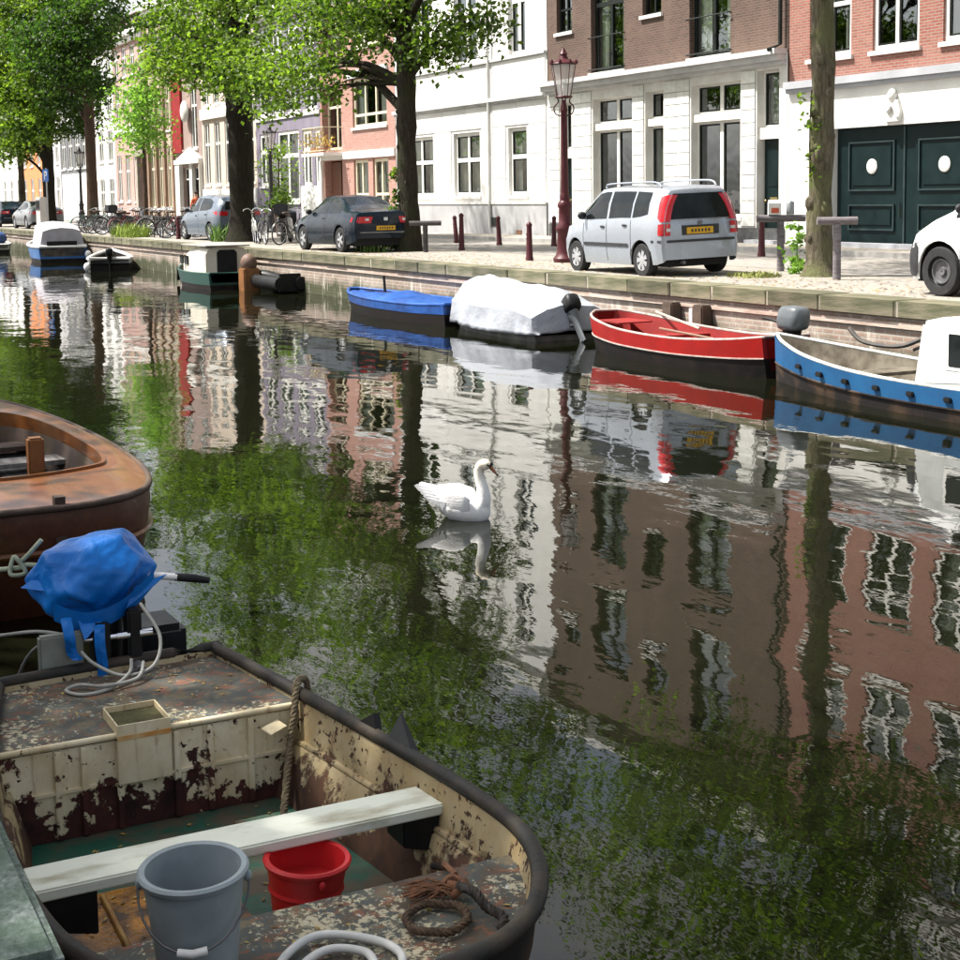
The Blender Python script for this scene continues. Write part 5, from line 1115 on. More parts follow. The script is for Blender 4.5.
def outboard(root, x, z, cowl_m, leg_m, s=1.0, tilt=0.0, name='outboard_motor'):
    """an engine clamped to the stern: part of the boat root, with sub-parts"""
    c, sn = math.cos(tilt), math.sin(tilt)
    def T(px, py, pz): return (x+(px*c-pz*sn)*s, py*s, z+(px*sn+pz*c)*s)
    m = MB()
    rs = []
    for pz, hx, hy, ox in ((.12, .13, .10, -.02), (.15, .20, .15, -.03), (.20, .22, .165, -.04), (.30, .225, .165, -.05), (.40, .21, .15, -.06), (.445, .17, .12, -.06), (.46, .05, .04, -.06)):
        rs.append([T(ox+hx*sgn(math.cos(a*.3142), .55), hy*sgn(math.sin(a*.3142), .55), pz) for a in range(20)])
    m.rings(rs); e = m.build(name, cowl_m, root, 45)
    l = MB(); l.rings([[T(-.02+hx*math.cos(a*.5236), hy*math.sin(a*.5236), pz) for a in range(12)] for pz, hx, hy in ((.13, .16, .12), (.02, .14, .10), (-.06, .10, .06), (-.35, .09, .035), (-.55, .10, .03))]); l.build('leg', leg_m, e, 45)
    p = MB(); p.lathe([(.01, -.1), (.045, 0), (.04, .12), (.01, .16)], (0, 0, 0), 10, 'x'); p.v = [T(v[0]-.02, v[1], v[2]-.52) for v in p.v]; p.build('gearcase', leg_m, e, 45)
    b = MB(); b.v = []; b.box(.05, .14, -.09, .09, -.12, .10); b.v = [T(*v) for v in b.v]; b.build('clamp', leg_m, e)
    h = MB(); h.tube([T(.1, .05, .2), T(.3, .08, .24), T(.5, .1, .26)], .018*s, 7); h.build('tiller', leg_m, e)
    return e
redpaint = mat('red_boat_paint', (.36, .012, .009), (.27, .010, .008), 3, rough=.45, bump=.05)
redin = mat('red_boat_inside', (.27, .018, .015), (.17, .012, .011), 2, rough=.6)
blackhull = mat('black_hull', (.008, .007, .007), (.018, .013, .011), 4, rough=.55, spec=.15)
pale_rail = mat('pale_worn_rail', (.42, .36, .33), (.28, .2, .18), 8, rough=.7)
bluepaint = mat('blue_boat_paint', (.020, .115, .27), (.016, .085, .21), 2.5, rough=.5)
rusthull = mat('rusty_hull', (.075, .045, .026), (.010, .008, .008), 2.2, lo=.32, hi=.50, rough=.8, bump=.3)
whitewash = mat('worn_white_boat', (.55, .57, .56), (.40, .41, .38), 3, lo=.45, hi=.75, rough=.6)
mat('pale_worn_white', (.50, .51, .48), (.30, .28, .24), 6, lo=.45, hi=.7, rough=.7)
bilge_m = mat('grey_bilge', (.15, .13, .10), (.06, .05, .036), 5, rough=.9, bump=.3)
motor_grey = mat('motor_grey', (.12, .135, .145), (.085, .095, .105), 4, rough=.35, coat=.3)
motor_black = mat('motor_black', (.008, .0085, .009), (.016, .016, .017), 6, rough=.45, spec=.2)
rope_w = mat('pale_rope', (.50, .46, .38), (.34, .30, .24), 30, rough=.95)
# red open boat
rb = thing('rowing_boat', 'open red boat with black bottom moored between the covered boat and blue workboat', 'boat', (-17.75, 12.30, 0), R(179), group=None)
D = boat_hull(rb, [(-2.32, .38, .53, .28), (-1.7, .56, .46, .46), (-.6, .68, .40, .60), (.7, .69, .42, .58), (1.55, .58, .49, .44), (2.0, .42, .54, .27), (2.22, .22, .58, .10)], redpaint, blackhull, redin, pale_rail, .48, .10, .022, .06, pale_rail)
MB().box(.3, .62, -.66, .66, .30, .335).build('thwart', redin, rb); MB().box(-1.4, -1.1, -.52, .52, .29, .325).build('thwart', redin, rb)
MB().box(1.35, 2.05, -.30, .30, .44, .46).build('bow_deck', redin, rb)
outboard(rb, -2.42, .50, motor_grey, motor_black, .95)
MB().tube([(-.2, -.1, .47), (1.75, -.62, .56)], .018, 7).build('oar', rope_w, rb); MB().tube([(-1.0, .2, .40), (.6, .05, .42)], .018, 7).build('oar', mat('dark_oar', (.22, .14, .1)), rb)
# blue workboat with white wheelhouse
bb = thing('workboat', 'blue and white workboat with small white wheelhouse and rusty bow', 'boat', (-11.75, 12.0, 0), R(180))
D2 = boat_hull(bb, [(-3.4, .62, .44, .5), (-2.0, .74, .38, .66), (-.2, .78, .34, .70), (1.2, .74, .36, .64), (2.3, .56, .43, .40), (3.1, .28, .52, .16), (3.5, .06, .58, .03)], bluepaint, rusthull, bilge_m, MATS['pale_worn_white'], .40, .14, .024, .09, rusthull)
MB().box(1.3, 1.65, -.62, .62, .28, .32).build('thwart', bilge_m, bb); MB().box(.55, .85, -.35, .05, .14, .42).build('locker', whitewash, bb, bevel=.03)
wh = MB(); wh.box(-2.1, .10, -.78, -.70, .34, 1.04); wh.box(-2.1, .10, .70, .78, .34, 1.04); 
house = MB().prism([(.42, .30), (.30, 1.0), (.02, 1.06), (-2.2, 1.08), (-2.2, .30)], -.64, .64).build('wheelhouse', whitewash, bb, bevel=.04)
for sd in (1, -1):
    MB().box(-.62, -.12, sd*.642 if sd > 0 else -.656, .656 if sd > 0 else -.642, .56, .90).build('window', carglass_m, house, bevel=.01)
    MB().box(-.66, -.08, sd*.64 if sd > 0 else -.646, .646 if sd > 0 else -.64, .52, .94).build('window_frame', white_paint, house)
    MB().tube([(.20, sd*.68, .36), (-.5, sd*.70, .42), (-1.2, sd*.70, .38)], .015, 6).build('side_rail', whitewash, bb)
MB().tube([(.40, -.65, .36), (.30, -.65, .98)], .03, 8).build('corner_post', whitewash, house)
MB().ball((.36, -.5, .86), (.05, .06, .06)).build('horn', motor_black, house, 50)
for k in range(6):
    x_ = 2.5-k*.55; d = min(D2, key=lambda q: abs(q[0]-x_)); MB().box(x_-.06, x_+.05, d[1]-.06, d[1]+.022, d[2]*.60, d[2]*.60+.055).build('rubbing_pad', motor_black, bb, bevel=.012)
wl_ = mat('mooring_arm_steel', (.06, .06, .062), (.1, .085, .07), 8, rough=.6)
ma = thing('mooring_bracket', 'dark bent mooring arm reaching from the quay wall to the blue workboat', 'mooring arm', (-13.9, 13.15, .55))
MB().tube(catmull([(-.95, -.35, .10), (-.7, -.32, -.06), (-.2, -.2, -.08), (.15, -.08, .06), (.32, .04, .14)]), .03, 7).tube([(.25, 0, .14), (.1, -.1, -.06), (-.05, -.1, -.12)], .022, 6).box(.1, .42, -.02, .05, .1, .18).build('arm', wl_, ma, 50)
for k, x_ in enumerate((-19.25, -18.45)):
    t_ = thing('mooring_post', ('dark' if k == 0 else 'pale-sided') + ' wooden mooring post against the quay wall behind the red boat', 'post', (x_, 13.08, 0))
    MB().box(-.13, .13, -.10, .10, -.4, .72).build('post', mat('wet_timber', (.10, .075, .055), (.06, .045, .035), 5, bump=.4), t_, bevel=.02)
    if k: MB().box(-.21, -.132, -.09, .09, .35, .66).build('white_block', white_paint, t_)
# boat under a white cover
def cover_sheet(root, name, rows, m, seed, amp=.02, linear=False):
    """rows: per x-station list of (y,z) across; smooth cloth with folds"""
    xs = [r[0] for r in rows]; rs = []
    if linear:
        def lin(pts, sub):
            P = [Vector(p) for p in pts]; return [a.lerp(b, k/sub) for a, b in zip(P, P[1:]) for k in range(sub)]+[P[-1]]
        lines = [lin([(r[0], y, z) for y, z in r[1]], 6) for r in rows]; n = len(lines[0]); cols = [lin([l[k] for l in lines], 9) for k in range(n)]
    else:
        lines = [catmull([(r[0], y, z) for y, z in r[1]], sub=5) for r in rows]
        n = len(lines[0]); cols = [catmull([l[k] for l in lines], sub=6) for k in range(n)]
    G = [[cols[k][i] for k in range(n)] for i in range(len(cols[0]))]
    out = []
    for i, r in enumerate(G):
        ring = []
        for k, p in enumerate(r):
            e = abs(2*k/(n-1)-1); f = mnoise.noise(Vector((p.x*2.6+seed, p.y*2.6, p.z*1.5)))*amp*.8
            f += amp*2.0*(abs(mnoise.noise(Vector((p.x*4.5+seed*2, 0, k*.06))))-.25)*(e**3)
            ring.append((p.x, p.y+f*(1 if p.y >= 0 else -1)*(.3+e), p.z+f*(1.1-e)))
        out.append(ring)
    mb = MB(); mb.rings(out, ring_closed=False)
    o = mb.build(name, m, root, 28 if linear else 60); so_ = o.modifiers.new('solid', 'SOLIDIFY'); so_.thickness = .012
    return o
wc = thing('covered_boat', 'small motor boat wrapped in a bright white tarpaulin', 'boat', (-23.05, 12.45, 0), R(180))
greyhull = mat('grey_hull', (.20, .20, .18), (.09, .09, .08), 3, rough=.6)
boat_hull(wc, [(-1.75, .70, .34, .60), (-.8, .76, .36, .66), (.6, .72, .40, .58), (1.6, .48, .44, .30), (2.15, .12, .48, .06)], greyhull, greyhull, bilge_m, greyhull, .4, .1, .02)
tarpwhite = mat('white_tarp', (.36, .38, .415), (.30, .32, .36), 2, rough=.5, bump=.5, bscale=4, bdist=.06)
cover_sheet(wc, 'tarpaulin', [(-1.90, [(-.66, .13), (-.62, .15), (-.4, .16), (0, .16), (.4, .16), (.62, .15), (.66, .13)]), (-1.80, [(-.76, .13), (-.74, .40), (-.45, .54), (0, .60), (.45, .54), (.74, .40), (.76, .13)]), (-1.3, [(-.84, .11), (-.80, .50), (-.42, .72), (0, .84), (.42, .72), (.80, .50), (.84, .11)]), (0, [(-.86, .10), (-.82, .50), (-.4, .74), (0, .90), (.4, .74), (.82, .50), (.86, .10)]), (1.2, [(-.74, .14), (-.70, .52), (-.34, .78), (0, .97), (.34, .78), (.70, .52), (.74, .14)]), (1.75, [(-.50, .20), (-.46, .50), (-.2, .80), (0, .86), (.2, .80), (.46, .50), (.50, .20)]), (2.2, [(-.16, .30), (-.14, .42), (-.06, .52), (0, .54), (.06, .52), (.14, .42), (.16, .30)])], tarpwhite, 3, .05, True)
outboard(wc, -1.90, .36, motor_black, MATS['motor_grey'], .85, tilt=R(-38))
# low boat under a blue cover
tarpblue = mat('blue_tarp', (.010, .05, .21), (.018, .085, .32), 2, rough=.4, bump=.3, bscale=7, bdist=.05)
bt = thing('covered_boat', 'low dark dinghy under a bright blue cover', 'boat', (-27.35, 12.3, 0), R(183))
boat_hull(bt, [(-2.5, .60, .40, .55), (-1.2, .70, .35, .64), (.6, .68, .36, .58), (1.9, .46, .40, .3), (2.6, .14, .44, .06)], MATS['blue_tarp'], blackhull, bilge_m, MATS['blue_tarp'], .55, .1, .035)
cover_sheet(bt, 'cover', [(-2.45, [(-.56, .37), (-.5, .38), (-.3, .37), (0, .36), (.3, .37), (.5, .38), (.56, .37)]), (-1.2, [(-.66, .33), (-.6, .35), (-.35, .33), (0, .35), (.35, .32), (.6, .35), (.66, .33)]), (-.5, [(-.65, .33), (-.6, .34), (-.35, .40), (0, .43), (.35, .39), (.6, .34), (.65, .33)]), (.2, [(-.64, .33), (-.58, .35), (-.35, .45), (0, .50), (.35, .45), (.58, .35), (.64, .33)]), (.6, [(-.64, .34), (-.58, .35), (-.35, .33), (0, .34), (.35, .33), (.58, .35), (.64, .34)]), (1.6, [(-.50, .37), (-.45, .38), (-.25, .36), (0, .36), (.25, .36), (.45, .38), (.50, .37)]), (2.5, [(-.14, .41), (-.12, .42), (-.06, .42), (0, .42), (.06, .42), (.12, .42), (.14, .41)])], tarpblue, 8, .10)
MB().cyl((.9, .1, .45), (.95, .1, .78), .03, 6).build('stub_mast', motor_black, bt)
# green hulled cabin boat
gb = thing('cabin_boat', 'small cabin boat with cream cabin and dark green hull below the stout elm', 'boat', (-40.35, 12.1, 0), R(180))
greenhull = mat('dark_green_hull', (.012, .05, .04), (.02, .065, .052), 3, rough=.5)
boat_hull(gb, [(-2.0, .62, .44, .56), (-.6, .70, .42, .64), (.8, .64, .44, .5), (1.7, .36, .50, .2), (2.15, .08, .55, .03)], greenhull, blackhull, bilge_m, greenhull, .3, .2, .03)
creamc = mat('cream_cabin', (.70, .66, .56), (.58, .54, .44), 2, rough=.6)
cab = MB(); cab.rings([[(x_, y_*w_, z_) for y_, z_ in ((-1, .40), (-1, .40+(h-.40)*.75), (-.8, h-.02), (0, h+.05), (.8, h-.02), (1, .40+(h-.40)*.75), (1, .40))] for x_, w_, h in ((-1.62, .58, 1.12), (-.9, .60, 1.13), (.2, .56, 1.06), (1.0, .44, .84), (1.35, .34, .5))]); cabin = cab.build('cabin', creamc, gb, 25)
MB().prism([(-.27, .38), (-.27, .98), (-.2, 1.05), (.2, 1.05), (.27, .98), (.27, .38)], -1.655, -1.622, 'x').build('hatch_opening', under_m, cabin)
MB().box(-1.75, .6, -.62, .62, 1.135, 1.175).build('roof_edge', mat('grey_roof', (.36, .34, .3), (.28, .26, .23), 3), cabin, bevel=.015)
for a, b in ((.0, .38), (.5, .8)):
    for sd in (1, -1): MB().box(a, b, min(sd*.56, sd*.60)-(0 if a else 0), max(sd*.56, sd*.60), .62, .86).build('porthole', carglass_m, cabin, bevel=.02)
MB().ball((2.05, .12, .15), (.12, .1, .14)).build('fender', white_paint, gb, 50); MB().tube([(2.0, .3, .45), (2.1, .3, .1)], .05, 8).build('fender', blackhull, gb, 50)
orange_m = mat('orange_motor', (.27, .125, .045), (.17, .075, .03), 4, rough=.6)
ob = MB(); ob.box(-2.62, -2.12, -.58, -.14, -.15, .58); ob.build('motor_well', orange_m, gb, bevel=.03); MB().ball((-2.36, -.36, .70), (.25, .22, .26), 14, 9).build('motor_hood', mat('brown_hood', (.16, .10, .075), (.12, .075, .055), 5), gb, 50)
MB().box(-2.55, -2.15, -.64, -.585, .28, .5).build('bracket', motor_black, gb)
dk = thing('dinghy', 'dark rubber dinghy lying between the cabin boat and quay wall', 'boat', (-37.1, 12.85, 0), R(180))
MB().tube(catmull([(-1.3, .28, .25), (.4, .3, .25), (1.1, .12, .33), (1.1, -.12, .33), (.4, -.3, .25), (-1.3, -.28, .25)], sub=5), .17, 10).build('tube_hull', motor_black, dk, 50); MB().box(-1.1, .6, -.26, .26, .10, .2).build('floor', under_m, dk); MB().box(-1.22, -1.14, -.28, .28, .05, .5).build('transom', motor_black, dk)
# white and blue boat with grey canopy, seen from its stern
cb = thing('canopy_boat', 'white and blue motor boat under a grey fabric canopy', 'boat', (-62.0, 12.15, 0), R(178))
boat_hull(cb, [(-2.2, .92, .62, .82), (-.8, .98, .62, .88), (1.0, .88, .66, .66), (2.2, .5, .74, .25), (2.9, .1, .82, .05)], mat('hull_blue', (.04, .14, .36), (.03, .11, .3), 3, rough=.4), blackhull, bilge_m, white_paint, .25, .25, .06)
MB().box(-2.18, .2, -.95, .95, .60, .70).build('coaming', white_paint, cb, bevel=.03); MB().box(-2.22, -2.17, -.55, .6, .66, .84).build('stern_opening', under_m, cb)
cv = MB(); cv.rings([[(x_, y_*w_, z_) for y_, z_ in ((-1, .70), (-.86, .70+h*.85), (-.5, .70+h), (0, .74+h), (.5, .70+h), (.86, .70+h*.85), (1, .70))] for x_, w_, h in ((-2.1, .84, .62), (-1.2, .86, .84), (0, .82, .86), (.7, .7, .5), (1.2, .5, .05))]); cv.build('canopy', mat('grey_canvas', (.42, .40, .44), (.34, .33, .36), 3, rough=.8, bump=.3, bscale=5, bdist=.05), cb, 30)
MB().ball((-2.3, -.95, .3), (.13, .13, .16)).build('fender', white_paint, cb, 50)
# white dinghy with small outboard
wd = thing('dinghy', 'white rimmed dinghy with small black outboard beside the quay', 'boat', (-52.9, 12.30, 0), R(166))
boat_hull(wd, [(-1.5, .70, .42, .6), (-.4, .76, .40, .66), (.8, .6, .46, .42), (1.6, .25, .56, .1), (1.85, .06, .62, .02)], whitewash, blackhull, blackhull, white_paint, .62, .18, .06); outboard(wd, -1.56, .42, motor_black, motor_black, .8)
MB().ball((-1.55, .75, .15), (.12, .12, .15)).build('fender', white_paint, wd, 50)
# far left small boat
fb_ = thing('rowing_boat', 'pale low boat loaded with a blue and red bundle near the farthest cars', 'boat', (-75.5, 11.9, 0), R(170))
boat_hull(fb_, [(-2, .8, .4, .7), (0, .85, .4, .74), (1.4, .5, .46, .3), (2.1, .1, .55, .05)], mat('pale_green_hull', (.42, .44, .34), (.34, .36, .28), 3), blackhull, bilge_m, whitewash, .4, .2, .04)
bu_ = thing('tarp_bundle', 'dark blue tarpaulin bundle lying in the pale low boat', 'bundle', (-74.6, 11.9, .38)); MB().ball((0, 0, .3), (.6, .55, .36), 14, 8).build('bundle', mat('navy_tarp', (.04, .08, .22), (.06, .12, .28), 3), bu_, 50)
ru_ = thing('jerry_can', 'red fuel can in the pale low boat', 'fuel can', (-76.2, 11.6, .38)); MB().box(-.2, .2, -.15, .15, 0, .5).cyl((0, 0, .5), (0, 0, .58), .05, 8).build('can', mat('fuel_red', (.42, .04, .04)), ru_, bevel=.04)

# ------------------------------------------------------------------ swan
def swan():
    S = thing('swan', 'white swan with orange black bill floating alone on the canal', 'swan', (-9.93, 4.86, 0), R(46)); S.scale = (.84, .96, .98)
    mb = MB()   # body along +x (breast at +x)
    prof = [(-.33, .02, .03, .205), (-.30, .035, .035, .19), (-.25, .065, .055, .155), (-.18, .105, .085, .12), (-.08, .135, .115, .09), (.03, .14, .125, .08), (.12, .128, .118, .07), (.19, .10, .10, .06), (.24, .06, .065, .06), (.262, .02, .025, .06)]
    mb.rings([[(x, w*math.cos(a*.3491), z+h*math.sin(a*.3491)) for a in range(18)] for x, w, h, z in prof])
    nk = catmull([(.14, 0, .06), (.20, 0, .14), (.195, 0, .24), (.165, 0, .33), (.165, 0, .395), (.205, 0, .425), (.245, 0, .415)], sub=6); n = len(nk)
    mb.tube(nk, [float(np.interp(i/(n-1), [0, .18, .4, .7, .85, 1], [.09, .068, .048, .040, .042, .042])) for i in range(n)], 14)
    mb.ball((.232, 0, .418), (.052, .035, .036), 14, 9)
    wm = NT('swan_plumage'); v = wm.coords((1, 1, 1)); nz = wm.noise(v, 26, 4); sp = wm.n('SeparateXYZ'); wm.l(wm.coords(), sp.inputs[0])
    c = wm.mix(wm.ramp(sp.outputs[2], [(.26, 0.0), (.42, .65)]), (.80, .79, .77), (.74, .62, .42)); wm.principled(c, .8, 0, wm.bump(nz, .35, .01), .2)
    o = mb.build('body', wm.m, S, 60); rm = o.modifiers.new('remesh', 'REMESH'); rm.mode = 'VOXEL'; rm.voxel_size = .009; rm.use_smooth_shade = True
    sm = o.modifiers.new('smooth', 'SMOOTH'); sm.iterations = 8; sm.factor = .6
    fm = mat('swan_wing', (.80, .79, .78), (.72, .71, .70), 22, rough=.85, bump=.3, stretch=(.3, 1, 1))
    for sd in (1, -1):
        w_ = MB(); w_.rings([[(x, sd*(y0+.02*math.cos(t)), z0+h*math.sin(t)) for t in [R(-80+20*k) for k in range(9)]] for x, y0, z0, h in ((.12, .112, .12, .05), (.05, .122, .135, .085), (-.06, .118, .15, .095), (-.16, .092, .165, .08), (-.25, .055, .19, .05), (-.33, .025, .215, .025), (-.36, .015, .225, .008))], ring_closed=False)
        wo_ = w_.build('wing', fm, S, 50); so_ = wo_.modifiers.new('s', 'SOLIDIFY'); so_.thickness = .018
        for k in range(5):
            f = MB(); x0 = -.12-.035*k; zz = .10+.022*k; f.prism([(x0, zz), (x0-.15, zz+.045), (x0-.165, zz+.06), (x0-.14, zz+.07), (x0+.02, zz+.045)], sd*(.125-.018*k)-.004, sd*(.125-.018*k)+.004); f.build('flight_feather', fm, wo_)
    MB().prism([(-.26, .15), (-.40, .205), (-.43, .235), (-.38, .25), (-.26, .22)], -.035, .035).build('tail', fm, S, bevel=.008)
    bm_ = mat('bill_orange', (.22, .07, .025), (.12, .045, .02), 9, rough=.5); bk = mat('bill_black', (.012, .012, .012), rough=.5)
    bl = MB(); bl.rings([[(x, w*math.cos(a*.6283), z+h*math.sin(a*.6283)) for a in range(10)] for x, w, h, z in ((.268, .022, .026, .408), (.29, .019, .019, .390), (.312, .016, .013, .368), (.330, .013, .009, .348), (.336, .004, .003, .342))]); bill = bl.build('bill', bm_, S, 50)
    MB().ball((.278, 0, .430), (.017, .013, .015)).build('knob', bk, bill, 50); MB().ball((.333, 0, .346), (.010, .012, .009)).build('nail', bk, bill, 50)
    for sd in (1, -1):
        MB().ball((.252, sd*.0305, .425), .0075, 8, 6).build('eye', bk, S, 50); MB().add([(.250, sd*.0365, .424), (.278, sd*.022, .428), (.285, sd*.0215, .405), (.268, sd*.030, .410)], [(0, 1, 2, 3)]).build('lore', bk, S)
swan()
# ------------------------------------------------------------------ foreground: varnished wooden boat
def wood_material(name, c1, c2, axis=(.5, 6, 6), rough=.3, coat=.4):
    t = NT(name); v = t.world(axis); n = t.noise(v, 3.2, 6, .65, .8); n2 = t.noise(t.world(), 1.8, 5)
    c = t.ramp(n, [(.3, c1), (.7, c2)]); c = t.mix(t.ramp(n2, [(.5, 0.0), (.75, .30)]), c, (.17, .13, .045))
    t.principled(c, t.ramp(n2, [(.3, rough), (.7, rough+.3)]), 0, t.bump(n, .15, .01), .35, coat); return t.m
wooddeck = wood_material('varnished_deck', (.105, .033, .007), (.150, .052, .011), rough=.24, coat=.2)
woodside = wood_material('varnished_side', (.045, .013, .006), (.085, .026, .010), rough=.42, coat=.1)
woodin = wood_material('dark_wood_inside', (.035, .022, .017), (.06, .038, .028), rough=.6, coat=0)
greyplank = mat('silvered_plank', (.20, .19, .18), (.11, .10, .095), 4, rough=.85, stretch=(.4, 6, 6))
def wooden_boat():
    B = thing('wooden_boat', 'varnished brown wooden boat with blunt bow and open cockpit', 'boat', (-11.1, 1.50, 0)); o = B.location
    cy = 1.50; Z = .62
    half = [(-8.55, .0), (-8.56, .25), (-8.68, .52), (-8.95, .73), (-9.4, .87), (-10.0, .96), (-10.8, 1.0), (-11.6, .98), (-12.4, .90), (-13.2, .74), (-13.7, .5), (-13.85, .2), (-13.87, 0)]
    outl = catmull([(x, cy+b, Z) for x, b in half] + [(x, cy-b*.92, Z) for x, b in reversed(half[1:-1])], True, 5)
    c0 = Vector((-11.1, cy, 0))
    def ring(s, z, sy=None): return [(c0.x+(p.x-c0.x)*s, c0.y+(p.y-c0.y)*(sy or s), z+.06*((p.x-c0.x)/2.6)**2) for p in outl]
    MB().rings([ring(1.0, Z-.005), ring(1.006, Z-.10), ring(.99, Z-.25)], cap0=False, cap1=False).build('sheer_strake', woodside, B, 50, org=o)
    MB().rings([ring(.988, Z-.25), ring(.96, .15), ring(.86, -.2)], cap0=False).build('hull', woodside, B, 50, org=o)
    MB().tube(ring(1.0, Z-.25), .02, 6, closed=True).build('rubbing_strake', wooddeck, B, 50, org=o)
    MB().tube(ring(1.002, Z), .022, 8, closed=True).build('gunwale', woodin, B, 50, org=o)
    cock = [Vector(p) for p in catmull([(-9.62, cy+.05, Z), (-9.80, cy+.6, Z), (-10.1, cy+.76, Z), (-10.9, cy+.81, Z), (-12.0, cy+.74, Z), (-12.7, cy+.5, Z), (-12.8, cy, Z), (-12.7, cy-.5, Z), (-12.0, cy-.72, Z), (-10.9, cy-.78, Z), (-10.1, cy-.74, Z), (-9.80, cy-.6, Z)], True, 5)]
    n = len(outl)
    def lift(p, z): return (p[0], p[1], z+.06*((p[0]-c0.x)/2.6)**2)
    a0 = [lift(p, Z+.005) for p in outl]
    def near(p):    # cockpit rim point in the same direction
        d = math.atan2(p[1]-c0.y, (p[0]-c0.x)*.45); return min(cock, key=lambda q: abs((math.atan2(q.y-c0.y, (q.x-c0.x)*.45)-d+math.pi) % (2*math.pi)-math.pi))
    a1 = [lift(near(p), Z+.03) for p in a0]
    mid = [tuple((u[k]+v[k])/2+(.03 if k == 2 else 0) for k in range(3)) for u, v in zip(a0, a1)]
    MB().rings([a0, mid, a1], cap0=False, cap1=False).build('deck', wooddeck, B, 50, org=o)
    rim = [lift(p, Z+.05) for p in cock]; low = [lift(p, Z-.02) for p in cock]
    MB().rings([[lift(p, Z+.02) for p in cock], rim, [(c0.x+(p[0]-c0.x)*.985, c0.y+(p[1]-c0.y)*.97, p[2]) for p in rim], [(c0.x+(p[0]-c0.x)*.985, c0.y+(p[1]-c0.y)*.97, .15) for p in rim]], cap0=False, cap1=False).build('coaming', wooddeck, B, 50, org=o)
    MB().rings([[(c0.x+(p[0]-c0.x)*.98, c0.y+(p[1]-c0.y)*.965, Z-.04) for p in cock], [(c0.x+(p[0]-c0.x)*.9, c0.y+(p[1]-c0.y)*.85, .14) for p in cock]], cap0=False).build('inner_lining', woodin, B, 50, org=o)
    for x_, m_ in ((-10.35, greyplank), (-11.5, greyplank), (-12.3, woodin)): MB().box(x_-.14, x_+.14, cy-.70, cy+.76, .44, .475).build('thwart', m_, B, org=o)
    MB().box(-12.4, -10.0, cy+.28, cy+.62, .36, .39).build('side_bench', greyplank, B, org=o)
    MB().box(-9.86, -9.76, 1.70, 1.80, .50, .90).build('mooring_bitt', wooddeck, B, org=o, bevel=.012); MB().box(-8.62, -8.55, 1.62, 1.68, .42, .74).build('fairlead', woodin, B, org=o)
    return B
wooden_boat()
wbow = thing('white_boat', 'white rounded boat end just showing beyond the wooden boat', 'boat', (-14.9, 1.75, 0), R(8))
boat_hull(wbow, [(-1.3, .4, .5, .3), (-.6, .52, .5, .42), (.3, .5, .52, .4), (.75, .3, .56, .2), (.9, .08, .6, .04)], whitewash, blackhull, bilge_m, white_paint, .35, .15, .035)

# ------------------------------------------------------------------ foreground: old steel boat
def peel_material(name, paint, rust, dark, lo, hi, zc=None, chip=.585, ybias=0.0):
    t = NT(name); w_ = t.world(); n = t.noise(w_, 4.6, 8, .6, .4); n2 = t.noise(w_, 15, 6, .6); n3 = t.noise(t.world((1, 1, .7)), 6, 5, .65); n6 = t.noise(w_, 34, 4, .6); n7 = t.noise(t.world((3, 3, .3)), 9, 4); f = t.mix(.35, n, n2)
    if zc is not None:
        sp = t.n('SeparateXYZ'); t.l(w_, sp.inputs[0])
        f = t.math('ADD', f, t.math('MULTIPLY', t.math('SUBTRACT', zc, sp.outputs[2]), .55)); f = t.math('ADD', f, t.math('MULTIPLY', t.math('SUBTRACT', 1.32, sp.outputs[1]), ybias))
    c = t.ramp(n3, [(.3, paint), (.75, tuple(x*.66*k for x, k in zip(paint, (1, .86, .62))))])
    c = t.mix(t.ramp(n2, [(.58, 0.0), (.75, .5)]), c, (.34, .16, .05)); c = t.mix(t.ramp(n7, [(.60, 0.0), (.72, .45)]), c, (.16, .08, .035))
    r = t.ramp(t.mix(.5, n2, n3), [(.35, dark), (.6, rust)])
    k = t.ramp(f, [(lo, 0.0), (hi, 1.0)]); k2 = t.ramp(t.mix(.35, n6, n), [(chip, 0.0), (chip+.012, 1.0)]); k = t.math('MAXIMUM', k, k2)
    inv = t.n('Invert'); t.l(k, inv.inputs['Color'])
    t.principled(t.mix(k, c, r), t.ramp(k, [(0, .55), (1, .85)]), 0, t.bump(t.mix(.15, inv.outputs[0], n2), .8, .006), .35)
    return t.m
cream_peel = peel_material('peeling_cream_paint', (.82, .74, .54), (.085, .026, .020), (.010, .005, .005), .525, .54, .285, ybias=.11)
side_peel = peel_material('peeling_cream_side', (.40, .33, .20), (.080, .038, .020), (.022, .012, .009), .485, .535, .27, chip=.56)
box_peel = peel_material('cream_box_paint', (.72, .64, .45), (.20, .08, .03), (.05, .02, .012), .68, .70, chip=.63)
def deck_material():
    t = NT('flaking_deck'); w_ = t.world(); n = t.noise(w_, 7, 7, .68, .4); n2 = t.noise(w_, 27, 6, .65, .6); n3 = t.noise(w_, 3.2, 4); n4 = t.noise(t.world((1.3, .9, 1)), 19, 5, .6, .8); n5 = t.noise(w_, 44, 5, .7, .3)
    c = t.ramp(n, [(.28, (.03, .026, .02)), (.42, (.085, .062, .042)), (.52, (.06, .07, .066)), (.62, (.14, .11, .068)), (.75, (.06, .075, .048))])
    c = t.mix(t.ramp(n4, [(.57, 0.0), (.61, .9)]), c, (.17, .075, .045))
    c = t.mix(t.ramp(t.mix(.45, n5, n3), [(.56, 0.0), (.585, .9)]), c, (.42, .38, .26))
    c = t.mix(t.ramp(n2, [(.66, 0.0), (.69, .9)]), c, (.46, .55, .56)); c = t.mix(t.ramp(n4, [(.30, .8), (.36, 0.0)]), c, (.035, .06, .045))
    t.principled(c, .8, 0, t.bump(t.mix(.5, n2, n4), .6, .006), .3); return t.m
deck_m = deck_material()
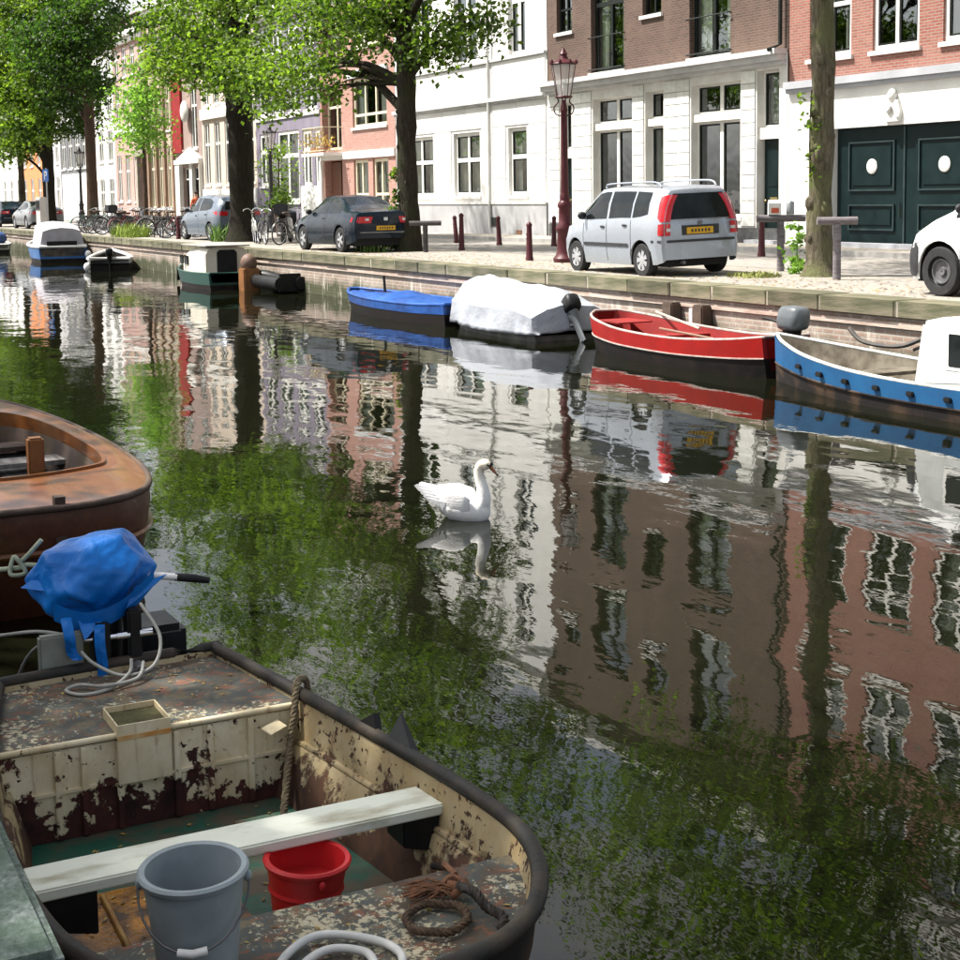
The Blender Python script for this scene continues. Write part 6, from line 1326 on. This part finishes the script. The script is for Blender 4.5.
gunw_m = mat('worn_rubber_gunwale', (.016, .015, .013), (.062, .046, .03), 5, lo=.42, hi=.75, rough=.65, bump=.3, bscale=40, spec=.3)
floor_green = mat('green_floor_paint', (.014, .075, .050), (.075, .06, .04), 6, lo=.42, hi=.62, rough=.6, bump=.3)
bilge_orange = mat('rusty_bilge_water', (.34, .15, .018), (.035, .020, .010), 11, lo=.36, hi=.62, rough=.3, bump=.6, bscale=45, detail=8)
plank_m = mat('weathered_white_plank', (.66, .68, .58), (.34, .31, .21), 7, lo=.50, hi=.72, rough=.75, bump=.25, stretch=(1.5, .5, 1.5))
def clip(poly, x, keep_less):
    out = []
    for i, a in enumerate(poly):
        b = poly[(i+1) % len(poly)]; ia, ib = (a[0] <= x) == keep_less, (b[0] <= x) == keep_less
        if ia: out.append(a)
        if ia != ib: t = (x-a[0])/(b[0]-a[0]); out.append(tuple(a[k]+(b[k]-a[k])*t for k in range(len(a))))
    return out
def steel_boat():
    S = thing('steel_boat', 'battered old steel boat with peeling cream paint and white plank seat', 'boat', (-4.75, 1.37, 0)); o = S.location
    Z = .48
    key = [(-6.17, 1.76), (-6.12, 1.82), (-5.73, 1.885), (-5.14, 1.97), (-4.51, 2.05), (-4.11, 2.085), (-3.85, 2.075), (-3.62, 2.0), (-3.42, 1.87), (-3.30, 1.70), (-3.25, 1.5), (-3.26, 1.3), (-3.33, 1.1), (-3.46, .9), (-3.66, .76), (-3.95, .68), (-4.5, .655), (-5.1, .71), (-5.7, .82), (-6.05, .895), (-6.12, .95)]
    outl = catmull([(x, y, Z) for x, y in key], True, 5); c0 = Vector((-4.72, 1.37, 0))
    def ring(s, z): return [(c0.x+(p.x-c0.x)*s, c0.y+(p.y-c0.y)*(1-(1-s)*1.35), z) for p in outl]
    MB().rings([ring(1.0, Z-.01), ring(.985, .32), ring(.93, .06), ring(.86, -.2)], cap0=False).build('hull', rusthull, S, 50, org=o)
    MB().tube(ring(1.0, Z), .026, 10, closed=True).build('gunwale', gunw_m, S, 60, org=o)
    MB().rings([ring(.985, Z-.005), ring(.965, .38), ring(.955, .31)], cap0=False, cap1=False).build('inner_topside', side_peel, S, 50, org=o)
    MB().rings([ring(.955, .31), ring(.93, .295), ring(.86, .07)], cap0=False, cap1=False).build('inner_side', side_peel, S, 50, org=o)
    MB().tube([p for p in ring(.952, .31) if -5.38 < p[0] < -3.92 and p[1] > 1.4], .014, 6).build('stringer', side_peel, S, 60, org=o)
    fl = [(p[0], p[1]) for p in ring(.875, 0)]
    MB().prism(fl, .05, .085, 'z').build('floor', floor_green, S, org=o)
    MB().prism([(-4.32, .86), (-3.95, .86), (-3.95, 1.42), (-4.9, 1.42), (-4.9, .86)], .0855, .092, 'z').build('bilge_panel', bilge_orange, S, org=o)
    g = random.Random(21); db = MB()
    for x0, x1, y0, y1, z, n in ((-4.85, -3.96, .90, 1.40, .094, 150), (-4.8, -4.0, 1.42, 1.75, .088, 40), (-5.38, -4.95, 1.0, 1.75, .088, 50), (-6.05, -5.6, 1.0, 1.8, .452, 60), (-3.86, -3.4, 1.1, 1.9, .402, 45)):
        for _ in range(n):
            x_, y_ = g.uniform(x0, x1), g.uniform(y0, y1); a = g.uniform(0, 6.28); s = g.uniform(.004, .015); c, q = math.cos(a)*s, math.sin(a)*s
            db.add([(x_-c, y_-q, z), (x_+q*.5, y_-c*.5, z+.003), (x_+c, y_+q, z+.004), (x_-q*.5, y_+c*.5, z+.002)], [(0, 1, 2, 3)])
    tag(db.build('leaf_debris', mat('bilge_leaves', (.34, .24, .06), (.12, .07, .025), 14, lo=.45, hi=.55), S, org=o, fix=False), kind='stuff')
    st = clip([(p[0], p[1]) for p in ring(.98, 0)], -5.40, True); MB().prism(st, .426, .45, 'z').build('stern_deck', deck_m, S, org=o)
    fd = clip([(p[0], p[1]) for p in ring(.98, 0)], -3.90, False); MB().prism(fd, .365, .40, 'z').build('bow_deck', deck_m, S, org=o)
    MB().box(-3.905, -3.885, .84, 1.92, .10, .364).build('under_deck_shade', under_m, S, org=o)  # near-black sheet standing in for the shade under the bow deck
    # stern bulkhead with its ribs
    bk = MB().prism([(.765, .4255), (1.925, .4255), (1.90, .25), (1.83, .086), (.88, .086), (.79, .25)], -5.425, -5.402, 'x').build('stern_bulkhead', cream_peel, S, org=o)
    for y_ in (.99, 1.085, 1.215, 1.43, 1.56, 1.72): MB().box(-5.4015, -5.388, y_-.012, y_+.012, .09, .424).build('rib', cream_peel, bk, org=o, bevel=.003)
    MB().box(-5.4018, -5.392, .84, 1.88, .262, .274).build('seam', cream_peel, bk, org=o)
    MB().tube([(-5.40, .79, .442), (-5.40, 1.90, .442)], .013, 8).build('deck_lip', box_peel, S, 60, org=o)
    # open box let into the stern deck
    bx = MB(); t_ = .005; x0, x1, y0, y1 = -5.60, -5.372, 1.205, 1.405
    bx.box(x1-t_, x1, y0, y1, .265, .488); bx.box(x0, x0+t_, y0, y1, .44, .488); bx.box(x0+t_, x1-t_, y0, y0+t_, .44, .488); bx.box(x0+t_, x1-t_, y1-t_, y1, .44, .488)
    hb = bx.build('hatch_box', box_peel, S, org=o); MB().box(x0+t_, x1-t_, y0+t_, y1-t_, .4505, .466).build('soil', mat('wet_soil', (.05, .045, .02), (.09, .085, .035), 25, rough=.95, bump=.8), hb, org=o)
    MB().box(x1-.0005, x1+.002, y0, y1, .43, .448).build('rust_stain', mat('rust_stripe', (.50, .22, .05), (.6, .42, .2), 9), hb, org=o)
    MB().box(-4.53, -4.345, .71, 2.075, .362, .40).build('thwart', plank_m, S, org=o, bevel=.006)
    for y0, y1 in ((1.90, 2.07), (.70, .90)):
        MB().prism([(y0, .27), (y1, .22), (y1, .361), (y0, .361)], -4.50, -4.36, 'x').build('knee', motor_black, S, org=o, bevel=.004)
    MB().box(-4.10, -3.98, 1.06, 1.50, .16, .185).build('lower_board', plank_m, S, org=o)
    MB().tube([(-4.86, 1.02, .095), (-3.96, 1.0, .10)], .012, 6).build('bilge_pipe', mat('ochre_pipe', (.35, .2, .05), (.2, .1, .03), 8), S, 60, org=o)
    # two black thole brackets standing on the gunwale
    MB().add([(-4.97, 2.01, .49), (-4.83, 2.03, .49), (-4.86, 2.035, .555), (-4.97, 1.985, .49), (-4.83, 2.005, .49), (-4.86, 2.01, .555)], [(0, 1, 2), (5, 4, 3), (0, 3, 4, 1), (1, 4, 5, 2), (2, 5, 3, 0)]).build('thole_bracket', motor_black, S, org=o)
    MB().add([(-4.74, 2.03, .49), (-4.56, 2.06, .485), (-4.76, 2.08, .575), (-4.74, 2.005, .49), (-4.56, 2.03, .485), (-4.76, 2.072, .575)], [(0, 1, 2), (5, 4, 3), (0, 3, 4, 1), (1, 4, 5, 2), (2, 5, 3, 0)]).build('thole_bracket', motor_black, S, org=o)
    MB().obox((-5.35, 1.80, .385), (.022, .012, -.008), (-.010, .034, .008), (.0, .001, .0025)).build('cleat_tab', box_peel, S, org=o)
    MB().tube(catmull([(-4.2, 1.93, .27), (-4.05, 1.97, .29), (-3.98, 1.93, .24), (-3.93, 1.9, .27)]), .011, 6).build('pad_eye', rusthull, S, 60, org=o)
    # motor pad on the transom
    MB().box(-6.215, -6.165, 1.08, 1.26, .36, .63).build('motor_pad', mat('grey_green_pad', (.25, .27, .23), (.18, .19, .16), 6, bump=.2), S, org=o, bevel=.008)
    return S
steel_boat()
def rope_path(label, name, pts, r, m, strands=3, pitch=.05, cat='rope', sub=8, closed=False):
    P = catmull(pts, closed, sub); L = 0; rs = []
    T_ = thing(name, label, cat, P[0]); o = T_.location
    dense = [P[0]]
    for a, b in zip(P, P[1:]+([P[0]] if closed else [])):
        k = max(1, int((b-a).length/(pitch/7)))
        dense += [a.lerp(b, (i+1)/k) for i in range(k)]
    mb = MB()
    for s in range(strands):
        L = 0; path = []
        for i, p in enumerate(dense):
            t = (dense[min(i+1, len(dense)-1)]-dense[max(i-1, 0)]); t = t.normalized() if t.length > 0 else Vector((1, 0, 0))
            if i: L += (p-dense[i-1]).length
            x = t.cross(Vector((0, 0, 1))); x = x.normalized() if x.length > .05 else Vector((1, 0, 0)); y = t.cross(x); a = 2*math.pi*(L/pitch+s/strands)
            path.append(p+(x*math.cos(a)+y*math.sin(a))*r*.55)
        mb.tube(path, r*.62, 5)
    mb.build('strands', m, T_, 60, org=o); return T_
def cord(label, name, pts, r, m, cat='cable'):
    T_ = thing(name, label, cat, pts[0]); MB().tube(catmull(pts, sub=8), r, 8).build('cord', m, T_, 60, org=T_.location); return T_
brown_rope = mat('brown_rope', (.20, .09, .045), (.10, .05, .03), 40, rough=.95, bump=.4)
dark_rope = mat('tarred_rope', (.045, .028, .018), (.10, .065, .04), 40, rough=.95, bump=.4)
grey_rope = mat('grey_brown_rope', (.20, .16, .10), (.12, .095, .06), 40, rough=.95)
rope_path('dark brown rope ring lying on the bow deck of the steel boat', 'rope_coil', [(-3.60+.085*math.cos(a*.6283), 1.665+.085*math.sin(a*.6283), .42+.006*(a % 2)) for a in range(10)], .0115, dark_rope, closed=True)
rope_path('dark tarred rope leading over the bow gunwale of the steel boat', 'rope', [(-3.70, 1.78, .445), (-3.62, 1.79, .46), (-3.56, 1.80, .44), (-3.50, 1.82, .43), (-3.46, 1.79, .42)], .014, mat('black_rope', (.014, .011, .009), (.03, .022, .017), 30))
def frayed():
    T_ = thing('frayed_rope', 'frayed reddish brown rope end knotted on the bow deck', 'rope', (-3.72, 1.75, .41)); g = random.Random(4); mb = MB()
    for _ in range(46):
        a = g.uniform(2.2, 3.9); L = g.uniform(.05, .13); d = Vector((math.cos(a)*.6+.1, -abs(math.sin(a))-.3, 0)).normalized(); s = Vector((g.gauss(0, .012), g.gauss(0, .012), .012+g.random()*.02))
        e = s+Vector((d.x*L*.5+g.gauss(0, .025), d.y*L, g.uniform(-.012, .012))); mb.tube([s, s.lerp(e, .5)+Vector((0, 0, .012)), e], [.004, .004, .003], 4)
    mb.build('fibres', brown_rope, T_, 60)
    k = MB()
    for s in range(3): k.tube(catmull([(.0+.02*math.cos(s*2.1), .01, .01+.012*s), (.03, .03+.012*s, .03), (.0, .06, .035-.006*s), (-.03, .03, .02+.01*s), (-.02, -.01, .02)], sub=5), .012, 6)
    k.tube(catmull([(-.06, .06, .03), (-.16, .07, .02), (-.20, .10, -.03)], sub=5), .009, 6); k.build('knot', brown_rope, T_, 60)
frayed()
rope_path('grey brown rope looped over the gunwale and hanging into the steel boat', 'rope', [(-5.02, 1.70, .10), (-5.20, 1.78, .13), (-5.33, 1.85, .28), (-5.36, 1.885, .42), (-5.40, 1.915, .525), (-5.43, 1.96, .525), (-5.46, 1.985, .44)], .014, grey_rope)
white_cable = mat('white_cable', (.60, .60, .57), (.46, .46, .44), 9, rough=.6)
cord('thick white hose coiled at the bow of the steel boat', 'hose', [(-3.45, 1.12, .415), (-3.60, 1.22, .42), (-3.66, 1.34, .425), (-3.58, 1.46, .42), (-3.48, 1.50, .418), (-3.38, 1.46, .416)], .012, white_cable, 'hose')
cord('second loop of white hose inside the coil at the bow', 'hose', [(-3.40, 1.16, .418), (-3.53, 1.24, .42), (-3.58, 1.34, .422), (-3.52, 1.42, .42), (-3.42, 1.41, .418)], .012, white_cable, 'hose')
# ------------------------------------------------------------------ buckets
def bucket(label, x, y, z, r0, r1, h, m, grip_m, hang, tilt=(0, 0), band=False):
    B = thing('bucket', label, 'bucket', (x, y, z)); B.rotation_euler = (tilt[0], tilt[1], 0)
    MB().lathe([(r0*.6, 0), (r0, .0), (r0+(r1-r0)*.5, h*.5), (r1, h-.02), (r1+.010, h-.016), (r1+.014, h-.004), (r1+.008, h+.003), (r1-.006, h), (r0+(r1-r0)*.5-.005, h*.5), (r0-.006, .008), (.002, .008)], n=40).build('pail', m, B, 35)
    if band: MB().lathe([(r0+(r1-r0)*.62+.001, h*.62), (r0+(r1-r0)*.66+.006, h*.65), (r0+(r1-r0)*.70+.001, h*.69)], n=40).build('rib_band', m, B, 50)
    a0 = hang; c, s = math.cos(a0), math.sin(a0); d = Vector((-s, c, 0)); f = Vector((c, s, 0)); pts = []
    for k in range(13):
        t = math.pi*k/12; p = d*(r1+.012)*math.cos(t)+f*(r1*.25+(.03+r1*.80)*math.sin(t)) if False else d*(r1+.014)*math.cos(t)+f*(math.sin(t)*(r1+.012))
        pts.append((p.x, p.y, h-.035-math.sin(t)*h*.42))
    if grip_m:
        hd = MB().tube(pts, .0032, 6).build('handle', steel_m, B, 60); MB().tube(pts[5:8], .011, 8).build('grip', grip_m, hd, 60)
    for sd in (1, -1): MB().ball(tuple(d*sd*(r1+.008)+Vector((0, 0, h-.035))), (.012, .012, .016)).build('ear', m, B, 50)
    return B
grey_plastic = mat('grey_bucket_plastic', (.28, .325, .345), (.18, .21, .22), 6, lo=.3, hi=.75, rough=.5, bump=.08, bscale=60)
red_plastic = mat('red_bucket_plastic', (.52, .02, .022), (.40, .018, .02), 5, rough=.4)
bucket('grey plastic bucket with wire handle standing on the bow deck', -3.655, 1.005, .402, .100, .129, .30, grey_plastic, white_paint, R(-20), (R(1.5), R(2)))
bucket('red plastic bucket on the floor behind the white plank seat', -4.285, 1.52, .088, .092, .125, .268, red_plastic, None, R(-90), (R(-3), R(2)), True)

# ------------------------------------------------------------------ outboard engine wrapped in a blue bag
E_ = thing('outboard_motor', 'old outboard engine with chrome tube clamped to the steel boat stern', 'motor', (-6.28, 1.34, .45)); o = E_.location
chrome = mat('chrome_tube', (.75, .76, .78), (.6, .61, .63), 9, rough=.18, metal=1)
MB().tube([(-6.30, 1.40, .70), (-6.32, 1.40, .40), (-6.38, 1.40, -.25)], [.06, .05, .04], 12).build('leg', motor_black, E_, 50, org=o)
MB().lathe([(.02, .06), (.12, .08), (.13, .12), (.11, .2), (.05, .24)], (-6.38, 1.36, .66), 16).build('power_head', motor_black, E_, 40, org=o)
MB().cyl((-6.20, 1.27, .585), (-6.17, 1.40, .590), .014, 12).cyl((-6.17, 1.40, .59), (-6.15, 1.545, .595), .017, 12).build('chrome_tube', chrome, E_, 40, org=o)
MB().box(-6.26, -6.15, 1.30, 1.37, .40, .66).box(-6.24, -6.14, 1.44, 1.50, .40, .70).build('clamp_bracket', motor_black, E_, org=o, bevel=.01)
MB().cyl((-6.12, 1.47, .47), (-6.06, 1.47, .46), .022, 10).box(-6.075, -6.06, 1.43, 1.51, .452, .468).build('clamp_screw', steel_m, E_, 40, org=o)
MB().tube([(-6.36, 1.50, .80), (-6.33, 1.62, .785), (-6.30, 1.70, .775)], .016, 8).build('tiller_arm', white_paint, E_, 50, org=o)
MB().tube([(-6.305, 1.69, .776), (-6.29, 1.76, .765), (-6.27, 1.835, .75)], [.017, .019, .014], 10).build('tiller_grip', motor_black, E_, 50, org=o)
MB().box(-6.75, -6.45, 1.42, 1.78, .16, .52).build('swing_arm', motor_black, E_, org=o, bevel=.03)
def blue_bag():
    B = thing('blue_bag', 'crumpled bright blue plastic bag tied over the outboard engine', 'bag', (-6.38, 1.35, .62)); o = B.location
    g = Vector((-6.38, 1.345, .80)); mb = MB(); NU, NV = 110, 64; rs = []; tie = Vector((.80, -.05, -.58)).normalized(); t1 = tie.cross(Vector((0, 0, 1))).normalized(); t2 = tie.cross(t1); rg = random.Random(12)
    PL = []
    while len(PL) < 17:
        n_ = Vector((rg.gauss(0, 1), rg.gauss(0, 1), rg.gauss(0, 1))).normalized()
        if all(n_.dot(q) < .80 for q, _ in PL): PL.append((n_, rg.uniform(.84, 1.0)))
    for j in range(NV+1):
        t = math.pi*(.012+.976*j/NV); ring = []
        for i in range(NU):
            a = 2*math.pi*i/NU; d = Vector((math.sin(t)*math.cos(a), math.sin(t)*math.sin(a), math.cos(t)))
            r = min(h_/max(d.dot(n_), .18) for n_, h_ in PL)*(1+.05*mnoise.noise(d*1.6+Vector((3.1, 0, 1))))
            ca = math.acos(max(-1, min(1, d.dot(tie)))); az = math.atan2(d.dot(t2), d.dot(t1))+.5*mnoise.noise(d*1.7)
            fold = 1-abs(math.sin(az*2.5+.8*mnoise.noise(d*1.1+Vector((7, 7, 7)))))
            r += .13*(fold**3-.25)*math.exp(-((ca-.7)/.6)**2)-.16*math.exp(-(ca/.35)**2)
            fold2 = 1-abs(mnoise.noise(d*2.1+Vector((1, 9, 4)))*2.0); r += .045*(max(fold2, 0)**5-.2)
            fold3 = 1-abs(mnoise.noise(d*4.2+Vector((5, 2, 8)))*2.0); r += .012*(max(fold3, 0)**4-.2)
            ring.append((d, r))
        rs.append(ring)
    A = np.array([[q[1] for q in ring] for ring in rs])
    for _ in range(1):
        A = (2*A+np.roll(A, 1, 1)+np.roll(A, -1, 1))/4; B2 = A.copy(); B2[1:-1] = (2*A[1:-1]+A[:-2]+A[2:])/4; A = B2
    A[:4] = A[:4].mean(); A[-4:] = A[-4:].mean()
    for j, ring in enumerate(rs):
        for i, (d, _) in enumerate(ring):
            r = A[j, i]; pinch = 1-.18*max(0, -d.z)**1.4
            ring[i] = g+Vector((d.x*.20*r*pinch, d.y*.238*r*pinch, d.z*(.185 if d.z > 0 else .215)*r+.02*d.y))
    mb.rings(rs)
    t = NT('blue_plastic'); n = t.noise(t.coords(), 9, 6, .6, .6); c = t.ramp(t.noise(t.coords(), 3, 3), [(.35, (.003, .10, .38)), (.7, (.005, .16, .54))])
    t.principled(c, .34, 0, t.bump(n, .5, .02), .3); bag = mb.build('bag', t.m, B, 50, org=o)
    # hem folded along the lower side and the two hanging handle straps
    hem = catmull([(-6.24, 1.16, .70), (-6.185, 1.26, .66), (-6.17, 1.38, .675), (-6.20, 1.49, .725), (-6.25, 1.585, .79)], sub=6)
    h = MB(); h.rings([[(p.x+.012*math.cos(k), p.y, p.z+w) for k, w in ((0, .052), (1.5, .02), (3, -.03), (4.6, .0))] for p in hem]); h.build('hem', t.m, B, 40, org=o)
    # loose corners of the bag sticking out
    for c_, a_, b_ in (((-6.24, 1.50, .77), (-6.17, 1.44, .70), (-6.27, 1.645, .80)), ((-6.36, 1.14, .86), (-6.30, 1.17, .78), (-6.40, 1.055, .79)), ((-6.20, 1.24, .70), (-6.17, 1.34, .665), (-6.14, 1.26, .60))):
        q = [Vector(c_), Vector(a_), Vector(b_)]; nn = (q[1]-q[0]).cross(q[2]-q[0]).normalized()*.006
        mid_ = [(q[0]+q[1])/2+nn*2.5, (q[1]+q[2])/2-nn*1.5, (q[2]+q[0])/2+nn]
        P_ = [p+s*nn for s in (0, 1) for p in (q[0], mid_[0], q[1], mid_[1], q[2], mid_[2])]
        MB().add(P_, [(0, 1, 5), (1, 2, 3), (3, 4, 5), (1, 3, 5), (6, 11, 7), (7, 9, 8), (9, 11, 10), (7, 11, 9)]+[(i, i+6, (i+1) % 6+6, (i+1) % 6) for i in range(6)]).build('loose_corner', t.m, B, 30, org=o)
    for pts in ([(-6.16, 1.19, .70), (-6.12, 1.195, .63), (-6.14, 1.205, .56), (-6.12, 1.225, .53)], [(-6.13, 1.32, .66), (-6.11, 1.315, .58), (-6.12, 1.325, .48), (-6.11, 1.315, .40)]):
        P = catmull(pts, sub=6); s_ = MB(); s_.rings([[(p.x, p.y-.022, p.z), (p.x+.014, p.y+.006*math.sin(i*1.7), p.z), (p.x, p.y+.022, p.z), (p.x-.010, p.y, p.z)] for i, p in enumerate(P)]); s_.build('strap', t.m, B, 40, org=o)
blue_bag()
cord('grey cable looping below the blue bag at the stern', 'cable', [(-6.16, 1.50, .72), (-6.05, 1.55, .60), (-5.98, 1.50, .50), (-5.99, 1.38, .475), (-6.05, 1.28, .52), (-6.12, 1.24, .56)], .0075, mat('grey_cable', (.34, .34, .31), (.24, .24, .22), 12))
cord('coil of pale cable lying on the stern deck', 'cable', [(-6.02, 1.42, .53), (-5.98, 1.40, .485), (-5.90, 1.30, .460), (-5.88, 1.19, .458), (-5.96, 1.14, .46), (-5.98, 1.20, .468), (-5.90, 1.28, .474), (-5.93, 1.42, .475), (-6.02, 1.47, .51)], .0075, MATS['grey_cable'])
cord('mooring line running from the engine off to the left', 'mooring_line', [(-6.18, 1.25, .60), (-6.3, 1.10, .62), (-6.6, .86, .56), (-7.0, .45, .62)], .008, MATS['grey_cable'], 'rope')
cord('thin slack line hanging behind the stern of the steel boat', 'line', [(-6.22, 1.18, .62), (-6.4, 1.08, .50), (-6.5, 1.02, .30), (-6.5, 1.0, .1)], .007, MATS['grey_cable'], 'rope')
def knot():
    T_ = thing('knotted_rope', 'knotted pale green rope left of the blue bag', 'rope', (-6.6, 1.05, .84)); m = mat('pale_green_rope', (.36, .40, .30), (.25, .28, .20), 30, rough=.95); mb = MB()
    mb.tube(catmull([(.1, .16, .0), (0, .06, .0), (-.04, .0, -.02), (-.4, -.45, -.06), (-1.0, -.62, .06)], sub=6), .011, 7); mb.tube(catmull([(0, .03, .03), (.02, .06, -.03), (0, .0, -.035), (-.02, .02, .035), (.0, .05, .02), (.04, .13, .11)], sub=6), .010, 7); mb.build('rope', m, T_, 60)
knot()
